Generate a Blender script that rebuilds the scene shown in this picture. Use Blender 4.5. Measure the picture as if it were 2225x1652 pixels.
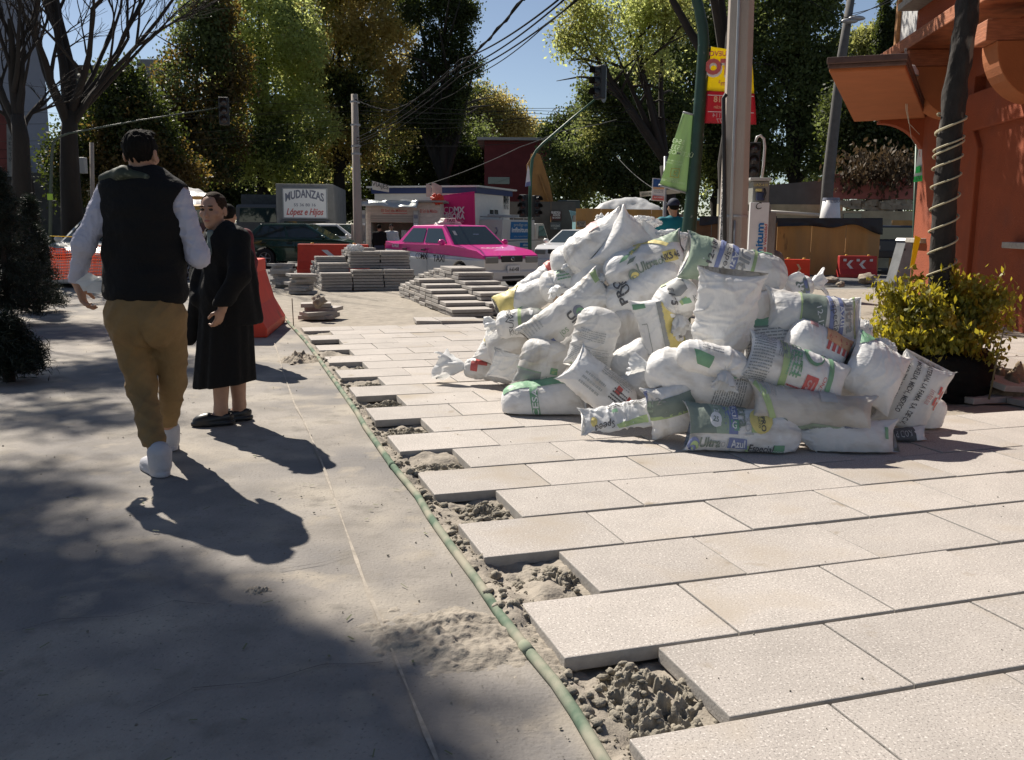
import bpy, bmesh, math, random
import numpy as np
from mathutils import Vector, Matrix, Quaternion
PI = math.pi
random.seed(7)
rng = np.random.default_rng(11)
scene = bpy.context.scene
for o in list(bpy.data.objects):
    bpy.data.objects.remove(o)
COL = scene.collection
CAM_H = 1.276
PITCH, ROLL, FOC = 0.16886, 0.0081, 0.88930 * 2225      # focal length in units of a 2225 px wide frame
cam_data = bpy.data.cameras.new('camera')
cam_data.sensor_width = 36.0
cam_data.lens = 0.88930 * 36.0
cam_data.clip_start = 0.05
cam_data.clip_end = 1500.0
cam = bpy.data.objects.new('camera', cam_data)
COL.objects.link(cam)
_r0, _f0, _u0 = Vector((1, 0, 0)), Vector((0, math.cos(PITCH), -math.sin(PITCH))), Vector((0, math.sin(PITCH), math.cos(PITCH)))
CR = _r0 * math.cos(ROLL) + _u0 * math.sin(ROLL)
CU = _u0 * math.cos(ROLL) - _r0 * math.sin(ROLL)
CF = _f0
CP = Vector((0, 0, CAM_H))
m = Matrix.Identity(4)
for i in range(3):
    m[i][0], m[i][1], m[i][2], m[i][3] = CR[i], CU[i], -CF[i], CP[i]
cam.matrix_world = m
scene.camera = cam
SUN_EL, SUN_AZ = math.radians(46), math.radians(-36)      # azimuth measured from +Y towards +X
w = bpy.data.worlds.new('World')
scene.world = w
w.use_nodes = True
nt = w.node_tree
nt.nodes.clear()
sky = nt.nodes.new('ShaderNodeTexSky')
sky.sky_type = 'NISHITA'
sky.sun_disc = False
sky.sun_elevation = SUN_EL
sky.sun_rotation = SUN_AZ
sky.altitude = 2200
sky.air_density = 1.0
sky.dust_density = 1.2
sky.ozone_density = 0.6
bg = nt.nodes.new('ShaderNodeBackground')
bg.inputs['Strength'].default_value = 0.056
wo = nt.nodes.new('ShaderNodeOutputWorld')
hs = nt.nodes.new('ShaderNodeHueSaturation')
hs.inputs['Saturation'].default_value = 0.9
nt.links.new(sky.outputs[0], hs.inputs['Color'])
nt.links.new(hs.outputs[0], bg.inputs[0])
nt.links.new(bg.outputs[0], wo.inputs[0])
sd = bpy.data.lights.new('sun', 'SUN')
sd.energy = 5.0
sd.angle = math.radians(0.53)
sd.color = (1.0, 0.92, 0.81)
sun = bpy.data.objects.new('sun', sd)
COL.objects.link(sun)
SUN_V = Vector((math.sin(SUN_AZ) * math.cos(SUN_EL), math.cos(SUN_AZ) * math.cos(SUN_EL), math.sin(SUN_EL)))
sun.rotation_euler = SUN_V.to_track_quat('Z', 'Y').to_euler()
sun.location = SUN_V * 60
scene.view_settings.view_transform = 'Standard'
scene.view_settings.look = 'None'
scene.view_settings.exposure = 0.72
scene.view_settings.gamma = 1.0
scene.cycles.max_bounces = 6
scene.cycles.transparent_max_bounces = 8
def ray(qx, qy):
    return (CF + CR * ((qx - 1112.5) / FOC) - CU * ((qy - 826.0) / FOC))
def G(qx, qy, z=0.0):
    d = ray(qx, qy)
    return CP + d * ((z - CAM_H) / d.z)
def at(qx, qy, Y):
    d = ray(qx, qy)
    return CP + d * (Y / d.y)
def px(n, Y):
    return n * Y / FOC
YAW = -0.310
GX0, GY0, SL, SW = 1.5507 * 0.6, 3.9567 * 0.6, 0.6, 0.4356
def grid(a, b, z=0.0):
    """paving coordinates (slab lengths to the right, rows away from the camera) to the world"""
    x = GX0 + a * SL
    y = GY0 + b * SW
    c, s = math.cos(YAW), math.sin(YAW)
    return Vector((c * x + s * y, -s * x + c * y, z))
GROT = -YAW * -1.0        # rotation of paving axes about Z
GROT = math.atan2((grid(1, 0) - grid(0, 0)).y, (grid(1, 0) - grid(0, 0)).x)
def _h(ix, iy, iz, seed):
    n = (ix * 374761393 + iy * 668265263 + iz * 2147483647 + seed * 144665) & 0xffffffff
    n = ((n ^ (n >> 13)) * 1274126177) & 0xffffffff
    n = ((n ^ (n >> 15)) * 2246822519) & 0xffffffff
    return ((n ^ (n >> 16)) & 0xffff) / 32767.5 - 1.0
def noise(x, y, z=0.0, seed=0):
    x, y, z = np.broadcast_arrays(np.asarray(x, float), np.asarray(y, float), np.asarray(z, float))
    ix, iy, iz = np.floor(x).astype(np.int64), np.floor(y).astype(np.int64), np.floor(z).astype(np.int64)
    fx, fy, fz = x - ix, y - iy, z - iz
    fx, fy, fz = [t * t * (3 - 2 * t) for t in (fx, fy, fz)]
    r = 0
    for dx in (0, 1):
        for dy in (0, 1):
            for dz in (0, 1):
                wgt = (fx if dx else 1 - fx) * (fy if dy else 1 - fy) * (fz if dz else 1 - fz)
                r = r + wgt * _h(ix + dx, iy + dy, iz + dz, seed)
    return r
def fbm(x, y, z=0.0, seed=0, oct=4, gain=0.5):
    r, a, f = 0, 1.0, 1.0
    for k in range(oct):
        r = r + a * noise(np.asarray(x) * f, np.asarray(y) * f, np.asarray(z) * f, seed + k * 17)
        a *= gain
        f *= 2.03
    return r
MATS = {}
def mat(name, col, rough=0.7, metal=0.0, spec=0.5, var=0.0, vscale=6.0, bump=0.0, bscale=40.0, spots=None, trans=0.0, sub=None, coat=0.0, alpha=1.0, stretch=(1, 1, 1), rnd=0.0):
    """principled material, colour broken up by noise (var), roughened by a noise bump; spots = (colour, scale, threshold)"""
    if name in MATS:
        return MATS[name]
    M = bpy.data.materials.new(name)
    M.use_nodes = True
    t = M.node_tree
    b = t.nodes['Principled BSDF']
    out = t.nodes['Material Output']
    b.inputs['Base Color'].default_value = (*col, 1)
    b.inputs['Roughness'].default_value = rough
    b.inputs['Metallic'].default_value = metal
    b.inputs['Specular IOR Level'].default_value = spec
    b.inputs['Coat Weight'].default_value = coat
    if alpha < 1: b.inputs['Alpha'].default_value = alpha
    L = t.links
    if var or bump or spots:
        tc = t.nodes.new('ShaderNodeTexCoord')
        mp = t.nodes.new('ShaderNodeMapping')
        mp.inputs['Scale'].default_value = stretch
        L.new(tc.outputs['Object'], mp.inputs[0])
        src = mp.outputs[0]
    if rnd:
        oi = t.nodes.new('ShaderNodeObjectInfo')
        va = t.nodes.new('ShaderNodeVectorMath')
        va.operation = 'MULTIPLY_ADD'
        L.new(oi.outputs['Random'], va.inputs[0])
        va.inputs[1].default_value = (37, 53, 0)
        L.new(src, va.inputs[2])
        src = va.outputs[0]
    last = None
    if var:
        n = t.nodes.new('ShaderNodeTexNoise')
        n.inputs['Scale'].default_value = vscale
        n.inputs['Detail'].default_value = 6
        n.inputs['Roughness'].default_value = 0.62
        L.new(src, n.inputs['Vector'])
        mr = t.nodes.new('ShaderNodeMapRange')
        mr.inputs['From Min'].default_value = 0.3
        mr.inputs['From Max'].default_value = 0.7
        mr.inputs['To Min'].default_value = 1 - var
        mr.inputs['To Max'].default_value = 1 + var
        L.new(n.outputs[0], mr.inputs[0])
        hv = t.nodes.new('ShaderNodeVectorMath')
        hv.operation = 'SCALE'
        hv.inputs[0].default_value = col
        L.new(mr.outputs[0], hv.inputs['Scale'])
        last = hv.outputs[0]
    if spots:
        for (sc_col, sscale, lo, hi) in spots:
            n = t.nodes.new('ShaderNodeTexNoise')
            n.inputs['Scale'].default_value = sscale
            n.inputs['Detail'].default_value = 4
            L.new(src, n.inputs['Vector'])
            mr = t.nodes.new('ShaderNodeMapRange')
            mr.inputs['From Min'].default_value = lo
            mr.inputs['From Max'].default_value = hi
            L.new(n.outputs[0], mr.inputs[0])
            mx = t.nodes.new('ShaderNodeMix')
            mx.data_type = 'RGBA'
            L.new(mr.outputs[0], mx.inputs[0])
            if last: L.new(last, mx.inputs[6])
            else: mx.inputs[6].default_value = (*col, 1)
            mx.inputs[7].default_value = (*sc_col, 1)
            last = mx.outputs[2]
    if rnd:
        mr = t.nodes.new('ShaderNodeMapRange')
        mr.inputs['To Min'].default_value = 1 - rnd
        mr.inputs['To Max'].default_value = 1 + rnd
        L.new(oi.outputs['Random'], mr.inputs[0])
        hv = t.nodes.new('ShaderNodeVectorMath')
        hv.operation = 'SCALE'
        L.new(last, hv.inputs[0])
        L.new(mr.outputs[0], hv.inputs['Scale'])
        last = hv.outputs[0]
    if last: L.new(last, b.inputs['Base Color'])
    if bump:
        n = t.nodes.new('ShaderNodeTexNoise')
        n.inputs['Scale'].default_value = bscale
        n.inputs['Detail'].default_value = 5
        L.new(src, n.inputs['Vector'])
        bp = t.nodes.new('ShaderNodeBump')
        bp.inputs['Strength'].default_value = 1.0
        bp.inputs['Distance'].default_value = bump
        L.new(n.outputs[0], bp.inputs['Height'])
        L.new(bp.outputs[0], b.inputs['Normal'])
    if trans:
        tr = t.nodes.new('ShaderNodeBsdfTranslucent')
        tr.inputs['Color'].default_value = (*(sub or col), 1)
        if last and not sub: L.new(last, tr.inputs['Color'])
        mx = t.nodes.new('ShaderNodeMixShader')
        mx.inputs[0].default_value = trans
        L.new(b.outputs[0], mx.inputs[1])
        L.new(tr.outputs[0], mx.inputs[2])
        L.new(mx.outputs[0], out.inputs[0])
    MATS[name] = M
    return M
def glass(name, col=(0.02, 0.03, 0.03), rough=0.03, alpha=1.0):
    """dark reflective pane one can partly see through"""
    if name in MATS: return MATS[name]
    M = bpy.data.materials.new(name)
    M.use_nodes = True
    b = M.node_tree.nodes['Principled BSDF']
    b.inputs['Base Color'].default_value = (*col, 1)
    b.inputs['Roughness'].default_value = rough
    b.inputs['Specular IOR Level'].default_value = 0.8
    b.inputs['Alpha'].default_value = alpha
    MATS[name] = M
    return M
def tag(o, label=None, cat=None, group=None, kind=None):
    if label: o['label'] = label
    if cat: o['category'] = cat
    if group: o['group'] = group
    if kind: o['kind'] = kind
    return o
def thing(name, label, cat, loc=(0, 0, 0), rz=0.0, group=None):
    o = bpy.data.objects.new(name, None)
    o.empty_display_size = 0.1
    COL.objects.link(o)
    o.location = loc
    o.rotation_euler = (0, 0, rz)
    return tag(o, label, cat, group)
def mesh_obj(name, V, F, mats, parent=None, smooth=False, mi=None, loc=None, rz=None):
    me = bpy.data.meshes.new(name)
    if isinstance(V, np.ndarray): V = V.tolist()
    if isinstance(F, np.ndarray): F = F.tolist()
    me.from_pydata(V, [], F)
    if not isinstance(mats, (list, tuple)): mats = [mats]
    for x in mats: me.materials.append(x)
    if mi is not None: me.polygons.foreach_set('material_index', np.asarray(mi, np.int32))
    if smooth: me.polygons.foreach_set('use_smooth', np.ones(len(me.polygons), bool))
    me.update()
    o = bpy.data.objects.new(name, me)
    COL.objects.link(o)
    if parent is not None: o.parent = parent
    if loc is not None: o.location = loc
    if rz is not None: o.rotation_euler = (0, 0, rz)
    return o
def fast_obj(name, V, nper, mats, parent=None, smooth=False, mi=None, F=None):
    """large mesh of equal faces from numpy arrays"""
    me = bpy.data.meshes.new(name)
    V = np.asarray(V, np.float32)
    if F is None: F = np.arange(len(V), dtype=np.int32).reshape(-1, nper)
    F = np.asarray(F, np.int32)
    nf = len(F)
    me.vertices.add(len(V))
    me.vertices.foreach_set('co', V.ravel())
    me.loops.add(nf * nper)
    me.loops.foreach_set('vertex_index', F.ravel())
    me.polygons.add(nf)
    me.polygons.foreach_set('loop_start', np.arange(0, nf * nper, nper, dtype=np.int32))
    if not isinstance(mats, (list, tuple)): mats = [mats]
    for x in mats: me.materials.append(x)
    if mi is not None: me.polygons.foreach_set('material_index', np.asarray(mi, np.int32))
    if smooth: me.polygons.foreach_set('use_smooth', np.ones(nf, bool))
    me.update(calc_edges=True)
    me.validate()
    o = bpy.data.objects.new(name, me)
    COL.objects.link(o)
    if parent is not None: o.parent = parent
    return o
def bevel(o, wd=0.01, seg=2, ang=35):
    b = o.modifiers.new('bevel', 'BEVEL')
    b.width = wd
    b.segments = seg
    b.limit_method = 'ANGLE'
    b.angle_limit = math.radians(ang)
    return o
def solid(o, th, off=0):
    s = o.modifiers.new('solidify', 'SOLIDIFY')
    s.thickness = th
    s.offset = off
    return o
def copy_tree(o, parent=None):
    c = o.copy()
    COL.objects.link(c)
    if parent is not None:
        c.parent = parent
    for ch in list(o.children):
        copy_tree(ch, c)
    return c
class MB:
    """collects boxes, tubes, prisms ... and builds them as ONE mesh"""
    def __init__(s):
        s.V, s.F, s.M, s.S = [], [], [], []
        s.m = 0
        s.T = None
    def add(s, V, F, smooth=False):
        n = len(s.V)
        for v in V:
            v = Vector(v)
            s.V.append(tuple(s.T @ v) if s.T is not None else tuple(v))
        for f in F:
            s.F.append([n + i for i in f])
            s.M.append(s.m)
            s.S.append(smooth)
        return s
    def box(s, c, d, R=None):
        x, y, z = [k / 2 for k in d]
        V = [Vector((i, j, k)) for i in (-x, x) for j in (-y, y) for k in (-z, z)]
        if R is not None:
            if not isinstance(R, Matrix): R = Matrix.Rotation(R, 3, 'Z')
            V = [R @ v for v in V]
        V = [v + Vector(c) for v in V]
        return s.add(V, [(0, 1, 3, 2), (4, 6, 7, 5), (0, 4, 5, 1), (2, 3, 7, 6), (0, 2, 6, 4), (1, 5, 7, 3)])
    def b2(s, lo, hi):
        return s.box([(a + b) / 2 for a, b in zip(lo, hi)], [abs(b - a) for a, b in zip(lo, hi)])
    def tube(s, pts, r, n=8, cap=True, smooth=True):
        pts = [Vector(p) for p in pts]
        k = len(pts)
        rs = r if isinstance(r, (list, tuple)) else [r] * k
        V, F = [], []
        up = None
        for i, p in enumerate(pts):
            d = (pts[min(i + 1, k - 1)] - pts[max(i - 1, 0)])
            if d.length < 1e-9: d = Vector((0, 0, 1))
            d.normalize()
            if up is None:
                up = Vector((0, 0, 1)) if abs(d.z) < 0.9 else Vector((1, 0, 0))
            a = d.cross(up).normalized()
            b = a.cross(d).normalized()
            up = b
            for j in range(n):
                t = 2 * PI * j / n
                V.append(p + (a * math.cos(t) + b * math.sin(t)) * rs[i])
        for i in range(k - 1):
            for j in range(n):
                F.append((i * n + j, i * n + (j + 1) % n, (i + 1) * n + (j + 1) % n, (i + 1) * n + j))
        s.add(V, F, smooth)
        if cap:
            s.add(V[:n], [list(range(n))[::-1]])
            s.add(V[-n:], [list(range(n))])
        return s
    def cyl(s, a, b, r, n=16, r2=None, smooth=True):
        return s.tube([a, b], [r, r if r2 is None else r2], n, True, smooth)
    def prism(s, poly, a, b, axis='y'):
        """poly: outline in the two other axes, extruded from a to b along axis"""
        def mk(p, t):
            return {'y': (p[0], t, p[1]), 'x': (t, p[0], p[1]), 'z': (p[0], p[1], t)}[axis]
        n = len(poly)
        V = [mk(p, a) for p in poly] + [mk(p, b) for p in poly]
        F = [list(range(n)), list(range(n, 2 * n))[::-1]]
        for i in range(n):
            j = (i + 1) % n
            F.append((i, i + n, j + n, j))
        return s.add(V, F)
    def quad(s, a, b, c, d):
        return s.add([a, b, c, d], [(0, 1, 2, 3)])
    def poly(s, P):
        return s.add(P, [list(range(len(P)))])
    def lathe(s, prof, c=(0, 0, 0), n=20, axis='z', smooth=True):
        V, F = [], []
        for (r, h) in prof:
            for j in range(n):
                t = 2 * PI * j / n
                p = (r * math.cos(t), r * math.sin(t), h)
                if axis == 'y': p = (p[0], p[2], p[1])
                if axis == 'x': p = (p[2], p[0], p[1])
                V.append(Vector(p) + Vector(c))
        for i in range(len(prof) - 1):
            for j in range(n):
                F.append((i * n + j, i * n + (j + 1) % n, (i + 1) * n + (j + 1) % n, (i + 1) * n + j))
        return s.add(V, F, smooth)
    def ball(s, c, r, n=10, m=7):
        r = r if isinstance(r, (list, tuple)) else (r, r, r)
        V, F = [], []
        for i in range(m + 1):
            f = PI * i / m
            for j in range(n):
                t = 2 * PI * j / n
                V.append((c[0] + r[0] * math.sin(f) * math.cos(t), c[1] + r[1] * math.sin(f) * math.sin(t), c[2] + r[2] * math.cos(f)))
        for i in range(m):
            for j in range(n):
                F.append((i * n + j, (i + 1) * n + j, (i + 1) * n + (j + 1) % n, i * n + (j + 1) % n))
        return s.add(V, F, True)
    def build(s, name, mats, parent=None, loc=None, rz=None, bv=0, seg=2):
        o = mesh_obj(name, s.V, s.F, mats, parent, False, s.M, loc, rz)
        o.data.polygons.foreach_set('use_smooth', np.array(s.S, bool))
        bmm = bmesh.new()
        bmm.from_mesh(o.data)
        bmesh.ops.remove_doubles(bmm, verts=bmm.verts, dist=1e-5)
        bmesh.ops.recalc_face_normals(bmm, faces=bmm.faces)
        bmm.to_mesh(o.data)
        bmm.free()
        if bv: bevel(o, bv, seg)
        return o
_TX = {}
def text_geo(s, bold=0.0, shear=0.0, spacing=1.0):
    """flat lettering as (verts 2d, faces), cap height 1, starting at x = 0"""
    key = (s, bold, shear, spacing)
    if key in _TX: return _TX[key]
    c = bpy.data.curves.new('lettering', 'FONT')
    c.body = s
    c.size = 1.0
    c.offset = bold
    c.shear = shear
    c.space_character = spacing
    c.resolution_u = 3
    o = bpy.data.objects.new('lettering', c)
    COL.objects.link(o)
    bpy.context.view_layer.update()
    me = bpy.data.meshes.new_from_object(o)
    V = np.array([v.co[:2] for v in me.vertices]).reshape(-1, 2)
    F = [list(p.vertices) for p in me.polygons]
    bpy.data.objects.remove(o)
    bpy.data.curves.remove(c)
    bpy.data.meshes.remove(me)
    k = 1 / 0.69
    V = V * k
    if len(V): V[:, 0] -= V[:, 0].min()
    _TX[key] = (V, F)
    return V, F
def lettering(parent, s, m_, origin, right, up, height, bold=0.0, shear=0.0, align='c', width=None, off=0.004, name='lettering', arc=0.0, spacing=1.0, label=None):
    """letters lying on a flat panel: origin is the anchor of the base line"""
    V, F = text_geo(s, bold, shear, spacing)
    if not len(V): return None
    wd = V[:, 0].max()
    kx = (width / wd) if width else height
    right, up = Vector(right).normalized(), Vector(up).normalized()
    nrm = right.cross(up)
    x0 = {'c': -wd / 2, 'l': 0, 'r': -wd}[align]
    P = []
    for x, y in V:
        xx = (x + x0) * kx
        yy = y * height + (arc * (1 - (2 * (x + x0) / wd) ** 2) * height if arc else 0)
        P.append(Vector(origin) + right * xx + up * yy + nrm * off)
    o = mesh_obj(name, [tuple(p) for p in P], F, m_, parent)
    if label: o['label'] = label
    return o
# ================================================================== THE GROUND
M_road = mat('asphalt', (0.085, 0.083, 0.08), 0.9, var=0.25, vscale=3, bump=0.004, bscale=60)
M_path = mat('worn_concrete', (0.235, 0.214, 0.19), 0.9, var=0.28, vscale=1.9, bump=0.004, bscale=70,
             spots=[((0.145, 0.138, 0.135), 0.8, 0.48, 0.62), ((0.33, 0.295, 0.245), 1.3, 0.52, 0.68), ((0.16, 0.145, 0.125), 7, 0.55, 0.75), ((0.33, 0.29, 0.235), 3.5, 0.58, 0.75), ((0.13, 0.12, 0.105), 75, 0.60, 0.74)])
M_sand = mat('sand', (0.285, 0.252, 0.208), 0.95, var=0.22, vscale=7, bump=0.006, bscale=70,
             spots=[((0.21, 0.19, 0.16), 30, 0.6, 0.7)])
M_wetsand = mat('damp_sand', (0.25, 0.225, 0.18), 0.95, var=0.35, vscale=25, bump=0.004, bscale=160)
M_slab = mat('granite_slab', (0.375, 0.343, 0.314), 0.85, rnd=0.07, var=0.12, vscale=3, bump=0.0012, bscale=260,
             spots=[((0.17, 0.155, 0.145), 150, 0.54, 0.68), ((0.60, 0.56, 0.52), 120, 0.57, 0.68), ((0.31, 0.265, 0.21), 1.5, 0.55, 0.72), ((0.26, 0.22, 0.17), 5, 0.66, 0.76)])
M_slabside = mat('slab_side', (0.33, 0.31, 0.285), 0.85, rnd=0.1, var=0.15, vscale=20, bump=0.002, bscale=120)
M_pipe = mat('dusty_green_pipe', (0.12, 0.175, 0.125), 0.9, spec=.15, var=0.3, vscale=8, spots=[((0.32, 0.30, 0.235), 4, 0.42, 0.6)])
M_rock = mat('rubble', (0.27, 0.23, 0.18), 0.9, var=0.3, vscale=9, bump=0.01, bscale=25)
Z_PATH, Z_SAND, Z_ROAD = -0.03, -0.062, -0.15
tag(mesh_obj('road', [(-400, -30, Z_ROAD), (400, -30, Z_ROAD), (400, 900, Z_ROAD), (-400, 900, Z_ROAD)], [(0, 1, 2, 3)], M_road), kind='structure')
PIPE_Q = [(1310, 1650), (1249, 1547), (1205, 1482), (1145, 1411), (1090, 1341), (1035, 1260), (980, 1187), (933, 1121), (907, 1077), (852, 1011), (793, 927), (776, 897), (718, 815), (693, 780), (663, 740), (626, 700), (606, 670), (594, 650)]
PIPE = [G(x, y, -0.015) for x, y in PIPE_Q]
d0 = (PIPE[0] - PIPE[2]).normalized()
PIPE = [PIPE[0] + d0 * 1.2] + PIPE
def polyline_x(P, y):
    for a, b in zip(P, P[1:]):
        if min(a.y, b.y) <= y <= max(a.y, b.y):
            t = (y - a.y) / (b.y - a.y)
            return a.x + (b.x - a.x) * t
    return P[0].x if y < P[0].y else P[-1].x + (P[-1].x - P[-3].x) / (P[-1].y - P[-3].y) * (y - P[-1].y)
KERB_Y = 19.0       # where pavement drops to the road (seen just before the taxi)
def kerb_y(x):
    return 16.2 + 0.26 * max(-14, min(12, x)) + 2.9
def sheet(name, xs, ys, zf, material, smooth=True):
    X, Y = np.meshgrid(xs, ys)
    Z = zf(X, Y)
    nx, ny = len(xs), len(ys)
    V = np.stack([X, Y, Z], -1).reshape(-1, 3)
    I = np.arange(nx * ny).reshape(ny, nx)
    F = np.stack([I[:-1, :-1], I[:-1, 1:], I[1:, 1:], I[1:, :-1]], -1).reshape(-1, 4)
    return fast_obj(name, V, 4, material, None, smooth, F=F)
ys = np.concatenate([np.arange(-3, 8, 0.12), np.arange(8, 21, 0.4)])
ts = np.linspace(0, 1, 60)
PX = np.array([polyline_x(PIPE, y) for y in ys])
V, F = [], []
for i, y in enumerate(ys):
    for t in ts:
        x = PX[i] - 0.012 - (1 - t) ** 2 * (18 + PX[i])
        V.append((x, y, 0))
V = np.array(V)
V[:, 2] = Z_PATH + 0.004 * fbm(V[:, 0] * 0.9, V[:, 1] * 0.9, 0, 3, 3)
n = len(ts)
I = np.arange(len(ys) * n).reshape(len(ys), n)
F = np.stack([I[:-1, :-1], I[:-1, 1:], I[1:, 1:], I[1:, :-1]], -1).reshape(-1, 4)
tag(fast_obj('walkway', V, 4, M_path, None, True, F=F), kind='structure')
def sand_h(X, Y):
    P = np.array([polyline_x(PIPE, y) for y in np.ravel(Y)[::1]]).reshape(Y.shape) if Y.ndim == 1 else np.interp(Y, ys, PX)
    d = X - P
    z = Z_SAND + 0.010 * fbm(X * 4, Y * 4, 0, 5, 4)
    near = np.clip(1 - d / 1.3, 0, 1)
    lump = np.clip(fbm(X * 7, Y * 7, 0, 9, 5), 0, 2)
    z = z + near * np.clip(fbm(X * 2.4, Y * 2.4, 0, 21, 3), 0, 1) * 0.06 + near * 0.006 * fbm(X * 40, Y * 40, 0, 77, 3) + near * lump * 0.034
    rim = np.exp(-((d - 0.05) / 0.05) ** 2)
    z = z + rim * 0.022
    far = np.clip((Y - 10.3) / 2.0, 0, 1)
    z = z * (1 - far) + far * (-0.02 + 0.016 * fbm(X * 1.6, Y * 1.6, 0, 31, 4))
    return z
ysn = np.concatenate([np.arange(0.6, 7.0, 0.018), np.arange(7.0, 12, 0.05), np.arange(12, 19.6, 0.12)])
tn = np.concatenate([np.linspace(0, 1.4, 90), np.linspace(1.45, 3.2, 24), np.linspace(3.5, 14, 30)])
PXN = np.interp(ysn, ys, PX)
X = PXN[:, None] - 0.012 + tn[None, :]
Y = np.repeat(ysn[:, None], len(tn), 1)
Z = sand_h(X, Y)
V = np.stack([X, Y, Z], -1).reshape(-1, 3)
I = np.arange(len(V)).reshape(len(ysn), len(tn))
F = np.stack([I[:-1, :-1], I[:-1, 1:], I[1:, 1:], I[1:, :-1]], -1).reshape(-1, 4)
tag(fast_obj('sand_bed', V, 4, M_sand, None, True, F=F), kind='structure')
kb = MB()
for x0, x1 in ((-16, -6), (-6, 4), (4, 16)):
    kb.box(((x0 + x1) / 2, 19.66, (Z_ROAD - 0.02) / 2 - 0.01), (9.98, 0.16, -Z_ROAD + 0.0))
tag(kb.build('kerb', mat('kerb_concrete', (0.36, 0.35, 0.33), 0.9, var=0.2), bv=0.015), kind='structure')
p = MB()
p.tube(PIPE, 0.0175, 12)
for i in (4, 10):
    a = PIPE[i]
    dd = (PIPE[i + 1] - PIPE[i - 1]).normalized()
    p.tube([a - dd * 0.03, a + dd * 0.03], 0.0195, 12)
tag(p.build('pipe', M_pipe), 'dusty green conduit pipe lying along the open edge of the paving', 'pipe')
JQ = [(950, 1660), (868, 1458), (790, 1265), (737, 1115), (700, 1010), (664, 925), (640, 880), (617, 815), (604, 770), (592, 735), (585, 712)]
J = [G(x, y, Z_PATH) for x, y in JQ]
JV, JF = [], []
for i, a in enumerate(J):
    for k in range(4):
        b = J[min(i + 1, len(J) - 1)]
        if i == len(J) - 1 and k: break
        c = a.lerp(b, k / 4)
        r = 0.0052 + 0.003 * math.sin(i * 3.1 + k * 1.7)
        JV += [(c.x - r, c.y, Z_PATH + 0.0095), (c.x + r, c.y, Z_PATH + 0.0095)]
JF = [(2 * i, 2 * i + 1, 2 * i + 3, 2 * i + 2) for i in range(len(JV) // 2 - 1)]
tag(mesh_obj('joint_strip', JV, JF, mat('mortar_strip', (0.31, 0.275, 0.23), 0.9, var=0.3, vscale=20)), kind='structure')
def slab_mesh(L, W, T, name, seed):
    o = MB()
    o.b2((0, 0, -T), (L, W, 0))
    o = o.build(name, [M_slab, M_slabside], None)
    me = o.data
    for p_ in me.polygons:
        p_.material_index = 0 if p_.normal.z > 0.5 else 1
    bevel(o, 0.004, 2)
    return o
TH = 0.048
proto_slabs = [slab_mesh(SL - 0.007, SW - 0.017, TH, 'paver', i) for i in range(1)]
ps = proto_slabs[0]
LAID = 'laid paving slabs'
used_first = [False]
def put_slab(a, b, label, group, dz=0.0, da=0.0):
    if not used_first[0]:
        o = ps
        used_first[0] = True
    else:
        o = ps.copy()
        COL.objects.link(o)
    o.location = grid(a + da, b, dz) + Vector((math.cos(GROT), math.sin(GROT), 0)) * 0.0035
    o.rotation_euler = (random.uniform(-.002, .002), random.uniform(-.002, .002), GROT + random.uniform(-.003, .003))
    tag(o, label, 'paver', group)
    return o
ordinal = {}
for b in range(-3, 21):
    a0 = 0.0 if b % 2 == 0 else 0.5
    for k in range(0, 13):
        a = a0 + k
        c = grid(a + .5, b + .5)
        v = c - CP
        dep = v.dot(CF)
        if dep < 0.5: continue
        u = 1112 + FOC * v.dot(CR) / dep
        vv = 826 - FOC * v.dot(CU) / dep
        if c.x > 5.7 + .12 * (c.y - 8) or vv > 1652 + 200: continue
        if c.x > 5.6 and c.y > 6.7 and c.x < 8: pass
        if (c.x - 3.25) ** 2 / 0.55 ** 2 + (c.y - 6.75) ** 2 / 0.5 ** 2 < 1: continue
        if b > 15 and a > 6.2: continue
        if k == 0:
            if a0 == 0: put_slab(a, b, 'grey speckled slab that overhangs the dug sand edge beside the green pipe', 'slabs jutting over the open edge')
            else: put_slab(a, b, 'grey speckled slab set back half a length from the open sand edge', 'slabs set back at the open edge')
        else:
            put_slab(a, b, 'grey speckled paving slab laid flush within the finished pavement', LAID, dz=random.uniform(-.004, .002))
def clod_mesh(seed, r, squash=0.7, sub=2):
    bm_ = bmesh.new()
    bmesh.ops.create_icosphere(bm_, subdivisions=sub, radius=1)
    P = np.array([v.co[:] for v in bm_.verts])
    k = 1 + 0.34 * fbm(P[:, 0] * 1.5, P[:, 1] * 1.5, P[:, 2] * 1.5, seed, 5, 0.7)
    P = P * k[:, None] * r
    P[:, 2] *= squash
    F_ = [[v.index for v in f.verts] for f in bm_.faces]
    bm_.free()
    return P, np.array(F_)
CL = [clod_mesh(40 + i, 1.0, 0.75, 2) for i in range(6)]
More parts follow.
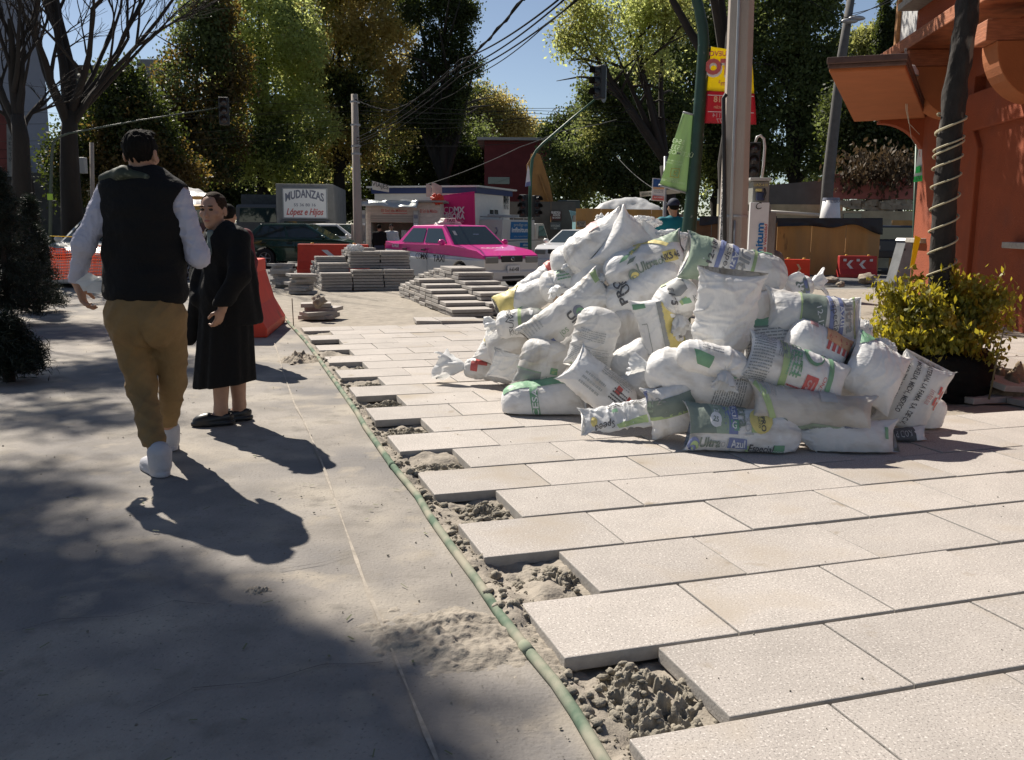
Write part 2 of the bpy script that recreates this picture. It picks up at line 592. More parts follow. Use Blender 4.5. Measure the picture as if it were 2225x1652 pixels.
def crumb_heap(b, hz, seed, da, db, rx, ry, label, n=420):
    """crumbled damp sand: a broken mound with small crumbs lying over it"""
    c = grid(da, b + db)
    res = 120
    t = np.linspace(-1, 1, res)
    A, B = np.meshgrid(t, t)
    rr = np.sqrt(A * A + B * B) + 0.22 * fbm(A * 2, B * 2, 0, seed, 3)
    cau = 1.0 - 1.1 * np.abs(fbm(A * 4.5, B * 4.5, 0, seed + 5, 3)) - .22 * np.abs(noise(A * 14, B * 14, 0, seed + 8))
    Zs = Z_SAND - .012 + hz * np.clip(1.05 - rr, 0, 1) ** .8 * (.25 + .9 * np.clip(cau, 0, 1)) + .0018 * noise(A * 34, B * 34, 0, seed)
    c_, s_ = math.cos(GROT), math.sin(GROT)
    X, Y = cx_ = c.x + A * rx * c_ - B * ry * s_, c.y + A * rx * s_ + B * ry * c_
    V = np.stack([X, Y, Zs], -1).reshape(-1, 3)
    I = np.arange(res * res).reshape(res, res)
    Q = np.stack([I[:-1, :-1], I[:-1, 1:], I[1:, 1:], I[1:, :-1]], -1).reshape(-1, 4)
    T = np.concatenate([Q[:, [0, 1, 2]], Q[:, [0, 2, 3]]])
    r_ = np.random.default_rng(seed)
    VV, FF, off = [V], [T], len(V)
    for k in range(n):
        i = r_.integers(0, len(V))
        if rr.ravel()[i] > 1.0: continue
        P, F_ = CL[r_.integers(0, 6)]
        r0 = .003 + .015 * r_.random() ** 4
        VV.append(P * r0 * r_.uniform(.7, 1.3, 3) + V[i] + np.array([0, 0, r0 * .3]))
        FF.append(F_ + off)
        off += len(P)
    tag(fast_obj('sand_heap', np.concatenate(VV), 3, M_wetsand, None, False, F=np.concatenate(FF)), label, 'sand heap', 'sand heaps in the open notches', 'stuff')
for a_ in ((-1, .10, 1, .28, .45, .21, .21, 'largest crumbly sand heap, in the notch nearest the camera', 420), (1, .075, 2, .34, .5, .14, .19, 'crumbly sand heap in the second notch of the open edge'), (3, .06, 3, .33, .55, .14, .16, 'low sand heap with a bigger clod in the third open notch'),
           (5, .05, 4, .28, .45, .17, .17, 'thin scatter of sand clods in the fourth open notch'), (7, .055, 5, .3, .5, .16, .16, 'sand clods in the fifth open notch of the paving edge'), (9, .065, 6, .32, .5, .15, .14, 'rounded sand heap against the slab in the sixth open notch'), (11, .055, 7, .34, .5, .14, .14, 'small sand heap in the seventh open notch'), (13, .06, 8, .4, .5, .1, .1, 'tiny sand heap in the eighth open notch')):
    crumb_heap(*a_)
VV, FF, off = [], [], 0
r_ = np.random.default_rng(5)
for i in range(1300):
    y = 1.6 + 7.5 * r_.random() ** 1.7
    x = np.interp(y, ys, PX) + abs(r_.normal(0.05, 0.07))
    P, F_ = CL[r_.integers(0, 6)]
    r0 = 0.003 + 0.02 * r_.random() ** 6
    VV.append(P * r0 + np.array([x, y, float(sand_h(np.array([[x]]), np.array([[y]]))[0, 0]) + r0 * .3]))
    FF.append(F_ + off)
    off += len(P)
tag(fast_obj('loose_sand', np.concatenate(VV), 3, M_wetsand, None, False, F=np.concatenate(FF)), 'crumbs of sand scattered along the pipe edge', 'sand', kind='stuff')
def spill(cx, cy, rx, ry, h, seed, name, label, material, res=60):
    t = np.linspace(-1, 1, res)
    A, B = np.meshgrid(t, t)
    rr = np.sqrt(A * A + B * B) + 0.25 * fbm(A * 2.5, B * 2.5, 0, seed, 4)
    Zs = Z_PATH - 0.009 + h * 1.5 * np.clip(1.1 - rr, 0, 1.1) ** 1.1 * (1 + 0.5 * fbm(A * 8, B * 8, 0, seed + 3, 4)) + min(.004, h * .12) * noise(A * 30, B * 30, 0, seed)
    V_ = np.stack([cx + A * rx, cy + B * ry, Zs], -1).reshape(-1, 3)
    I_ = np.arange(res * res).reshape(res, res)
    F_ = np.stack([I_[:-1, :-1], I_[:-1, 1:], I_[1:, 1:], I_[1:, :-1]], -1).reshape(-1, 4)
    return tag(fast_obj(name, V_, 4, material, None, True, F=F_), label, 'sand heap', kind='stuff')
c = G(980, 1385, Z_PATH)
spill(c.x, c.y, 0.36, 0.34, 0.024, 71, 'sand_spill', 'sand spilled over the walkway beside the green pipe', M_sand, 110)
c = G(650, 783, Z_PATH)
spill(c.x, c.y, 0.22, 0.30, 0.05, 72, 'sand_spill', 'small mound of dirt and dry stalks next to the pipe, before the red barrier', M_rock)
c = G(560, 1283, Z_PATH)
spill(c.x, c.y, .075, .05, .010, 73, 'dip_patch', 'low sand patch added for a dark oval dip in the walkway before the man', M_sand, 50)  # shallow mound added where the walkway has a dark oval dip
KV, KF = [], []
for path in (((20, 1380), (130, 1350), (260, 1345), (380, 1310), (470, 1318)), ((610, 1240), (700, 1225), (765, 1205)), ((700, 1010), (760, 1000), (845, 1003)), ((300, 1560), (420, 1500), (560, 1490), (700, 1452), (845, 1440))):
    P = [G(x, y, Z_PATH) for x, y in path]
    for a, b in zip(P, P[1:]):
        for k in range(12):
            q = a.lerp(b, k / 12)
            j = .012 * float(noise(q.x * 9, q.y * 9, 0, 5))
            w_ = .0011 + .0009 * abs(float(noise(q.x * 14, q.y * 14, 0, 6)))
            KV += [(q.x, q.y + j - w_, Z_PATH + .0086), (q.x, q.y + j + w_, Z_PATH + .0086)]
            if k or a is not P[0]: KF.append((len(KV) - 4, len(KV) - 2, len(KV) - 1, len(KV) - 3))
tag(mesh_obj('walkway_cracks', KV, KF, mat('crack_dark', (.07, .062, .055), .95)), kind='structure')
VV, FF, off = [], [], 0
r_ = np.random.default_rng(8)
for i in range(700):
    y = 1.2 + 9 * r_.random() ** 1.5
    lo = -0.62 * y - 0.5
    hi = np.interp(y, ys, PX) - 0.05
    x = hi - (hi - lo) * r_.random() ** 1.6
    P, F_ = CL[r_.integers(0, 6)]
    r0 = 0.0012 + 0.0045 * r_.random() ** 4
    VV.append(P * r0 + np.array([x, y, Z_PATH + 0.006]))
    FF.append(F_ + off)
    off += len(P)
for i in range(420):       # grit on the slabs
    q = grid(r_.uniform(0.6, 6), r_.uniform(-2, 19))
    P, F_ = CL[r_.integers(0, 6)]
    r0 = 0.001 + 0.0028 * r_.random() ** 3
    VV.append(P * r0 + np.array([q.x, q.y, 0.002]))
    FF.append(F_ + off)
    off += len(P)
tag(fast_obj('grit', np.concatenate(VV), 3, mat('grit_dark', (0.2, 0.185, 0.155), 0.9), None, True, F=np.concatenate(FF)), 'grit and crumbs strewn over walkway and slabs', 'grit', kind='stuff')
V = []
for i in range(170):
    y = 1.3 + 8 * r_.random() ** 1.4
    hi = np.interp(y, ys, PX) - 0.05
    x = hi - (hi + 0.62 * y + .5) * r_.random()
    a = r_.uniform(0, 6.28)
    l_, w_ = r_.uniform(0.008, 0.02), r_.uniform(0.0015, 0.004)
    dx, dy = math.cos(a), math.sin(a)
    for sx, sy in ((-1, -1), (1, -1), (1, 1), (-1, 1)):
        V.append((x + dx * l_ * sx - dy * w_ * sy, y + dy * l_ * sx + dx * w_ * sy, Z_PATH + 0.009 + 0.004 * (sx > 0)))
tag(fast_obj('leaf_litter', np.array(V), 4, mat('dry_needles', (0.12, 0.13, 0.06), 0.8)), 'fallen needles and leaf bits on the walkway', 'leaf litter', kind='stuff')
# ================================================================== THE HEAP OF SACKS
def sackmat(name, col, dirt=0.0):
    return mat(name, col, 0.5, spec=0.35, rnd=.05, var=0.08, vscale=7, bump=0.004, bscale=30, trans=0.2, sub=(0.82, 0.81, 0.78),
               spots=[((0.46, 0.41, 0.34), 4.5, 0.54 - dirt, 0.80 - dirt)], stretch=(1, 2.2, 1))
M_sack = sackmat('white_woven_plastic', (0.84, 0.835, 0.825))
M_sackd = sackmat('dirty_woven_plastic', (0.60, 0.58, 0.545), 0.10)
M_sackg = sackmat('greyed_woven_plastic', (0.74, 0.735, 0.725), 0.03)
INK = {}
def ink(n, c):
    INK[n] = mat('print_' + n, c, 0.5, spec=0.3, var=0.12, vscale=14, bump=0.002, bscale=40, trans=0.08)
for n_, c_ in dict(green=(0.035, 0.30, 0.09), dgreen=(0.045, 0.105, 0.055), sage=(0.19, 0.30, 0.17), lime=(0.30, 0.46, 0.10), yellow=(0.72, 0.56, 0.05), blue=(0.03, 0.08, 0.33), navy=(0.03, 0.05, 0.13),
                  black=(0.045, 0.045, 0.05), grey=(0.20, 0.21, 0.20), lgrey=(0.42, 0.43, 0.42), red=(0.58, 0.07, 0.06), pink=(0.62, 0.25, 0.25), orange=(0.75, 0.33, 0.08), magenta=(0.5, 0.1, 0.38), white=(0.78, 0.78, 0.78), brown=(0.36, 0.19, 0.07)).items():
    f_ = .12 if n_ in ('black', 'white', 'red') else .30
    ink(n_, tuple(x * (1 - f_) + .62 * f_ for x in c_))
INKN = list(INK)
M_string = mat('string', (0.6, 0.58, 0.5), 0.8)
M_film = mat('thin_white_plastic', (0.74, 0.75, 0.76), 0.4, spec=0.4, var=0.05, vscale=12, bump=0.004, bscale=30, trans=0.3, sub=(0.8, 0.8, 0.78))
def smooth01(x):
    x = np.clip(x, 0, 1)
    return x * x * (3 - 2 * x)
class Sack:
    def __init__(s, L, W, T, e0, e1, bend=0.0, twist=0.0, wr=0.5, lump=1.0, seed=0, sag=0.0, knots=()):
        s.knots = knots
        s.rp = 3.2 if knots else 5.5
        s.L, s.W, s.T, s.e0, s.e1, s.bend, s.twist, s.wr, s.lump, s.seed, s.sag = L, W, T * 1.12, e0, e1, bend, twist, wr * .65, lump * .75, seed, sag
    def raw(s, u, th):
        u, th = np.broadcast_arrays(np.asarray(u, float), np.asarray(th, float))
        L, W, T, sd = s.L, s.W, s.T, s.seed
        A, B = W / 2, T / 2
        a = np.full(u.shape, A * 0.93)
        b = np.full(u.shape, B)
        x = u * L / 2
        pleat = np.zeros(u.shape)
        c, sn = np.cos(th), np.sin(th)
        for sg, e in ((-1, s.e0), (1, s.e1)):
            k = np.clip(sg * u, 0, 1)
            if e == 's':
                b = b * np.power(np.clip(1 - k ** 2.8, 0, 1), 0.62)
                a = a * (1 + 0.15 * k ** 4)
                x = x - sg * 0.07 * L * k ** 6 * (1 - np.abs(c) ** 2.5)
                pleat = pleat + 0.7 * np.exp(-(1 - k) * 6) * noise(c * W * 34, k * 2.2, sn, sd + 5) * (k > 0)
                dx_, dy_ = (1 - k) * L / 2, (1 - np.abs(c)) * W / 2
                an_, rr_ = np.arctan2(dx_, dy_), np.hypot(dx_, dy_)
                pleat = pleat + 1.3 * noise(an_ * 6.5, np.sign(c) * 2.5 + sg * 5, np.sign(sn) * 3, sd + 15) * np.exp(-rr_ / 0.11) * (k > 0) * smooth01(rr_ / 0.03)
            elif e == 't':
                r0 = 0.55
                q = np.clip((k - r0) / (1 - r0), 0, 1)
                prof = np.sqrt(np.clip(1 - q ** 2.3, 0, 1))
                a = a * prof + 0.022 * (1 - prof)
                b = b * (0.25 + 0.75 * prof) * prof ** 0.5 + 0.02 * (1 - prof)
                pleat = pleat + 1.7 * smooth01(q * 1.3) * prof ** .4 * (noise(np.cos(th) * 3.6, np.sin(th) * 3.6, k * .8, sd + 6) - 0.2)
            else:
                prof = np.sqrt(np.clip(1 - k ** s.rp, 0, 1))
                a = a * (0.3 * prof ** .5 + 0.7 * prof) + 0.004
                b = b * prof + 0.004
        y = a * c
        z = b * np.sign(sn) * np.abs(sn) ** 1.3
        pleat = pleat + 0.55 * noise(x * 38, np.sign(c) * 3.3, sn * 1.5, sd + 19) * np.exp(-(1 - np.abs(c)) * 7)
        for (ku, kt, kr) in s.knots:
            tt_ = 1 - th / (PI / 2)
            tt_ = np.where(tt_ < -2, tt_ + 4, tt_)
            dx_, dy_ = (u - ku) * L / 2, (tt_ - kt) * W / 2
            rr_, an_ = np.hypot(dx_, dy_), np.arctan2(dy_, dx_)
            pleat = pleat + np.exp(-rr_ / kr) * smooth01(rr_ / 0.02) * 2.6 * (noise(np.cos(an_) * 3.4, np.sin(an_) * 3.4, rr_ * 4, sd + 23)) - 2.2 * np.exp(-(rr_ / 0.035) ** 2)
        lo = fbm(x * 5.5 + sd, y * 5.5, z * 4, sd, 3) * 0.011 * s.lump
        wx = fbm(x * 4, y * 4, 0, sd + 3, 2) * 0.05
        ridge = 1 - np.abs(noise((x + wx) * 30, y * 5.5, sd * 1.7 + np.sign(sn) * 3, sd + 9))
        ridge2 = 1 - np.abs(noise((x + y * .8 + wx) * 15, (y - x * .5) * 7, sd * 2.1, sd + 11))
        amp = np.clip(b / max(B, 1e-6), 0.15, 1)
        d = lo + s.wr * amp * (0.010 * ridge ** 4 + 0.017 * ridge2 ** 6 - 0.006) + 0.0085 * pleat
        n = np.stack([np.zeros_like(y), c * b / (a + 1e-4), sn], -1)
        n = n / (np.linalg.norm(n, axis=-1, keepdims=True) + 1e-9)
        y = y + n[..., 1] * d
        z = z + n[..., 2] * d
        if s.sag:
            z = np.where(z < 0, z * (1 - s.sag), z)
        z = z - s.bend * L * (x / (L / 2)) ** 2 * 0.25
        t = s.twist * x / (L / 2)
        ct, st = np.cos(t), np.sin(t)
        y, z = ct * y - st * z, st * y + ct * z
        return np.stack([x, y, z], -1)
    def at(s, u, t, off=0.0):
        th = PI / 2 * (1 - np.asarray(t, float))
        u = np.clip(np.asarray(u, float), -0.985, 0.985)
        P = s.raw(u, th)
        if off:
            e = 0.02
            n = np.cross(s.raw(u + e, th) - s.raw(u - e, th), s.raw(u, th - e) - s.raw(u, th + e))
            n = n / (np.linalg.norm(n, axis=-1, keepdims=True) + 1e-9)
            P = P + n * off
        return P
    def body(s, ns=84, nt=80):
        us = np.sin(np.linspace(-1, 1, ns) * PI / 2) * 0.55 + np.linspace(-1, 1, ns) * 0.45
        us = us / us.max()
        tt = np.arange(nt) * 2 * PI / nt
        U, TT = np.meshgrid(us, tt, indexing='ij')
        P = s.raw(U, TT).reshape(-1, 3)
        I = np.arange(ns * nt).reshape(ns, nt)
        J = np.roll(I, -1, 1)
        F = np.stack([I[:-1], J[:-1], J[1:], I[1:]], -1).reshape(-1, 4).tolist()
        F.append(I[0][::-1].tolist())
        F.append(I[-1].tolist())
        return P.tolist(), F
def _grid_poly(poly, cell):
    """subdivide a flat polygon (list of 2d) into small faces"""
    bm_ = bmesh.new()
    vs = [bm_.verts.new((p[0], p[1], 0)) for p in poly]
    bm_.faces.new(vs)
    return _dice(bm_, cell)
def _dice(bm_, cell):
    bmesh.ops.triangulate(bm_, faces=bm_.faces)
    for _ in range(6):
        le = [e for e in bm_.edges if e.calc_length() > cell]
        if not le: break
        bmesh.ops.subdivide_edges(bm_, edges=le, cuts=1)
        bmesh.ops.triangulate(bm_, faces=bm_.faces)
    bm_.verts.index_update()
    V = np.array([v.co[:2] for v in bm_.verts])
    F = [[v.index for v in f.verts] for f in bm_.faces]
    bm_.free()
    return V, F
def print_geo(sk, item):
    """one printed item as (verts 3d, faces, colour); plane coordinates in metres along / across the sack"""
    kind = item[0]
    hl, hw = sk.L / 2, sk.W / 2
    if kind == 'rect':
        _, u0, u1, t0, t1, col = item
        poly = [(u0 * hl, t0 * hw), (u1 * hl, t0 * hw), (u1 * hl, t1 * hw), (u0 * hl, t1 * hw)]
        V, F = _grid_poly(poly, 0.022)
        off = 0.005
    elif kind == 'poly':
        V, F = _grid_poly([(u * hl, t * hw) for u, t in item[1]], 0.022)
        col = item[2]
        off = 0.0058
    elif kind == 'disc':
        _, u, t, r, col = item[:5]
        k = item[5] if len(item) > 5 else 1.0
        V, F = _grid_poly([(u * hl + r * k * math.cos(i * PI / 10), t * hw + r * math.sin(i * PI / 10)) for i in range(20)], 0.025)
        off = 0.0068 if len(item) < 7 else item[6]
    elif kind == 'text':
        _, s_, u, t, h, rot, col, bold, shear = item
        V, F = text_geo(s_, bold, shear)
        V = (V - np.array([V[:, 0].max() / 2, 0.5])) * h * 0.78
        bm_ = bmesh.new()
        vs = [bm_.verts.new((p[0], p[1], 0)) for p in V]
        for f in F:
            try: bm_.faces.new([vs[i] for i in f])
            except ValueError: pass
        V, F = _dice(bm_, 0.03)
        a = math.radians(rot)
        V = V @ np.array([[math.cos(a), math.sin(a)], [-math.sin(a), math.cos(a)]]) + np.array([u * hl, t * hw])
        off = 0.0085
    elif kind == 'lines':      # a block of small print: rows of short dashes
        _, u0, u1, t0, t1, n, col = item[:7]
        VV, FF = [], []
        r_ = random.Random(int(u0 * 100) + n)
        horiz = len(item) < 8
        for i in range(n):
            f = (i + 0.5) / n
            p = 0.0
            while p < 0.97:
                q = min(1, p + r_.uniform(0.04, 0.14))
                if horiz:
                    a0, a1 = u0 + (u1 - u0) * p, u0 + (u1 - u0) * q
                    b0 = t0 + (t1 - t0) * f
                    hh = abs(t1 - t0) / n * 0.22
                    quad = [(a0 * hl, (b0 - hh) * hw), (a1 * hl, (b0 - hh) * hw), (a1 * hl, (b0 + hh) * hw), (a0 * hl, (b0 + hh) * hw)]
                else:
                    a0, a1 = t0 + (t1 - t0) * p, t0 + (t1 - t0) * q
                    b0 = u0 + (u1 - u0) * f
                    hh = abs(u1 - u0) / n * 0.22
                    quad = [((b0 - hh) * hl, a0 * hw), ((b0 + hh) * hl, a0 * hw), ((b0 + hh) * hl, a1 * hw), ((b0 - hh) * hl, a1 * hw)]
                k = len(VV)
                VV += quad
                FF.append([k, k + 1, k + 2, k + 3])
                p = q + r_.uniform(0.012, 0.03)
        V, F = np.array(VV), FF
        off = 0.0062
    P = sk.at(V[:, 0] / hl, V[:, 1] / hw, off)
    return P.tolist(), F, col
def tuft_mesh(r0, r1, ln, seed, n=44, k=14):
    """gathered plastic beyond the tie: a ragged frill"""
    V, F = [], []
    us = np.linspace(0, 1, k)
    th = np.arange(n) * 2 * PI / n
    U, TH_ = np.meshgrid(us, th, indexing='ij')
    prof = r0 + (r1 - r0) * U ** 0.75
    cr = noise(np.cos(TH_) * 2.6, np.sin(TH_) * 2.6, U * 2.0, seed)
    cr2 = noise(np.cos(TH_) * 6, np.sin(TH_) * 6, U * 3.0, seed + 4)
    R = prof * (1 + (0.55 * cr + 0.28 * cr2) * np.clip(U * 1.6, 0, 1))
    flat = 0.55
    lnv = ln * (1 + 0.35 * noise(np.cos(TH_) * 2, np.sin(TH_) * 2, 0.3, seed + 8))
    X = U * lnv
    droop = -0.35 * ln * U ** 2
    Y = R * np.cos(TH_)
    Z = R * np.sin(TH_) * flat + droop
    V = np.stack([X, Y, Z], -1).reshape(-1, 3)
    I = np.arange(k * n).reshape(k, n)
    J = np.roll(I, -1, 1)
    F = np.stack([I[:-1], J[:-1], J[1:], I[1:]], -1).reshape(-1, 4)
    return V, F
YF = [(960, 7.45), (1060, 7.2), (1110, 6.5), (1180, 6.05), (1310, 5.62), (1450, 5.5), (1600, 5.1), (1880, 5.1), (2000, 5.45), (2060, 5.9)]
def pileY(x, y):
    return (np.interp(x, [a for a, b in YF], [b for a, b in YF]) + 1.085) / (1 + 0.00043 * (y - 489))
HEAP = 'sand filled sacks heaped on the new paving'
def make_sack(q, label, cx, cy, Lp, Wp, ang, e='ss', tilt=0, roll=15, T=0.5, dy=0.0, bend=0.0, twist=0.0, wr=0.5, lump=1.0, sag=0.0, m=None, prints=(), tuft=0.075, tlen=0.1, minz=True, knots=()):
    Y = pileY(cx, cy) + 0.06 + dy
    L = px(Lp, Y) / max(0.35, math.cos(math.radians(tilt)))
    W = px(Wp, Y)
    A, TI, RO = math.radians(ang), math.radians(tilt), math.radians(roll)
    X_, Z_, C_ = Vector((1, 0, 0)), Vector((0, 0, 1)), Vector((0, -1, 0))
    ex = (X_ * math.cos(A) + Z_ * math.sin(A)) * math.cos(TI) + C_ * math.sin(TI)
    ez = (C_ - ex * C_.dot(ex))
    if ez.length < 0.05: ez = Z_ - ex * Z_.dot(ex)
    ez.normalize()
    ey = ez.cross(ex)
    ez, ey = ez * math.cos(RO) + ey * math.sin(RO), ey * math.cos(RO) - ez * math.sin(RO)
    M = Matrix.Identity(4)
    P0 = at(cx, cy, Y)
    for i in range(3):
        M[i][0], M[i][1], M[i][2], M[i][3] = ex[i], ey[i], ez[i], P0[i]
    sk = Sack(L, W, W * T, e[0], e[1], bend, twist, wr, lump, q * 13 + 1, sag, knots)
    V, F = sk.body()
    mats = [m or M_sack] + [INK[k] for k in INKN]
    MI = [0] * len(F)
    for it in prints:
        PV, PF, col = print_geo(sk, it)
        n = len(V)
        V += PV
        F += [[n + i for i in f] for f in PF]
        MI += [1 + INKN.index(col)] * len(PF)
    used = sorted(set(MI))
    mats = [mats[i] for i in used]
    MI = [used.index(i) for i in MI]
    R3 = M.to_3x3()
    zs = [(R3[2][0] * v[0] + R3[2][1] * v[1] + R3[2][2] * v[2]) + P0.z for v in V[:84 * 80:7]]
    lo = min(zs)
    if lo < 0.0 and minz:
        Mi = M.inverted()
        V2 = []
        for v in V:
            wv = M @ Vector(v)
            if wv.z < 0.012: wv.z = 0.012 * math.exp(min(0, (wv.z - 0.012)) * 8) * 0.9 + 0.0015
            V2.append(tuple(Mi @ wv))
        V = V2
    o = mesh_obj('sack', V, F, mats, None, True, MI)
    o.matrix_world = M
    tag(o, label, 'sack', HEAP)
    for sg, k in ((-1, e[0]), (1, e[1])):
        if k == 't' and tuft > 0:
            tv, tf = tuft_mesh(0.018, tuft, tlen, q * 7 + sg)
            if sg < 0: tv = tv * np.array([-1, 1, 1])
            tv = tv + np.array([sg * (L / 2 - 0.012), 0, -bend * L * 0.25])
            tf_o = fast_obj('tied_end', tv, 4, M_film, o, True, F=tf)
            mb = MB()
            mb.tube([(sg * (L / 2 - 0.006), 0.026 * math.cos(t), 0.024 * math.sin(t) - bend * L * .25) for t in np.linspace(0, 2 * PI, 13)], 0.004, 6, False)
            so = mb.build('string', M_string, o)
    for (ku, kt, kr) in knots:
        p0 = Vector(sk.at(np.array([ku]), np.array([kt]), 0.0)[0])
        p1 = Vector(sk.at(np.array([ku]), np.array([kt]), 0.03)[0])
        nrm = (p1 - p0).normalized()
        tv, tf = tuft_mesh(0.016, tuft, tlen, q * 7 + 3)
        wd = (M.to_3x3().inverted() @ Vector((0, -0.45, -0.75))).normalized()
        dirn = (nrm * 0.75 + wd * 0.6).normalized()
        rq = dirn.to_track_quat('X', 'Z').to_matrix()
        tv = [tuple(rq @ Vector(v) + p0 + nrm * 0.006) for v in tv]
        mesh_obj('tied_end', tv, tf, M_film, o, True)
    return o
R_, T_, D_, P_, LN = 'rect', 'text', 'disc', 'poly', 'lines'
def leaf(u, t, s_, col):
    return (P_, [(u - s_, t - s_ * .5), (u + s_ * .2, t - s_ * .3), (u + s_, t + s_ * .9), (u - s_ * .2, t + s_ * .6)], col)
def ultralogo(u, t, r, a='dgreen', b='lime'):
    return [(D_, u, t, r, a, 1.25), (D_, u + .02, t - .05, r * .72, b, 1.3, 0.0085), (D_, u - .01, t - .12, r * .55, a, 1.5, 0.0098)]
S = make_sack
S(1, 'bright white sack with a faded red mark at the top left of the heap', 1302, 532, 160, 104, 33, 'rs', 8, 30, 0.62, -0.1, wr=0.7, prints=[(R_, -.05, .25, .25, .75, 'pink'), (R_, -.38, -.05, -.72, -.6, 'pink'), (R_, -.02, .5, -.86, -.7, 'black'), (T_, 'ACEITES', .24, -.78, .026, 0, 'white', .02, 0), (D_, .2, -.62, .03, 'orange', 1.3)])
S(2, 'plain grey-white sack on edge at the peak, its stitched hem slanting down left', 1366, 541, 124, 126, -33, 'sr', -18, 6, 0.5, -0.08, wr=0.6)
S(3, 'white sack right of the peak with a crinkled hem, below the man in turquoise', 1443, 556, 166, 86, -27, 'sr', -5, -18, 0.55, 0.08, wr=0.5)
S(4, 'sack printed NKS 46 with green and yellow artwork near the top', 1403, 569, 186, 92, 21, 'ts', 6, 32, 0.6, -0.14, wr=0.55,
  prints=[(R_, .5, .95, .15, .98, 'sage'), (P_, [(.0, .98), (.5, .98), (.5, .35), (.3, .62)], 'sage'), (P_, [(-.15, .72), (.35, .55), (.62, .12), (.55, .05), (.25, .42), (-.15, .6)], 'yellow'), (P_, [(-.3, .3), (.0, .58), (.02, .46), (-.26, .16)], 'yellow'),
          leaf(-.42, .1, .16, 'green'), leaf(-.3, -.05, .13, 'dgreen'), leaf(-.2, .3, .12, 'green'), (T_, 'Ultra', .0, -.34, .060, 2, 'dgreen', .03, 0), (T_, 'sol', .29, -.32, .052, 2, 'sage', 0, 0), (R_, .41, .72, -.46, -.10, 'yellow'), (T_, 'NKS 46', .565, -.28, .036, 2, 'black', .025, 0)] + ultralogo(-.35, -.5, .03, 'dgreen', 'yellow'))
S(5, 'white tied sack with upside-down black capitals wedged under the sack printed NKS 46', 1398, 628, 172, 84, 27, 'tr', 12, 22, 0.62, -0.06, wr=0.9, prints=[(T_, 'PRO', -.52, .15, .06, 92, 'black', .03, 0), (T_, 'UN', -.36, .3, .055, 100, 'black', .02, 0)])
S(6, 'round white sack with its knot facing forward and green corners, high on the left slope', 1238, 570, 84, 74, 12, 'rr', 0, 0, 0.85, -0.06, wr=0.6, knots=[(.05, .0, .07)], tuft=.06, tlen=.07, prints=[leaf(-.6, -.6, .2, 'green'), leaf(.55, -.5, .15, 'green'), (LN, .0, .5, -.7, -.45, 2, 'grey')])
S(7, 'knotted white sack with a brown patch at its bottom on the left slope', 1213, 620, 82, 72, 15, 'rr', 0, 0, 0.85, -0.06, wr=0.7, knots=[(-.25, .05, .06)], tuft=.06, tlen=.07, prints=[(P_, [(-.45, -.35), (.1, -.2), (.4, -.8), (-.5, -.9)], 'brown'), (LN, .0, .7, .2, .7, 4, 'green'), leaf(-.1, .0, .12, 'green')])
S(8, 'plump plain white sack half in shade below the top left sack', 1288, 600, 120, 88, 62, 'rr', 8, 10, 0.75, 0.05, wr=0.35)
S(45, 'white sack with a few letters tucked behind the dark green sack near the top', 1490, 545, 100, 60, -20, 'rs', -10, 10, 0.5, 0.15, prints=[(T_, 'OX', .6, -.2, .05, 0, 'black', .02, 0)])
S(25, 'green ended sack lying across the top right with its blue stripe near a peaked corner', 1594, 581, 232, 98, -14, 'st', 4, 12, 0.55, -0.1, wr=0.7, m=M_sackg,
  prints=[(R_, -.96, -.62, -1.02, 1.02, 'sage'), (R_, -.62, -.5, -1.02, 1.02, 'sage'), (T_, '12-12-18', -.50, -.0, .046, 82, 'black', .02, 0), (P_, [(-.44, -1), (-.36, -1), (-.24, 1), (-.34, 1)], 'blue'), (T_, 'Especial', -.2, -.05, .045, -100, 'black', 0, 0), (R_, -.13, -.01, -.75, .8, 'blue'), (T_, 'Azul', -.07, .05, .05, -100, 'white', .01, 0), (T_, 'Ultra', .1, .0, .085, -100, 'grey', .03, 0), (P_, [(.24, -1), (.3, -1), (.36, 1), (.3, 1)], 'lime'), (D_, .12, -.85, .04, 'yellow', 1.2), (T_, '25', .12, -.85, .03, 0, 'black', .02, 0), (R_, .25, .62, .75, 1.0, 'green')])
S(43, 'small tied sack end with green print sticking out behind the top right of the heap', 1722, 628, 90, 50, 14, 'rt', 0, 20, 0.5, 0.25, prints=[(R_, .0, .7, -.5, .5, 'dgreen'), (R_, .5, .68, -.9, .9, 'blue'), (T_, 'URO', .3, 0, .05, 70, 'white', .02, 0)])
S(9, 'long white sack lying diagonally down the left slope, Azul tag at its lower end', 1232, 682, 232, 84, 39, 'ss', 4, 14, 0.55, -0.14, wr=0.6, m=M_sackg,
  prints=[(T_, 'Ultra', .06, -.52, .055, -88 + 0, 'black', .03, 0), (T_, 'sol', -.22, -.55, .05, 180, 'sage', 0, 0), (R_, -.74, -.46, -.85, -.45, 'blue'), (T_, 'Azul', -.6, -.65, .038, 180, 'white', .01, 0), (P_, [(.25, -.5), (.42, -.9), (.1, -.98), (.0, -.8)], 'lime'), leaf(-.25, -.95, .1, 'navy'), (LN, -.9, -.45, .1, .6, 6, 'lgrey', 1), (R_, .8, .95, .2, .7, 'lime')] + ultralogo(.22, -.25, .032, 'navy', 'green'))
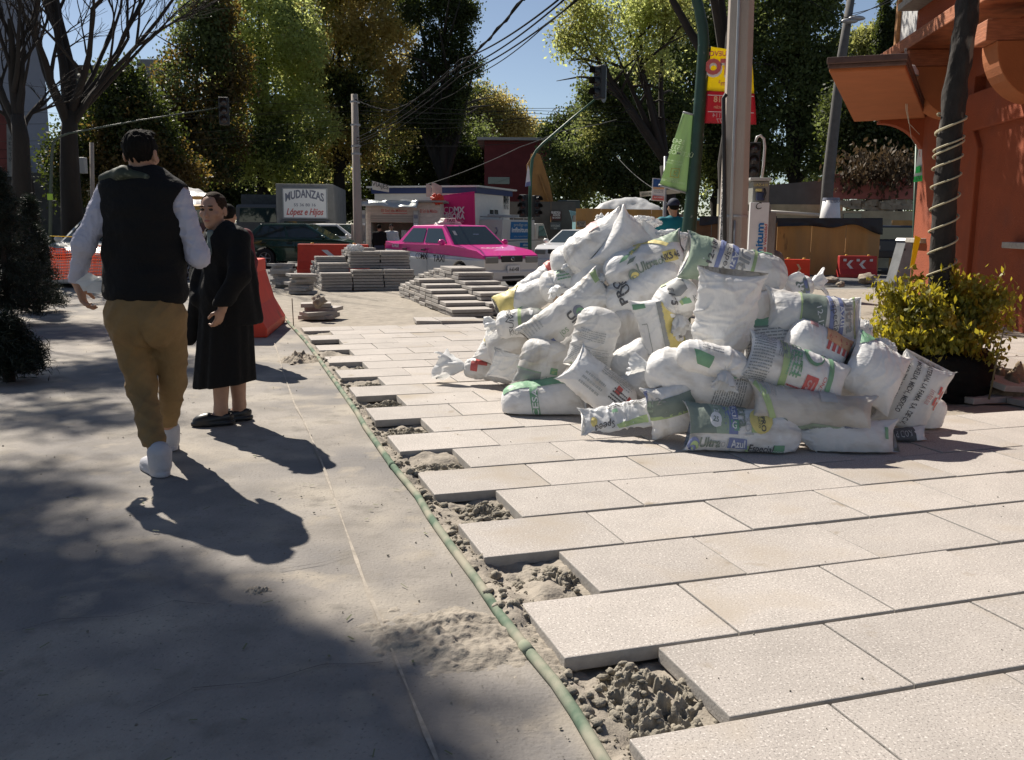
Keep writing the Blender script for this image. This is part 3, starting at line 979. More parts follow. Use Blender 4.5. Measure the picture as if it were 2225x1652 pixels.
S(10, 'sack with grey panel and lime stripe marked 60% K on the left side', 1134, 702, 112, 66, 6, 'tr', 4, 25, 0.65, -0.06, wr=0.6,
  prints=[(R_, -.12, .02, -.25, .85, 'lime'), (R_, .02, .95, -.2, .85, 'grey'), (T_, 'NOP', -.48, .3, .04, 82, 'black', .0, 0), (T_, 'SUIVE', -.36, -.05, .04, 82, 'black', .0, 0), (T_, 'K-CLS', -.22, -.55, .034, 3, 'grey', 0, 0), (R_, .08, .18, -.65, -.4, 'green'), (D_, .3, -.5, .012, 'black'), (T_, '60% K', .6, -.52, .034, 3, 'grey', 0, 0), (D_, .4, .3, .02, 'white', .8), (P_, [(.35, .85), (.95, .85), (.95, .2)], 'dgreen')])
S(11, 'white sack with a bright yellow end on the left slope', 1140, 650, 138, 70, 27, 'sr', 8, 30, 0.65, 0.02, wr=0.6, prints=[(R_, -.97, -.35, -.7, .95, 'yellow'), (P_, [(-.35, .95), (.1, .9), (-.35, -.3)], 'yellow'), (LN, -.5, -.1, -.8, -.4, 3, 'green')])
S(12, 'plain white sack with a small red corner at the upper left edge of the heap', 1166, 617, 116, 52, 34, 'rs', 0, 20, 0.6, 0.12, prints=[(R_, .62, .92, -.1, .9, 'red')])
S(13, 'upright white sack with green and yellow print at the left edge above the red sack', 1085, 752, 100, 84, 68, 'sr', 6, 8, 0.65, 0.02, wr=0.5, prints=[(R_, .0, .5, -.5, -.1, 'lime'), (R_, .0, .1, -.1, .7, 'yellow'), (R_, -.12, .0, -.7, .5, 'dgreen'), (LN, .3, .8, -.9, .5, 6, 'grey')])
S(46, 'white torn sack flap draped over the left edge of the heap', 1100, 795, 70, 74, 75, 'ss', 0, 0, 0.22, -0.12, wr=0.9, m=M_film)
S(14, 'red ended sack with a long ragged neck, on the ground at far left', 1066, 806, 118, 50, -8, 'tr', 0, 25, 0.7, 0.0, wr=0.7, m=M_sackg, tuft=0.12, tlen=0.24, prints=[(R_, -.6, -.15, .1, .95, 'red'), (R_, -.75, -.5, -.3, .3, 'red')])
S(15, 'upright grey-white sack with a dark grey band and green logo, front left', 1180, 792, 112, 112, 80, 'sr', 0, 4, 0.55, -0.08, wr=0.8, m=M_sackg,
  prints=[(R_, -.85, -.28, .0, .92, 'grey'), (R_, -.28, -.22, .0, .92, 'sage'), (R_, -.25, .0, -.42, -.22, 'green'), (P_, [(-.25, -.42), (-.1, -.42), (-.0, -.3), (-.2, -.25)], 'lime'), (T_, 'KCl', -.42, -.3, .035, -90, 'grey', 0, 0), (R_, -.55, -.54, -.55, -.1, 'grey'), (T_, 'C', -.66, -.2, .035, -90, 'grey', 0, 0), (D_, -.75, .15, .014, 'white')])
S(16, 'leaning white sack with a faint box of small print and a stitched lower end', 1291, 737, 142, 98, 77, 'sr', 6, 6, 0.6, -0.22, wr=0.75, m=M_sackg, prints=[(LN, -.75, -.25, -.6, .75, 9, 'lgrey', 1), (R_, -.2, -.19, -.5, .4, 'grey'), (LN, -.0, .35, -.3, .5, 5, 'lgrey', 1), (R_, -.93, -.86, -.7, .5, 'lime')])
S(17, 'plain shaded sack deep between the leaning sack and the yellow banded one', 1366, 722, 100, 90, 80, 'rr', 0, 5, 0.7, 0.12, wr=0.3, m=M_sackg)
S(18, 'small plain sack with one bright sunlit patch below the shaded one', 1373, 782, 92, 76, 30, 'rr', 20, 25, 0.7, 0.02, wr=0.4, m=M_sackg)
S(19, 'plain grey sack low in the gap left of the big knotted sack', 1388, 832, 100, 70, 35, 'rr', 10, 20, 0.7, 0.06, wr=0.4, m=M_sackg)
S(23, 'sack with a broad yellow band marked 50 standing left of the plain white pillow-like sack', 1434, 714, 150, 96, 104, 'ss', 0, 4, 0.5, -0.16, wr=0.45,
  prints=[(R_, -.9, .8, -.98, -.15, 'yellow'), (R_, -.9, .84, -.17, -.02, 'grey'), (P_, [(-.9, -.98), (-.2, -.98), (-.6, -.7), (-.9, -.66)], 'lime'), (R_, -.3, .2, -.8, -.42, 'white'), (D_, -.32, -.62, .034, 'white'), (T_, '50', -.32, -.62, .03, -95, 'black', .02, 0), (T_, '3.6', .02, -.62, .04, -95, 'black', .02, 0), (R_, -.62, .25, .38, .40, 'grey'), (R_, .24, .26, .38, .6, 'grey'), (T_, 'KSC', -.7, .75, .045, -95, 'lgrey', 0, 0), (R_, .72, .88, .3, .8, 'green')])
S(24, 'sack with dark print and a hanging knot, left of the big white pillow-like sack', 1470, 655, 104, 92, 40, 'rr', 0, 0, 0.8, -0.2, wr=0.7, knots=[(-.35, -.35, .08)], tuft=.075, tlen=.1,
  prints=[(P_, [(-.1, .3), (.1, .9), (.7, .6), (.6, .2), (.2, .15)], 'grey'), (T_, 'S-13', -.05, .3, .045, 60, 'black', .02, 0), (R_, .0, .35, -.1, .05, 'lime'), (T_, 'K', .6, -.2, .04, -30, 'grey', 0, 0), (P_, [(-.2, .9), (.4, .7), (.45, .82), (-.1, 1.05)], 'lime'), (P_, [(.1, -.1), (.4, -.2), (.42, -.05), (.15, .08)], 'green')])
S(26, 'big plain white sack standing upright like a pillow in the middle of the heap', 1577, 678, 186, 142, 84, 'rs', 4, 2, 0.42, -0.28, wr=1.25, lump=0.9)
S(27, 'plain white sack corner in shade right of the upright pillow-like sack', 1656, 672, 90, 80, 100, 'rs', 0, 5, 0.5, 0.05)
S(28, 'sack on the right shoulder, its left half plain, its right half printed green', 1764, 684, 208, 100, -6, 'ss', 5, 26, 0.62, -0.12, wr=0.5, m=M_sackg,
  prints=[(R_, -.28, .22, -1.0, 1.05, 'dgreen'), (R_, -.31, -.27, -1.0, 1.05, 'lime'), (T_, '12-12-18', .14, -.45, .042, -72, 'white', 0, 0), (P_, [(.22, .9), (.3, .9), (.42, -.95), (.33, -.95)], 'blue'), (T_, 'Especial', .40, -.15, .042, -72, 'black', 0, 0), (P_, [(.44, .8), (.53, .8), (.62, -.9), (.53, -.9)], 'blue'), (T_, 'Azul', .545, -.1, .046, -76, 'white', .01, 0), (T_, 'Ultra', .70, .0, .07, -76, 'grey', .03, 0), (P_, [(.8, .9), (.85, .9), (.93, -.9), (.88, -.9)], 'lime'), (R_, .22, .5, .88, 1.1, 'blue')])
S(29, 'sack with a green top over rows of dark small print, shaded right of centre', 1668, 735, 120, 94, 5, 'sr', 0, 18, 0.6, 0.0, wr=0.6, m=M_sackg, prints=[(R_, -.8, .75, .35, 1.0, 'green'), (LN, -.85, .8, -.85, .25, 11, 'grey'), (R_, -.85, .75, .28, .36, 'dgreen')])
S(30, 'sack with a row of red house shapes on orange, under the right shoulder', 1776, 762, 150, 110, -24, 'rs', 0, 12, 0.6, -0.08, wr=0.4,
  prints=[(P_, [(-.05, .98), (.9, .6), (.9, .2), (-.05, .3)], 'orange')] + [(R_, .02 + i * .17, .12 + i * .17, .05, .42, 'red') for i in range(5)] + [(P_, [(.0 + i * .17, .4), (.14 + i * .17, .4), (.07 + i * .17, .58)], 'red') for i in range(5)] + [(R_, -.6, -.35, .55, .8, 'pink'), (T_, 'B-2, B2 Y B1', .38, -.22, .030, 182, 'grey', 0, 0), (T_, 'OCANADA', .4, -.42, .030, 182, 'grey', 0, 0), (LN, .1, .7, -.8, -.55, 2, 'lgrey')])
S(31, 'plain grey-white sack behind the sack with red houses', 1838, 735, 110, 76, 12, 'rr', -10, 20, 0.65, 0.1, wr=0.6, m=M_sackg)
S(20, 'white sack with a green band lettered OCESA lying on the paving, front left', 1182, 868, 190, 96, 10, 'rs', 4, 32, 0.66, -0.05, wr=0.45, sag=0.2,
  prints=[(R_, -.9, .95, .28, .85, 'green'), (R_, -.9, -.3, .42, .7, 'green'), (R_, -.28, -.1, -1.1, .28, 'green'), (T_, 'OCESA', -.19, -.4, .05, 84, 'white', .02, 0)])
S(21, 'white sack slanting down right at front left, red and black small print at its end', 1302, 838, 176, 96, -38, 'sr', 6, 14, 0.6, -0.1, wr=0.5,
  prints=[(LN, -.2, .7, .3, .9, 7, 'lgrey'), (R_, .35, .5, .05, .3, 'red'), (LN, .3, .7, -.2, .2, 4, 'black'), (R_, .72, .86, -.1, .25, 'red'), (LN, .5, .9, -.5, -.25, 3, 'black'), (LN, -.5, .1, -.4, .1, 3, 'lgrey')])
S(22, 'nearly empty flat white sack printed Speed with a lime stripe lying on the slabs', 1340, 905, 170, 66, 9, 'ss', 0, 40, 0.3, -0.3, wr=1.6, lump=1.6, m=M_film, prints=[(P_, [(-.05, -.55), (.8, -.2), (.8, -.62), (.0, -.8)], 'lime'), (T_, 'Speed', -.35, -.55, .045, 184, 'black', .01, .2), (D_, -.62, -.2, .022, 'yellow'), (LN, -.2, .7, .35, .6, 2, 'black'), (R_, -.1, .05, .1, .3, 'green')])
S(40, 'sack with a dark green middle and white bottom standing at front centre', 1461, 890, 128, 112, 104, 'ss', 0, 2, 0.5, -0.32, wr=0.6,
  prints=[(P_, [(-.1, .95), (-.1, -.9), (.62, -.9), (.45, .95)], 'dgreen'), (P_, [(-.22, .95), (-.05, -.95), (.05, -.95), (-.1, .95)], 'lime'), (P_, [(.4, .98), (.9, .75), (.9, .6), (.4, .8)], 'blue'), (T_, '12-', .48, .35, .05, -95, 'grey', 0, 0), (P_, [(.1, .95), (.5, .95), (.5, .5), (.1, .6)], 'sage'), (D_, .1, -.8, .028, 'dgreen')])
S(41, 'large white sack knotted at its left, with a block of small print at its right', 1520, 826, 240, 114, -13, 'tr', 6, 18, 0.68, -0.25, wr=0.45, tuft=0.06, prints=[(LN, .25, .8, -.72, .2, 13, 'grey', 1)])
S(42, 'white sack with green triangles and a forward facing knot, on the large knotted sack', 1546, 783, 160, 76, -14, 'rr', 0, 10, 0.75, -0.36, wr=0.6, knots=[(.38, -.35, .08)], tuft=.07, tlen=.09, prints=[(P_, [(-.62, .25), (-.05, .1), (-.1, -.35), (-.45, -.3)], 'green'), (P_, [(.35, -.35), (.75, -.5), (.5, -.9), (.4, -.8)], 'green'), (LN, -.4, .2, .3, .55, 2, 'lgrey')])
S(36, 'sack crowded with green print, a green circle and a red square, front right', 1728, 808, 250, 112, -19, 'ss', 4, 22, 0.62, -0.2, wr=0.45,
  prints=[(LN, -.9, -.5, -.95, .95, 22, 'grey'), (LN, -.45, -.15, .1, .9, 9, 'grey', 1), (P_, [(-.45, .95), (-.33, .95), (-.12, -.98), (-.24, -.98)], 'lime'), (P_, [(-.42, .95), (-.37, .95), (-.3, .2), (-.36, .2)], 'dgreen'), (T_, 'FERTI', -.12, .35, .07, -78, 'green', .0, .2), (LN, -.25, -.02, -.3, .4, 4, 'green', 1), (D_, .18, .55, .06, 'green', 1.1), (D_, .2, .5, .035, 'white', 1.4, .0085), (R_, .12, .34, -.62, -.12, 'red'), (T_, '15', .23, -.37, .05, 172, 'pink', .02, 0), (T_, 'TECNO', .42, -.35, .026, 80, 'red', 0, 0), (P_, [(.46, .95), (.55, .95), (.63, -.98), (.53, -.98)], 'green'), (LN, -.15, .1, -.62, -.5, 1, 'red')])
S(37, 'long dirty grey sack stretched under the green printed one, front right', 1765, 890, 296, 90, -7, 'ss', 0, 24, 0.66, -0.18, wr=0.6, m=M_sackd, bend=-0.04,
  prints=[(P_, [(-.3, -.9), (-.05, -.6), (.45, -.62), (.2, -.95)], 'sage'), (T_, 'Especial', .12, -.8, .03, 182, 'grey', 0, 0), (R_, .45, .75, -.78, -.55, 'navy'), (R_, .05, .3, .2, .8, 'lgrey'), (LN, -.9, -.6, .2, .9, 6, 'lgrey', 1), (P_, [(-.98, .6), (-.9, .9), (-.55, -.7), (-.62, -.8)], 'lime'), (D_, -.45, -.75, .025, 'dgreen')])
S(38, 'green, white and blue printed sack with a yellow disc at the bottom front', 1610, 936, 262, 112, -3, 'st', 3, 24, 0.56, -0.12, wr=0.5, sag=0.3,
  prints=[(R_, -.96, -.25, -.2, .95, 'dgreen'), (P_, [(-.6, .95), (-.25, .95), (-.25, -.2), (-.45, -.2)], 'sage'), (P_, [(-.38, .95), (-.28, .95), (-.2, -.2), (-.3, -.2)], 'blue'), (T_, '12-12-18', -.46, .5, .04, -82, 'white', 0, 0), (D_, -.47, .18, .032, 'white'), (T_, '25', -.47, .18, .028, -10, 'dgreen', .02, 0), (R_, -.22, -.1, -.2, .95, 'blue'), (T_, 'Azul', -.16, .5, .04, -85, 'white', .0, 0), (T_, 'Ultra', -.02, .55, .07, -85, 'dgreen', .02, 0), (R_, -.25, -.08, -.1, .2, 'green'), (T_, 'G', -.165, .05, .035, 0, 'white', .01, 0), (T_, 'sol', .08, .05, .06, -85, 'lgrey', 0, 0), (D_, .28, .28, .062, 'yellow', 1.05), (T_, 'CUPRO', .31, .3, .03, -85, 'black', .02, 0), (T_, 'PRODUCTO', .24, .3, .014, -85, 'black', .01, 0),
          (T_, 'Ultra', -.55, -.46, .052, 0, 'dgreen', .03, .15), (T_, 'sol', -.34, -.46, .048, 0, 'lgrey', 0, .15), (P_, [(-.24, -.3), (.05, -.32), (.08, -.62), (-.26, -.6)], 'blue'), (T_, 'Azul', -.09, -.46, .04, 0, 'white', .015, 0), (T_, 'Especial', .3, -.55, .04, 0, 'black', .015, .2), (R_, .5, .68, -.75, -.42, 'green'), (T_, 'COSMO', .59, -.62, .017, 0, 'white', 0, 0), (R_, .04, .1, -.7, -.5, 'lime'), (R_, .12, .24, -.12, .1, 'lime')] + ultralogo(-.84, -.5, .030, 'blue', 'lime'))
S(39, 'plain white sack with a pointed right corner lying at the bottom right front', 1850, 952, 212, 96, -5, 'ts', 0, 22, 0.6, -0.08, wr=0.4, m=M_sackg, sag=0.3, prints=[(LN, -.75, -.2, .35, .85, 12, 'lgrey', 1), (R_, .62, .7, .0, .4, 'green')])
S(32, 'large bright white sack with green on its far corner, right end', 1897, 808, 142, 142, -30, 'ss', 2, 24, 0.6, -0.14, wr=0.7, prints=[(P_, [(-.9, .3), (-.9, .98), (-.2, .98), (-.7, .4)], 'green'), (LN, -.4, .2, .5, .65, 2, 'lgrey')])
S(33, 'upright sack printed with address lines reading MORELIA, MICH., MEXICO, at the right end', 1983, 862, 178, 116, 66, 'ss', 0, 4, 0.58, -0.12, wr=0.4, m=M_sackg,
  prints=[(T_, 'MATERIAL LA FAMA, S.A. DE C.V.', .05, .02, .0245, -160 + 10 - 2, 'black', .015, 0) if False else (T_, 'MATERIAL LA FAMA, S.A. DE C.V.', .12, .05, .0255, 180, 'black', .018, 0), (T_, 'MORELIA, MICH., MEXICO', .18, .33, .0255, 180, 'black', .018, 0), (T_, '(443) 323-1342, 323-1357', .10, .60, .0255, 180, 'black', .018, 0), (T_, 'infasa', .15, -.25, .04, 180, 'pink', 0, .2), (R_, .3, .5, -.52, -.42, 'red'), (R_, .0, .22, -.52, -.42, 'red'), (R_, .2, .42, -.66, -.58, 'red'), (R_, -.1, .12, -.66, -.58, 'red')])
S(34, 'small plain white sack bulging out behind the address printed sack at the far right', 2018, 905, 90, 66, 70, 'rr', 0, 0, 0.7, 0.06, wr=0.3)
S(35, 'low sack with a black patch on the ground under the address printed sack', 1968, 952, 96, 44, 4, 'rs', 0, 20, 0.6, -0.02, wr=0.4, sag=0.2, prints=[(R_, -.8, .35, -.6, .8, 'black'), (T_, 'KOD P', -.2, .2, .03, 180, 'lgrey', 0, 0)])
def crumple(cx, cy, dy, r, seed, label, sx=1.3, sz=1.0, material=None):
    bm_ = bmesh.new()
    bmesh.ops.create_icosphere(bm_, subdivisions=5, radius=1)
    P = np.array([v.co[:] for v in bm_.verts])
    F_ = [[v.index for v in f.verts] for f in bm_.faces]
    bm_.free()
    d = 1 - 0.5 * np.abs(noise(P[:, 0] * 2.2, P[:, 1] * 2.2, P[:, 2] * 2.2, seed)) - 0.35 * np.abs(noise(P[:, 0] * 5, P[:, 1] * 5, P[:, 2] * 5, seed + 2)) + 0.2 * noise(P[:, 0], P[:, 1], P[:, 2], seed + 5)
    P = P * d[:, None] * r * np.array([sx, 0.8, sz])
    o = mesh_obj('plastic_bag', P, F_, material or M_film, None, True)
    o.location = at(cx, cy, pileY(cx, cy) + dy)
    return tag(o, label, 'plastic bag')
crumple(1402, 484, 0.12, 0.085, 3, 'crumpled translucent bag mouth behind the topmost sack', 1.4, 0.75)
crumple(1313, 483, 0.12, 0.075, 4, 'small crumpled beige bag corner poking up at the top left of the heap', 1.2, 1.0)
crumple(1453, 512, 0.0, 0.10, 5, 'clear crumpled plastic bag at the top right, before the man in turquoise', 1.6, 0.45)
crumple(1880, 733, 0.15, 0.08, 6, 'crumpled bag end standing up behind the large bright white sack', 0.7, 1.5)
crumple(1915, 755, -0.12, 0.075, 9, 'torn bright plastic knot on top of the large bright white sack', 1.2, 0.9)
for i, (cx, cy, Lp, Wp, an, dy) in enumerate([(1330, 660, 200, 120, 20, .5), (1480, 600, 200, 120, -10, .55), (1560, 760, 220, 120, 5, .35), (1700, 720, 220, 120, 0, .5), (1420, 840, 220, 120, 10, .4), (1680, 880, 240, 120, 0, .4), (1250, 760, 190, 120, 30, .45), (1850, 850, 200, 120, 0, .35), (1130, 740, 150, 110, 20, .35), (1600, 640, 200, 120, 0, .5), (1950, 900, 130, 100, 60, .3)]):
    S(60 + i, 'plain sack buried inside the heap, glimpsed only through gaps', cx, cy, Lp, Wp, an, 'rr', 0, 20, 0.7, dy, wr=0.3, m=M_sackg)
# ================================================================== PEOPLE (smooth blended volumes, meshed as one skin)
def v3(*a): return np.array(a, float)
def rc(p, a, b, ra, rb=None, sq=None):
    """tapered limb from a to b"""
    rb = ra if rb is None else rb
    a, b = np.asarray(a, float), np.asarray(b, float)
    ab = b - a
    t = np.clip(((p - a) @ ab) / (ab @ ab + 1e-12), 0, 1)
    d = p - (a + t[:, None] * ab)
    if sq is not None: d = d / np.asarray(sq)
    return np.sqrt((d * d).sum(1)) - (ra + (rb - ra) * t)
def ell(p, c, r, R=None):
    q = p - np.asarray(c)
    if R is not None: q = q @ np.asarray(R)
    r = np.asarray(r, float)
    k0 = np.sqrt(((q / r) ** 2).sum(1)) + 1e-9
    k1 = np.sqrt(((q / r ** 2) ** 2).sum(1)) + 1e-9
    return k0 * (k0 - 1) / k1
def smin(k, *ds):
    r = ds[0]
    for d in ds[1:]:
        h = np.clip(0.5 + 0.5 * (d - r) / k, 0, 1)
        r = d * (1 - h) + r * h - k * h * (1 - h)
    return r
def smax(k, a, b): return -smin(k, -a, -b)
def sdf_mesh(f, lo, hi, h):
    lo, hi = np.asarray(lo, float), np.asarray(hi, float)
    n = np.ceil((hi - lo) / h).astype(int) + 1
    xs = [lo[i] + h * np.arange(n[i]) for i in range(3)]
    X = np.stack(np.meshgrid(*xs, indexing='ij'), -1).reshape(-1, 3)
    vals = np.concatenate([f(X[i:i + 200000]) for i in range(0, len(X), 200000)]).reshape(n)
    s = vals < 0
    c = [(i, j, k) for i in (0, 1) for j in (0, 1) for k in (0, 1)]
    m = n - 1
    def sub(A, o): return A[o[0]:o[0] + m[0], o[1]:o[1] + m[1], o[2]:o[2] + m[2]]
    cnt = np.zeros(m, int)
    pos = np.zeros((*m, 3))
    for a in c:
        for ax in range(3):
            if a[ax]: continue
            b = list(a)
            b[ax] = 1
            sa, sb = sub(s, a), sub(s, b)
            x = sa != sb
            va, vb = sub(vals, a), sub(vals, b)
            t = np.where(x, va / np.where(x, va - vb, 1), 0)
            for i in range(3):
                pos[..., i] += np.where(x, a[i] + (t if i == ax else 0), 0)
            cnt += x
    act = cnt > 0
    idx = -np.ones(m, int)
    idx[act] = np.arange(act.sum())
    base = np.stack(np.nonzero(act), -1)
    V = lo + h * (base + pos[act] / cnt[act][:, None])
    F = []
    for ax in range(3):
        o1, o2 = [i for i in range(3) if i != ax]
        sl = [slice(1, m[i]) for i in range(3)]
        sl[ax] = slice(0, m[ax])
        A = s[tuple(sl)]
        sl2 = list(sl)
        sl2[ax] = slice(1, m[ax] + 1)
        B = s[tuple(sl2)]
        e = np.nonzero(A != B)
        ijk = np.stack(e, -1) + np.array([0 if i == ax else 1 for i in range(3)])
        flip = A[e]
        def g(d1, d2):
            q = ijk.copy()
            q[:, o1] -= d1
            q[:, o2] -= d2
            return idx[q[:, 0], q[:, 1], q[:, 2]]
        Q = np.stack([g(0, 0), g(1, 0), g(1, 1), g(0, 1)], -1)
        if ax == 1: flip = ~flip
        Q[~flip] = Q[~flip][:, ::-1]
        F.append(Q)
    F = np.concatenate(F)
    F = F[(F >= 0).all(1)]
    return V, F
def skin(name, f, lo, hi, h, material, parent, off):
    V, F = sdf_mesh(f, lo, hi, h)
    return fast_obj(name, V - np.asarray(off), 4, material, parent, True, F=F)
def hand(wrist, dirn, palm_n, thumb_dir, size=1.0, curl=0.6):
    """skin distance of a hand: palm, four unequal curled fingers, thumb from the side of the palm"""
    d = np.asarray(dirn, float) / np.linalg.norm(dirn)
    n = np.asarray(palm_n, float)
    n = n - d * (n @ d)
    n /= np.linalg.norm(n)
    s_ = np.cross(d, n)
    if s_ @ np.asarray(thumb_dir) < 0: s_ = -s_
    w0 = np.asarray(wrist, float)
    pr = []
    k = size
    kn = w0 + d * 0.085 * k
    R = np.stack([s_, d, n], -1)
    pr.append(('e', w0 + d * 0.045 * k, np.array([0.040, 0.055, 0.017]) * k, R))
    fl = [0.070, 0.078, 0.073, 0.056]
    for i in range(4):
        b = kn + s_ * (0.030 - 0.0195 * i) * k - d * 0.004 * abs(i - 1) * k
        a = b
        ang = 0.25 + 0.12 * i
        for j, fr in enumerate((0.45, 0.32, 0.25)):
            ang2 = ang + curl * (j * 0.75)
            q = a + (d * math.cos(ang2) + n * math.sin(ang2)) * fl[i] * fr * k
            pr.append(('c', a, q, (0.0092 - 0.0008 * j) * k, (0.0085 - 0.0008 * j) * k))
            a = q
    t0 = w0 + d * 0.025 * k + s_ * 0.026 * k + n * 0.004
    t1 = t0 + (d * 0.55 + s_ * 0.62 + n * 0.35) * 0.042 * k
    t2 = t1 + (d * 0.85 + s_ * 0.05 + n * 0.5) * 0.036 * k
    pr += [('c', t0, t1, 0.0125 * k, 0.0105 * k), ('c', t1, t2, 0.0105 * k, 0.0088 * k)]
    def f(p):
        r = None
        for q in pr:
            dd = ell(p, q[1], q[2], q[3]) if q[0] == 'e' else rc(p, q[1], q[2], q[3], q[4])
            r = dd if r is None else smin(0.006, r, dd)
        return r
    return f
def head_sdf(c, yaw, k=1.0, pitch=0.0):
    """head centred at c, face towards (sin yaw, cos yaw)"""
    c = np.asarray(c, float)
    fy, fx = np.array([math.sin(yaw), math.cos(yaw), 0]), np.array([math.cos(yaw), -math.sin(yaw), 0])
    up = np.array([0, 0, 1.0])
    fy, up = fy * math.cos(pitch) + up * math.sin(pitch), up * math.cos(pitch) - fy * math.sin(pitch)
    R = np.stack([fx, fy, up], -1)
    def f(p):
        q = (p - c) @ R / k
        a = np.abs(q[:, 0:1])
        qs = np.concatenate([a, q[:, 1:]], 1)
        d = ell(q, (0, -0.012, 0.028), (0.077, 0.097, 0.090))
        d = smin(0.03, d, ell(q, (0, 0.022, -0.035), (0.062, 0.070, 0.085)))
        d = smin(0.02, d, ell(q, (0, 0.062, -0.096), (0.030, 0.028, 0.022)))
        d = smin(0.015, d, ell(qs, (0.045, 0.060, -0.022), (0.025, 0.022, 0.02)))
        d = smax(0.014, d, -ell(qs, (0.032, 0.098, 0.010), (0.018, 0.014, 0.011)))
        d = smin(0.008, d, rc(q, (0, 0.088, 0.008), (0, 0.109, -0.030), 0.0085, 0.0125))
        d = smin(0.006, d, ell(qs, (0.012, 0.096, -0.034), (0.009, 0.011, 0.008)))
        d = smin(0.005, d, ell(q, (0, 0.089, -0.058), (0.024, 0.010, 0.006)))
        d = smin(0.005, d, ell(q, (0, 0.087, -0.070), (0.020, 0.011, 0.007)))
        d = smin(0.012, d, ell(qs, (0.032, 0.089, 0.026), (0.022, 0.012, 0.007)))
        ear = smax(0.004, ell(qs, (0.081, -0.012, -0.006), (0.011, 0.022, 0.034)), -ell(qs, (0.092, -0.006, -0.004), (0.008, 0.011, 0.02)))
        d = smin(0.006, d, ear)
        return d * k
    return f, R
M_skin = mat('brown_skin', (0.36, 0.20, 0.13), 0.55, var=0.08, vscale=30, bump=0.001, bscale=200)
M_skin2 = mat('lighter_skin', (0.34, 0.19, 0.125), 0.5, var=0.08, vscale=30, bump=0.001, bscale=200)
M_hair = mat('dark_hair', (0.007, 0.006, 0.005), 0.85, spec=0.12, var=0.4, vscale=60, bump=0.004, bscale=220, stretch=(1, 1, .35))
M_hairb = mat('brown_hair', (0.028, 0.017, 0.011), 0.85, spec=.1, var=0.5, vscale=50, bump=0.003, bscale=200, stretch=(1, .4, 1))
M_eye = mat('eye_dark', (0.02, 0.015, 0.012), 0.2)
M_lip = mat('lip', (0.30, 0.10, 0.085), 0.5)
M_black = mat('black_cloth', (0.006, 0.006, 0.0065), 0.9, spec=0.25, bump=0.02, bscale=11)
M_khaki = mat('khaki_cotton', (0.20, 0.125, 0.05), 0.9, var=0.2, vscale=7, bump=0.018, bscale=12)
M_shirt = mat('white_shirt', (0.46, 0.46, 0.55), 0.85, var=0.05, bump=0.02, bscale=13, trans=0.12)
M_vest = mat('black_quilting', (0.004, 0.004, 0.0045), 0.9, spec=0.3, bump=0.02, bscale=14)
M_camo = mat('green_lining', (0.022, 0.028, 0.015), 0.7, var=0.3, vscale=14, spots=[((0.09, 0.10, 0.065), 18, 0.6, 0.65), ((0.03, 0.04, 0.02), 22, 0.6, 0.65)])
M_shoe = mat('white_trainer', (0.40, 0.40, 0.43), 0.6, var=0.08, vscale=20, bump=0.002, bscale=90)
M_rubber = mat('black_rubber', (0.015, 0.015, 0.016), 0.7)
def eyes_lips(parent, hd, R, c, k, off, lips=True):
    for sx in (-1, 1):
        mb = MB()
        mb.ball((0, 0, 0), (0.016 * k, 0.007 * k, 0.008 * k))
        o = mb.build('eye', M_eye, parent)
        M3 = Matrix(R.tolist())
        o.matrix_local = Matrix.Translation(Vector(np.asarray(c) + R @ np.array([0.032 * sx, 0.0885, 0.009]) * k - np.asarray(off))) @ M3.to_4x4()
        mb = MB()
        mb.ball((0, 0, 0), (0.021 * k, 0.006 * k, 0.0045 * k))
        o = mb.build('eyebrow', M_hair, parent)
        o.matrix_local = Matrix.Translation(Vector(np.asarray(c) + R @ np.array([0.033 * sx, 0.0965, 0.033]) * k - np.asarray(off))) @ M3.to_4x4()
    mb = MB()
    mb.ball((0, 0, 0), (0.022 * k, 0.005 * k, 0.0065 * k))
    o = mb.build('lips', M_lip, parent)
    o.matrix_local = Matrix.Translation(Vector(np.asarray(c) + R @ np.array([0, 0.0945, -0.064]) * k - np.asarray(off))) @ Matrix(R.tolist()).to_4x4()
DM = 4.8
def mp(x, y, d=0.0): return np.array(at(x, y, DM + d)[:])
J_ = dict(head=mp(307, 337, .02), neck=mp(310, 392), chest=mp(313, 470, .0), belly=mp(315, 560, .02), pelvis=mp(318, 668, .0),
          ls=mp(236, 418), le=mp(183, 530, -.06), lw=mp(166, 612, .03), rs=mp(388, 425), re=mp(432, 558, .0), rw=mp(398, 545, .22),
          lh=mp(274, 690), lk=mp(308, 838, .02), la=mp(343, 1000, -.22), rh=mp(362, 690), rk=mp(377, 830, .16), ra=mp(362, 937, .33))
base = np.array([J_['pelvis'][0], J_['pelvis'][1], Z_PATH])
hd, HR = head_sdf(J_['head'], 0.05, 0.97)
hl = hand(J_['lw'] + v3(.012, 0, -.025), (0.18, .1, -1), (1, .1, 0), (.1, 1, -.1), 1.0, 0.9)
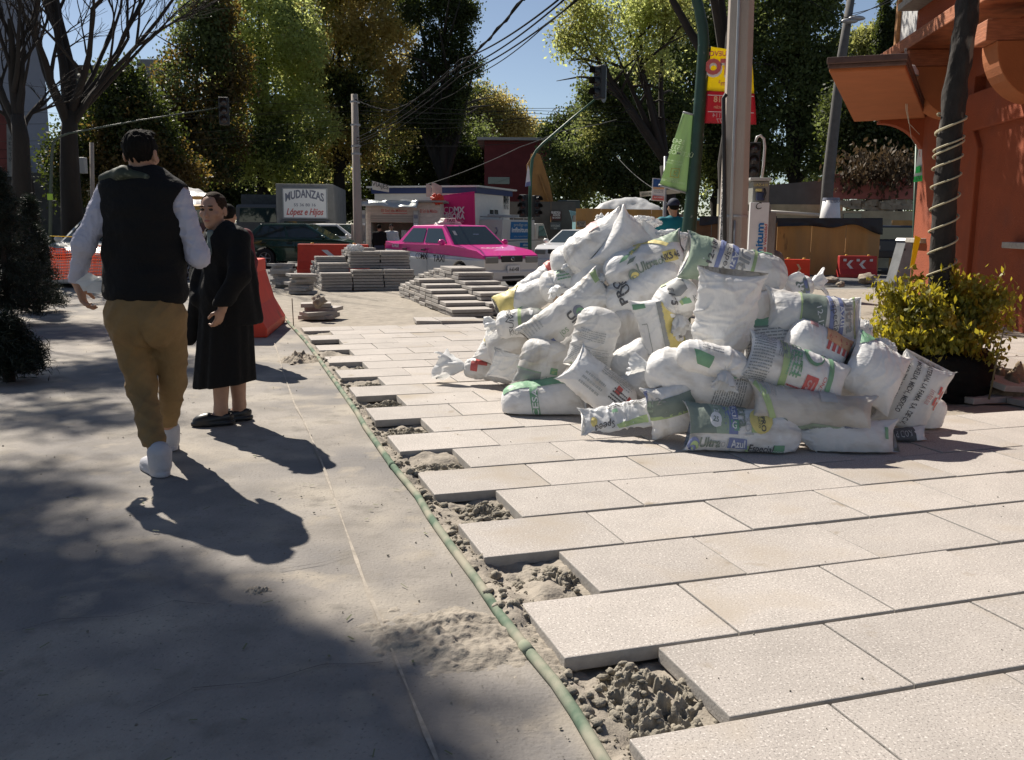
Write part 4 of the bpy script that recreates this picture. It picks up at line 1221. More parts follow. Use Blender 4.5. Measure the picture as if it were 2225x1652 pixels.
def body_f(p):
    d = smin(.03, rc(p, J_['neck'] - v3(0, 0, .03), J_['head'] - v3(0, .01, .05), .062, .056), rc(p, J_['neck'] - v3(0, 0, .1), J_['pelvis'], .10, .12, (1.25, .8, 1)))
    for a, b, r0, r1 in (('ls', 'le', .05, .042), ('le', 'lw', .042, .027), ('rs', 're', .05, .042), ('re', 'rw', .042, .028), ('lh', 'lk', .075, .055), ('lk', 'la', .055, .037), ('rh', 'rk', .075, .055), ('rk', 'ra', .055, .037)):
        d = smin(.04, d, rc(p, J_[a], J_[b], r0, r1))
    d = smin(.02, d, rc(p, J_['neck'] - v3(0, 0, .04), J_['ls'], .06, .055), rc(p, J_['neck'] - v3(0, 0, .04), J_['rs'], .06, .055))
    d = smin(.02, d, rc(p, J_['la'], J_['la'] + v3(-.02, .06, -.05), .036, .03), rc(p, J_['ra'], J_['ra'] + v3(0, .06, -.05), .036, .03))
    d = smin(.012, d, hl(p), rc(p, J_['lw'] + v3(0, 0, .05), J_['lw'] + v3(.012, 0, -.04), .028, .024))
    d = smin(.012, d, rc(p, J_['rw'], J_['rw'] + v3(-.06, .08, 0), .03, .02))
    return smin(.015, d, hd(p))
man = skin('person', body_f, (-2.75, 4.35, -.05), (-1.55, 5.4, 1.8), .0075, M_skin, None, base)
man.location = base
tag(man, 'man seen from behind walking away in black vest, pale shirt and khaki trousers', 'person')
def hair_f(p):
    q = (p - J_['head']) @ HR
    d = ell(q, (0, -.016, .034), (.081, .1, .09))
    d = np.maximum(d, -(q[:, 2] + .045 + .35 * np.clip(q[:, 1], -.1, .2) * -1.0 * 0 + .55 * np.clip(q[:, 1] + .06, 0, .2) * -1.0))
    d = smin(.02, d, ell(q, (0.0, .05, .108), (.055, .05, .02)))
    d = np.maximum(d, q[:, 1] - .075)
    ridge = .006 * noise(q[:, 0] * 70, q[:, 1] * 70, q[:, 2] * 22, 5) + .004 * noise(q[:, 0] * 150, q[:, 1] * 150, q[:, 2] * 50, 6)
    return d + ridge
skin('hair', hair_f, J_['head'] - v3(.13, .15, .12), J_['head'] + v3(.13, .15, .19), .0045, M_hair, man, base)
def trous_f(p):
    d = ell(p, J_['pelvis'] + v3(-.002, -.015, -.02), (.195, .15, .17))
    d = smin(.06, d, ell(p, J_['pelvis'] + v3(-.06, -.05, -.07), (.12, .12, .13)), ell(p, J_['pelvis'] + v3(.065, -.05, -.07), (.12, .12, .13)))
    for a, b, r0, r1 in (('lh', 'lk', .106, .074), ('lk', 'la', .074, .052), ('rh', 'rk', .102, .070), ('rk', 'ra', .070, .047)):
        d = smin(.035, d, rc(p, J_[a], J_[b] + (v3(0, 0, .0) if b[1] == 'k' else v3(0, 0, .0)), r0, r1))
    low = np.clip((0.75 - p[:, 2]) / 0.6, 0, 1)
    fold = (1 - np.abs(noise(p[:, 0] * 4 + p[:, 2] * 5, p[:, 1] * 4, p[:, 2] * 17 + p[:, 0] * 9, 3))) ** 3
    fold2 = (1 - np.abs(noise(p[:, 0] * 9 - p[:, 2] * 6, p[:, 1] * 6, p[:, 2] * 11 - p[:, 0] * 13, 8))) ** 4
    d = d - (.004 + .008 * low) * fold - .007 * fold2 + .004
    crease = np.exp(-((p[:, 0] - J_['pelvis'][0] - .01 - (J_['pelvis'][2] - p[:, 2]) * .12) / .012) ** 2) * np.clip((J_['pelvis'][2] - .02 - p[:, 2]) / .1, 0, 1) * (p[:, 1] < J_['pelvis'][1])
    d = d + .016 * crease * (p[:, 2] > .5)
    d = np.maximum(d, p[:, 2] - (J_['pelvis'][2] + .085))
    return np.maximum(d, np.where(p[:, 1] < DM + .05, .125 - p[:, 2], .12 - p[:, 2]))
skin('trousers', trous_f, (-2.35, 4.35, .05), (-1.6, 5.4, 1.0), .0095, M_khaki, man, base)
def torso(p, g=0.0):
    d = smin(.08, ell(p, J_['chest'] + v3(0, .0, .03), (.215 + g, .135 + g, .24)), ell(p, J_['belly'] + v3(0, 0, 0), (.205 + g, .14 + g, .23)), ell(p, J_['pelvis'] + v3(0, 0, .08), (.205 + g, .15 + g, .16)))
    d = smin(.05, d, rc(p, J_['neck'] - v3(.0, 0, .045), J_['ls'] + v3(.03, 0, .0), .075 + g, .07 + g), rc(p, J_['neck'] - v3(0, 0, .045), J_['rs'] + v3(-.03, 0, 0), .075 + g, .07 + g))
    return d
def shirt_f(p):
    d = torso(p, -.02)
    def sl(a, b, r0, r1): return rc(p, J_[a], J_[b], r0, r1)
    d = smin(.05, d, sl('ls', 'le', .066, .056), sl('rs', 're', .062, .055))
    arms = smin(.03, sl('le', 'lw', .055, .042), sl('re', 'rw', .053, .042))
    d = smin(.04, d, arms)
    f1 = (1 - np.abs(noise(p[:, 0] * 10 + p[:, 2] * 8, p[:, 1] * 8, p[:, 2] * 22, 13))) ** 3
    d = d - .006 * f1 + .003
    d = np.maximum(d, -(p - (J_['lw'] + v3(0, 0, -.008))) @ v3(.1, -.05, 1) / 1.0 * (np.linalg.norm(p - J_['lw'], axis=1) < .12) - 1e-4 - .0 * d)
    return np.maximum(d, (J_['pelvis'][2] + .005 - .02 * np.clip((p[:, 0] - J_['pelvis'][0]) / .2, -1, 1)) - p[:, 2] + np.where(p[:, 0] < J_['pelvis'][0] - .26, -1, 0) + np.where(p[:, 0] > J_['pelvis'][0] + .25, -1, 0))
skin('shirt', shirt_f, (-2.75, 4.45, .75), (-1.5, 5.25, 1.62), .0095, M_shirt, man, base)
def vest_f(p):
    d = torso(p, .012)
    q = .0022 * np.sin(p[:, 2] * 2 * PI / .11 + .3) + .006 * noise(p[:, 0] * 14, p[:, 1] * 14, p[:, 2] * 14, 4)
    d = d - q
    for s_, sg in (('ls', 1), ('rs', -1)):      # arm holes
        d = smax(.012, d, -rc(p, J_[s_] + v3(-.03 * sg, 0, -.06), J_[s_] + v3(-.10 * sg, 0, -.02), .085))
    d = smin(.02, d, rc(p, J_['neck'] + v3(-.05, -.03, .005), J_['neck'] + v3(.055, -.03, .005), .052, .05))
    d = smax(.01, d, -rc(p, J_['neck'] + v3(0, .0, .0), J_['neck'] + v3(0, .0, .2), .058))
    hem = J_['pelvis'][2] + .028 - .012 * (p[:, 0] - J_['pelvis'][0]) / .2
    return smax(.015, d, hem - p[:, 2])
skin('vest', vest_f, (-2.4, 4.5, .8), (-1.6, 5.15, 1.62), .0085, M_vest, man, base)
def hood_f(p):
    d = smin(.02, rc(p, J_['neck'] + v3(-.175, -.03, .0), J_['neck'] + v3(-.06, -.085, .03), .032, .040), rc(p, J_['neck'] + v3(-.06, -.085, .03), J_['neck'] + v3(.06, -.085, .005), .036, .022))
    return d + .008 * noise(p[:, 0] * 24, p[:, 1] * 24, p[:, 2] * 24, 2)
skin('hood', hood_f, J_['neck'] - v3(.26, .16, .1), J_['neck'] + v3(.16, .1, .1), .007, M_camo, man, base)
def shoe(parent, ankle, yaw, z0, material, off, L=.27, low=False, sole=M_shoe):
    c, s_ = math.cos(yaw), math.sin(yaw)
    def loc(p):
        q = p - np.array([ankle[0], ankle[1], z0])
        return np.stack([q[:, 0] * c - q[:, 1] * s_, q[:, 0] * s_ + q[:, 1] * c, q[:, 2]], -1)
    def f(p):
        q = loc(p)
        d = smin(.03, ell(q, (0, -.02, .05), (.042, .06, .055)), ell(q, (0, .06, .042), (.045, .09, .042)), ell(q, (0.004, L - .13, .034), (.046, .075, .034)))
        if not low: d = smin(.02, d, rc(q, (0, -.025, .06), (0, -.025, .12), .058, .062))
        d = smax(.006, d, .012 - q[:, 2])
        if low: d = smax(.008, d, -ell(q, (0, .0, .075), (.034, .075, .035)))
        return smin(.004, d, np.maximum(smin(.02, ell(q, (0, -.02, .02), (.047, .068, .09)), ell(q, (0.004, L - .15, .02), (.051, .105, .09)), ell(q, (0, .05, .02), (.044, .1, .09))), np.abs(q[:, 2] - .013) - .013))
    return skin('shoe', f, (ankle[0] - .3, ankle[1] - .3, z0 - .01), (ankle[0] + .3, ankle[1] + .3, z0 + .2), .0065, material, parent, off)
shoe(man, J_['la'] + v3(-.01, .03, 0), -.72, Z_PATH + .004, M_shoe, base)
shoe(man, J_['ra'] + v3(0.0, .03, 0), -.42, Z_PATH + .004, M_shoe, base)
rr = random.Random(3)
pw = J_['lw'] + v3(.05, .0, -.02)
mb = MB()
for k, (dx, dz, a, s_) in enumerate(((.05, .01, .3, .09), (.10, -.01, -.1, .10), (.03, .03, .8, .07))):
    P = [(-.5, 0, -.3), (.5, .2, -.35), (.55, -.1, .3), (.0, .25, .42), (-.5, -.1, .3)]
    mb.poly([Vector((pw[0] + dx + (x * math.cos(a) - z * math.sin(a)) * s_ * 1.5, pw[1] - .03 - .01 * k + y * .06, pw[2] + dz + (x * math.sin(a) + z * math.cos(a)) * s_)) for x, y, z in P])
o = mb.build('paper', M_film)
solid(o, .002)
tag(o, 'crumpled white paper held in the left hand of the man in the vest', 'paper')
DW = 5.85
def wp(x, y, d=0.0): return np.array(at(x, y, DW + d)[:])
W_ = dict(head=wp(463, 458), neck=wp(478, 498, .0), chest=wp(490, 545, 0), waist=wp(492, 640, .0), pelvis=wp(488, 710, .0),
          rs=wp(520, 520, -.06), re=wp(520, 600, -.17), rw=wp(483, 668, -.22), ls=wp(450, 535, .12), le=wp(432, 600, .1), lw=wp(430, 650, -.02),
          fa=wp(480, 890, -.03), ba=wp(520, 880, .12))
wb = np.array([W_['pelvis'][0], W_['pelvis'][1], Z_PATH])
WY = PI + .18
hd2, HR2 = head_sdf(W_['head'], WY, .93, -.05)
hl2 = hand(W_['rw'] + v3(-.004, 0, -.01), (-.28, -.1, -1), (-.6, .3, .1), (-.3, -1, 0), .95, 1.15)
def wbody(p):
    d = smin(.03, rc(p, W_['neck'] - v3(0, 0, .05), W_['head'] - v3(-.01, 0, .06), .055, .05), rc(p, W_['neck'] - v3(0, 0, .1), W_['pelvis'], .1, .12))
    d = smin(.03, d, rc(p, W_['pelvis'] + v3(-.02, 0, 0), W_['fa'], .08, .042), rc(p, W_['pelvis'] + v3(.05, .04, 0), W_['ba'], .08, .042))
    for A, yw in ((W_['fa'], -1.2), (W_['ba'], -1.1)):
        f_ = v3(math.sin(yw), math.cos(yw) * -1, 0)
        d = smin(.025, d, rc(p, A, np.array([A[0], A[1], Z_PATH + .05]), .04, .033), rc(p, np.array([A[0], A[1], Z_PATH + .055]), np.array([A[0], A[1], Z_PATH + .03]) + f_ * .13, .033, .026))
    d = smin(.03, d, rc(p, W_['rs'], W_['re'], .045, .038), rc(p, W_['re'], W_['rw'], .038, .025), rc(p, W_['ls'], W_['le'], .045, .038), rc(p, W_['le'], W_['lw'], .038, .026))
    d = smin(.012, d, hl2(p), rc(p, W_['rw'] + v3(.01, .02, .06), W_['rw'] + v3(0, 0, -.02), .03, .024))
    return smin(.015, d, hd2(p))
woman = skin('person', wbody, (-2.4, 5.3, -.04), (-1.45, 6.3, 1.55), .0075, M_skin2, None, wb)
woman.location = wb
tag(woman, 'older woman in a long black cardigan and black skirt turning to her right', 'person')
eyes_lips(woman, hd2, HR2, W_['head'], .93, wb)
def whair(p):
    q = (p - W_['head']) @ HR2 / .93
    d = ell(q, (0, -.02, .034), (.083, .100, .092))
    d = np.maximum(d, q[:, 1] - .052 - .25 * np.clip(q[:, 2] - .05, -.04, .1) * -1 - np.clip(q[:, 2] - .085, 0, 1) * .8)
    d = np.maximum(d, -(q[:, 2] + .035 - np.clip(q[:, 1], 0, .1) * .9))
    d = smin(.02, d, ell(q, (0, -.125, -.01), (.04, .04, .045)))
    return (d + .003 * noise(q[:, 0] * 90, q[:, 1] * 25, q[:, 2] * 60, 9)) * .93
skin('hair', whair, W_['head'] - v3(.16, .16, .13), W_['head'] + v3(.17, .17, .15), .0045, M_hairb, woman, wb)
def skirt_f(p):
    t = np.clip((W_['waist'][2] - p[:, 2]) / (W_['waist'][2] - .24), 0, 1)
    cx = W_['waist'][0] + (wp(488, 850)[0] - W_['waist'][0]) * t
    ang = np.arctan2(p[:, 1] - W_['waist'][1], p[:, 0] - cx)
    r = np.hypot((p[:, 0] - cx) / 1.0, (p[:, 1] - W_['waist'][1]) / .85)
    R = .155 + .035 * t + .012 * t * np.sin(ang * 7 + 1) + .006 * np.sin(ang * 13)
    d = (r - R) * .8
    d = np.maximum(d, p[:, 2] - W_['waist'][2] - .02)
    return np.maximum(d, (.235 + .022 * (p[:, 0] - cx) / .17) - p[:, 2])
skin('skirt', skirt_f, (-2.2, 5.4, .1), (-1.5, 6.2, 1.0), .011, M_black, woman, wb)
def card_f(p):
    d = smin(.07, ell(p, W_['chest'], (.155, .135, .19)), ell(p, W_['waist'], (.165, .14, .24)), ell(p, W_['pelvis'] + v3(.03, .02, -.0), (.185, .15, .26)))
    d = smin(.04, d, rc(p, W_['neck'] + v3(.02, 0, -.05), W_['rs'], .062, .062), rc(p, W_['neck'] + v3(0, 0, -.05), W_['ls'], .06, .06))
    d = smin(.03, d, rc(p, W_['rs'], W_['re'], .068, .066), rc(p, W_['re'], W_['rw'] + v3(0, 0, .02), .066, .052), rc(p, W_['ls'], W_['le'], .062, .058), rc(p, W_['le'], W_['lw'], .055, .045))
    d = smin(.04, d, rc(p, wp(440, 560, .02), wp(413, 735, .02), .04, .045, (1, .55, 1)), rc(p, wp(536, 560, .06), wp(556, 690, .08), .045, .05, (1, .8, 1)))
    f_ = (1 - np.abs(noise(p[:, 0] * 9, p[:, 1] * 9, p[:, 2] * 5 + p[:, 0] * 6, 5))) ** 3
    d = d - .01 * f_ + .003
    top = smax(.01, d, -rc(p, W_['neck'] + v3(-.02, -.03, 0), W_['neck'] + v3(-.03, -.02, .2), .055))
    hemz = np.where(p[:, 0] < wp(432, 700)[0], wp(415, 757)[2], wp(500, 722)[2] + .05)
    cut = (hemz - p[:, 2]) * .9
    near_hand = np.linalg.norm(p - W_['rw'], axis=1) < .14
    cut2 = np.where(near_hand & (p[:, 1] < W_['pelvis'][1] - .15), (W_['rw'][2] + .005) - p[:, 2], -1)
    return np.maximum(np.maximum(top, cut), cut2)
skin('cardigan', card_f, (-2.45, 5.35, .3), (-1.4, 6.25, 1.35), .0095, M_black, woman, wb)
def scarf_f(p):
    return smin(.02, rc(p, W_['neck'] + v3(-.03, -.09, -.03), W_['chest'] + v3(-.06, -.14, -.02), .02, .018), rc(p, W_['neck'] + v3(-.05, -.04, -.02), W_['neck'] + v3(-.03, -.09, -.03), .02)) + .004 * noise(p[:, 0] * 50, p[:, 1] * 50, p[:, 2] * 30, 3)
skin('scarf', scarf_f, W_['chest'] - v3(.25, .3, .2), W_['neck'] + v3(.15, .15, .12), .0075, mat('grey_scarf', (0.12, 0.15, 0.14), .8, var=.4, vscale=30), woman, wb)
M_patent = mat('patent_leather', (0.012, 0.012, 0.014), 0.38, spec=0.4)
shoe(woman, W_['fa'], -1.2 - PI * 0 + PI, Z_PATH + .003, M_patent, wb, .235, True) if False else shoe(woman, W_['fa'], PI + 1.2, Z_PATH + .003, M_patent, wb, .235, True)
shoe(woman, W_['ba'], PI + 1.1, Z_PATH + .003, M_patent, wb, .235, True)
def figure(name_lab, loc, yaw, H, cols, arms=('down', 'down'), hairm=None, cap=None, lean=0.0, seated=False, pack=None):
    """standing figure; cols = (top, trousers, shoes, skin) materials; built around loc facing yaw"""
    k = H / 1.72
    hres = max(1.0, Vector(loc).length / 11)
    L = lambda x, y, z: v3(x, y, z) * k
    P = dict(head=L(0, .01 + lean * .9, 1.60), neck=L(0, lean * .85, 1.44), chest=L(0, lean * .6, 1.22), pel=L(0, 0, .93))
    for s_, sg in (('l', -1), ('r', 1)):
        P[s_ + 's'] = L(.185 * sg, lean * .75, 1.38)
        a = arms[0 if sg < 0 else 1]
        if a == 'down': P[s_ + 'e'], P[s_ + 'w'] = L(.235 * sg, lean * .7 + .0, 1.10), L(.23 * sg, .06 + lean * .9, .86)
        elif a == 'point': P[s_ + 'e'], P[s_ + 'w'] = L(.27 * sg, .10, 1.16), L(.30 * sg, .32, 1.38)
        else: P[s_ + 'e'], P[s_ + 'w'] = L(.25 * sg, lean * .7 - .03, 1.12), L(.12 * sg, .22 + lean, 1.06)
        P[s_ + 'h'], P[s_ + 'k'], P[s_ + 'a'] = L(.095 * sg, 0, .9), L(.10 * sg, .02, .5), L(.105 * sg, -.02, .08)
    hdf, HRf = head_sdf(P['head'], 0.0, .97 * k)
    hands = [hand(P[s_ + 'w'], P[s_ + 'w'] - P[s_ + 'e'], (-sg, .2, 0), (0, 1, 0), k, .6) for s_, sg in (('l', -1), ('r', 1))]
    def bf(p):
        d = smin(.03, rc(p, P['neck'] - v3(0, 0, .05), P['head'] - L(0, .02, .05), .055 * k, .052 * k), rc(p, P['chest'], P['pel'], .12 * k, .12 * k))
        for s_ in 'lr':
            d = smin(.04, d, rc(p, P['neck'] - L(0, 0, .05), P[s_ + 's'], .05 * k, .05 * k), rc(p, P[s_ + 's'], P[s_ + 'e'], .05 * k, .04 * k), rc(p, P[s_ + 'e'], P[s_ + 'w'], .04 * k, .027 * k), rc(p, P[s_ + 'h'], P[s_ + 'k'], .075 * k, .05 * k), rc(p, P[s_ + 'k'], P[s_ + 'a'], .05 * k, .036 * k))
        d = smin(.012, d, hands[0](p), hands[1](p))
        return smin(.015, d, hdf(p))
    o = skin('person', bf, L(-.5, -.35, 0), L(.5, .65 + lean, 1.82), .0125 * k * hres, cols[3], None, (0, 0, 0))
    o.location = loc
    o.rotation_euler = (0, 0, -yaw)
    tag(o, name_lab, 'person')
    def top(p):
        d = smin(.08, ell(p, P['chest'] + L(0, 0, .03), (.195 * k, .13 * k, .24 * k)), ell(p, P['pel'] + L(0, .0, .1), (.18 * k, .135 * k, .2 * k)))
        for s_ in 'lr':
            d = smin(.04, d, rc(p, P['neck'] - L(0, 0, .06), P[s_ + 's'], .065 * k, .07 * k), rc(p, P[s_ + 's'], P[s_ + 'e'], .07 * k, .06 * k), rc(p, P[s_ + 'e'], P[s_ + 'e'] + (P[s_ + 'w'] - P[s_ + 'e']) * .85, .06 * k, .045 * k))
        d = d - .008 * (1 - np.abs(noise(p[:, 0] * 10, p[:, 1] * 9, p[:, 2] * 16, 7))) ** 3
        return np.maximum(d, .84 * k - p[:, 2] + np.where(np.abs(p[:, 0]) > .2 * k, -1, 0))
    skin('shirt', top, L(-.5, -.3, .6), L(.5, .6 + lean, 1.55), .014 * k * hres, cols[0], o, (0, 0, 0))
    def tr(p):
        d = ell(p, P['pel'] + L(0, 0, -.02), (.185 * k, .14 * k, .17 * k))
        for s_ in 'lr': d = smin(.03, d, rc(p, P[s_ + 'h'], P[s_ + 'k'], .1 * k, .075 * k), rc(p, P[s_ + 'k'], P[s_ + 'a'], .075 * k, .062 * k))
        d = d - .007 * (1 - np.abs(noise(p[:, 0] * 8, p[:, 1] * 8, p[:, 2] * 17, 9))) ** 3
        return np.maximum(np.maximum(d, .07 * k - p[:, 2]), p[:, 2] - 1.0 * k)
    skin('trousers', tr, L(-.35, -.25, 0), L(.35, .25, 1.05), .016 * k * hres, cols[1], o, (0, 0, 0))
    for s_ in 'lr': shoe(o, P[s_ + 'a'] + v3(0, -.01, 0), 0, 0.0, cols[2], (0, 0, 0), .26 * k)
    def hf(p):
        q = (p - P['head']) @ HRf / k
        d = ell(q, (0, -.018, .037), (.082, .1, .093))
        d = np.maximum(d, -(q[:, 2] + .05 - np.clip(q[:, 1] + .06, 0, .2) * .6))
        return np.maximum(d, q[:, 1] - .07) * k
    skin('hair', hf, P['head'] - .14, P['head'] + .17, .009 * hres, hairm or M_hair, o, (0, 0, 0))
    eyes_lips(o, hdf, HRf, P['head'], .97 * k, (0, 0, 0))
    if cap:
        def cf(p):
            q = (p - P['head']) @ HRf / k
            d = np.maximum(ell(q, (0, -.014, .045), (.09, .108, .098)), .03 - q[:, 2])
            return smin(.006, d, np.maximum(ell(q, (0, .09, .038), (.07, .095, .03)), np.abs(q[:, 2] - .04) - .007)) * k
        skin('cap', cf, P['head'] - .16, P['head'] + .24, .009 * hres, cap, o, (0, 0, 0))
    if pack:
        def pf(p): return ell(p, P['chest'] + L(0, -.17, .02), (.15 * k, .1 * k, .2 * k))
        skin('backpack', pf, P['chest'] - .45, P['chest'] + .45, .016, pack, o, (0, 0, 0))
    return o
M_jean = mat('dark_jeans', (0.03, 0.04, 0.07), .85, var=.2)
M_grey = mat('grey_jersey', (0.17, 0.16, 0.145), .9, var=.25, vscale=25)
c = at(497, 489, 8.6)
figure('person in dark red top with a backpack, half hidden behind the woman in black', (c.x, c.y, Z_PATH), 0.1, 1.47, (mat('dark_red_knit', (0.10, 0.012, 0.02), .9), M_jean, M_rubber, M_skin), pack=M_black)
c = at(1462, 489, 13.6)
figure('man in a turquoise polo and dark cap pointing with his left hand, behind the sacks', (c.x, c.y, -.03), -.25, 1.69, (mat('turquoise_polo', (0.0, 0.16, 0.21), .8, var=.1), M_jean, M_rubber, M_skin), arms=('point', 'down'), cap=mat('navy_cap', (0.012, 0.018, 0.045), .8))
c = at(1689, 489, 11.4)
figure('person in a grey-brown jersey bending behind the phone post', (c.x, c.y, -.03), -1.2, 1.42, (M_grey, mat('grey_trousers', (.12, .12, .12), .9), M_rubber, M_skin2), lean=.3)
c = at(824, 489, 27.6)
figure('customer in a dark top standing at the newspaper kiosk, back to us', (c.x, c.y, Z_ROAD), .1, 1.40, (M_black, M_jean, M_rubber, M_skin))
c = at(850, 489, 28.4)
figure('kiosk seller in a black apron facing the customer', (c.x, c.y, Z_ROAD), PI - .2, 1.42, (mat('white_tshirt', (.55, .55, .55), .9), M_black, M_rubber, M_skin2), arms=('bent', 'bent'))
# ================================================================== STACKED SLABS
UX = (grid(1, 0) - grid(0, 0)).normalized()
UY = (grid(0, 1) - grid(0, 0)).normalized()
LH = 0.0575
_r = random.Random(21)
def stack(origin, layout, group, label_of, jit=0.012):
    for j, row in enumerate(layout):
        for i, n in enumerate(row):
            for k in range(n):
                front = j == 0 or k >= layout[j - 1][i] if (j > 0 and i < len(layout[j - 1])) else True
                left = i == 0 or k >= row[i - 1]
                topm = k == n - 1
                if not (front or left or topm): continue
                o = ps.copy()
                COL.objects.link(o)
                o.location = origin + UX * (i * 0.612 + _r.uniform(-jit, jit)) + UY * (j * 0.445 + _r.uniform(-jit, jit)) + Vector((0, 0, k * LH + TH + 0.002))
                o.rotation_euler = (0, 0, GROT + _r.uniform(-.02, .02))
                tag(o, label_of(j, i, k, topm), 'paver', group)
def zg(q): return Vector((q.x, q.y, Z_SAND + 0.05))
A0 = zg(G(699, 631))
stack(A0, [[6, 7, 7], [9, 13, 13], [11, 14, 13], [9, 13, 12], [7, 9, 9]], 'slabs in the taller block stack', lambda j, i, k, t: 'grey slab in the tall block-like stack between the chevron barrier and the taxi')
B0 = zg(G(984, 688))
stack(B0, [[2], [3], [4], [5], [6], [7], [6], [5], [4]], 'slabs in the near stepped stack', lambda j, i, k, t: 'grey slab in the nearer stepped stack beside the heap of sacks')
C0 = zg(G(1062, 683))
stack(C0, [[3], [5], [6], [7], [9], [10], [10], [9], [8], [7], [6]], 'slabs in the farther stepped stack', lambda j, i, k, t: 'grey slab in the farther stepped stack just in front of the taxi')
def rough(cx, cy, n, group, label, s=.55, spread=.05):
    q = zg(G(cx, cy))
    for k in range(n):
        o = ps.copy()
        COL.objects.link(o)
        o.scale = (s * _r.uniform(.8, 1.1), s * _r.uniform(.9, 1.2), 1.1)
        a = GROT + _r.uniform(-.5, .5)
        c_ = Vector((math.cos(a) * SL * o.scale[0] / 2 - math.sin(a) * SW * o.scale[1] / 2, math.sin(a) * SL * o.scale[0] / 2 + math.cos(a) * SW * o.scale[1] / 2, 0))
        o.location = q - c_ + Vector((_r.uniform(-spread, spread), _r.uniform(-spread, spread), k * 0.053 + 0.052))
        o.rotation_euler = (_r.uniform(-.03, .03), _r.uniform(-.03, .03), a)
        tag(o, label, 'paver', group)
rough(616, 622, 9, 'broken slabs in the ragged far pile', 'broken grey slab in the taller ragged pile by the chevron barrier', .75, .09)
rough(654, 636, 7, 'broken slabs in the ragged near pile', 'broken grey slab in the lower ragged pile by the chevron barrier', .8, .06)
rough(688, 690, 4, 'broken slabs in the small pile', 'broken slab piece in the small pile on the sand past the paving', .75, .10)
rough(672, 690, 1, 'broken slabs in the small pile', 'broken slab piece in the small pile on the sand past the paving', .6, .10)
for (x, y, a, lb) in ((957, 703, -.1, 'loose slab lying askew on the sand before the near stepped stack'), (1010, 703, .06, 'loose slab lying flat against another before the near stepped stack')):
    o = ps.copy()
    COL.objects.link(o)
    o.location = zg(G(x, y)) + Vector((-.3, -.1, .055))
    o.rotation_euler = (0.02, 0.03, GROT + a)
    tag(o, lb, 'paver')
def rock(x, y, r, seed, label, sq=.6, zb=Z_SAND + .03):
    P, F = clod_mesh(seed, r, sq, 3)
    q = G(x, y, zb)
    P = P + np.array([q.x, q.y, zb + r * sq * .55])
    return tag(fast_obj('rock', P, 3, M_rock, None, False, F=F), label, 'rock')
rock(693, 662, .09, 3, 'brown stone on top of the small pile of broken slabs', .9, Z_SAND + .26)
rock(1806, 612, .2, 4, 'flat pale rubble stone on the ground left of the grey cabinet', .35)
rock(1884, 612, .2, 5, 'pointed brown rubble stone near the leaning grey cabinet', .6)
rock(1826, 622, .09, 6, 'small rubble stone between the two larger ones', .7)
crumple(838, 532, 0, .001, 8, 'x') if False else None
def bag_at(p, r, seed, label, sx=1.3, sz=.6):
    o = crumple(1395, 478, 0, r, seed, label, sx, sz)
    o.location = p
    return o
bag_at(A0 + UX * .75 + UY * .65 + Vector((0, 0, 13 * LH + .05)), .12, 31, 'crumpled white bag lying on the tall stack of slabs', 1.8, .7)
mb = MB()
q = G(638, 705)
mb.cyl((q.x, q.y, -.06), (q.x - .01, q.y, .33), .006, 8)
tag(mb.build('rebar_stake', mat('rust', (.10, .06, .04), .8, var=.3)), 'thin steel stake standing beside the pipe near the red barrier', 'stake')
M_bar = mat('red_orange_plastic', (0.62, 0.045, 0.015), 0.5, var=0.12, vscale=4, spots=[((.36, .06, .03), 3, .62, .75)])
M_bar2 = mat('dull_red_plastic', (0.40, 0.025, 0.02), 0.55, var=0.15, vscale=4)
M_refl = mat('chevron_white', (0.62, 0.62, 0.60), 0.5, var=.1)
M_refl2 = mat('chevron_cream', (0.55, 0.42, 0.26), 0.5, var=.1)
def barrier(loc, rz, L, H, label, m, chev=None, cm=None, B=.56, T=.19, dirn=1):
    t = thing('road_barrier', label, 'barrier', loc, rz, None)
    pr = [(-B / 2, .0), (-B / 2, .10), (-B * .30, .34 * H / .85), (-T / 2, H * .82), (-T / 2, H), (T / 2, H), (T / 2, H * .82), (B * .30, .34 * H / .85), (B / 2, .10), (B / 2, 0)]
    mb = MB()
    mb.prism(pr, -L / 2, L / 2, 'x')
    mb.build('shell', m, t, bv=.018, seg=3)
    mb = MB()
    for x in (-L * .3, L * .3): mb.lathe([(.035, H - .005), (.04, H + .02), (.03, H + .035), (0.001, H + .036)], (x, 0, 0), 12)
    mb.build('filler_cap', mat('yellow_cap', (.6, .35, .03), .6), t)
    if chev:
        a, b = Vector((0, -B * .30 - .004, .34 * H / .85 + .01)), Vector((0, -T / 2 - .004, H * .80))
        up = (b - a)
        for cx in chev:
            mb = MB()
            w_, d_ = L * .085, L * .10 * dirn
            for (p0, p1) in ((0, .5), (.5, 1)):
                off0 = 0 if p0 == 0 else d_
                off1 = d_ if p1 == .5 else 0
                P = [a + up * p0 + Vector((cx * L + off0, 0, 0)), a + up * p0 + Vector((cx * L + off0 + w_, 0, 0)), a + up * p1 + Vector((cx * L + off1 + w_, 0, 0)), a + up * p1 + Vector((cx * L + off1, 0, 0))]
                mb.poly([p + Vector((0, -.003, 0)) for p in P])
            mb.build('chevron', cm or M_refl, t)
    return t
q = G(548, 735, Z_PATH)
bt = barrier((q.x - .27, q.y + .85, Z_PATH), PI / 2 + .12, 1.7, .85, 'red-orange plastic barrier seen end on behind the woman in black', M_bar, B=.66, T=.2)
q = G(705, 593, -.03)
barrier((q.x + .25, q.y, -.03), .02, 1.85, .76, 'red-orange barrier with white arrow chevrons behind the ragged slab piles', M_bar, (-.16, .18), M_refl, dirn=1)
q = G(1727, 614, -.03)
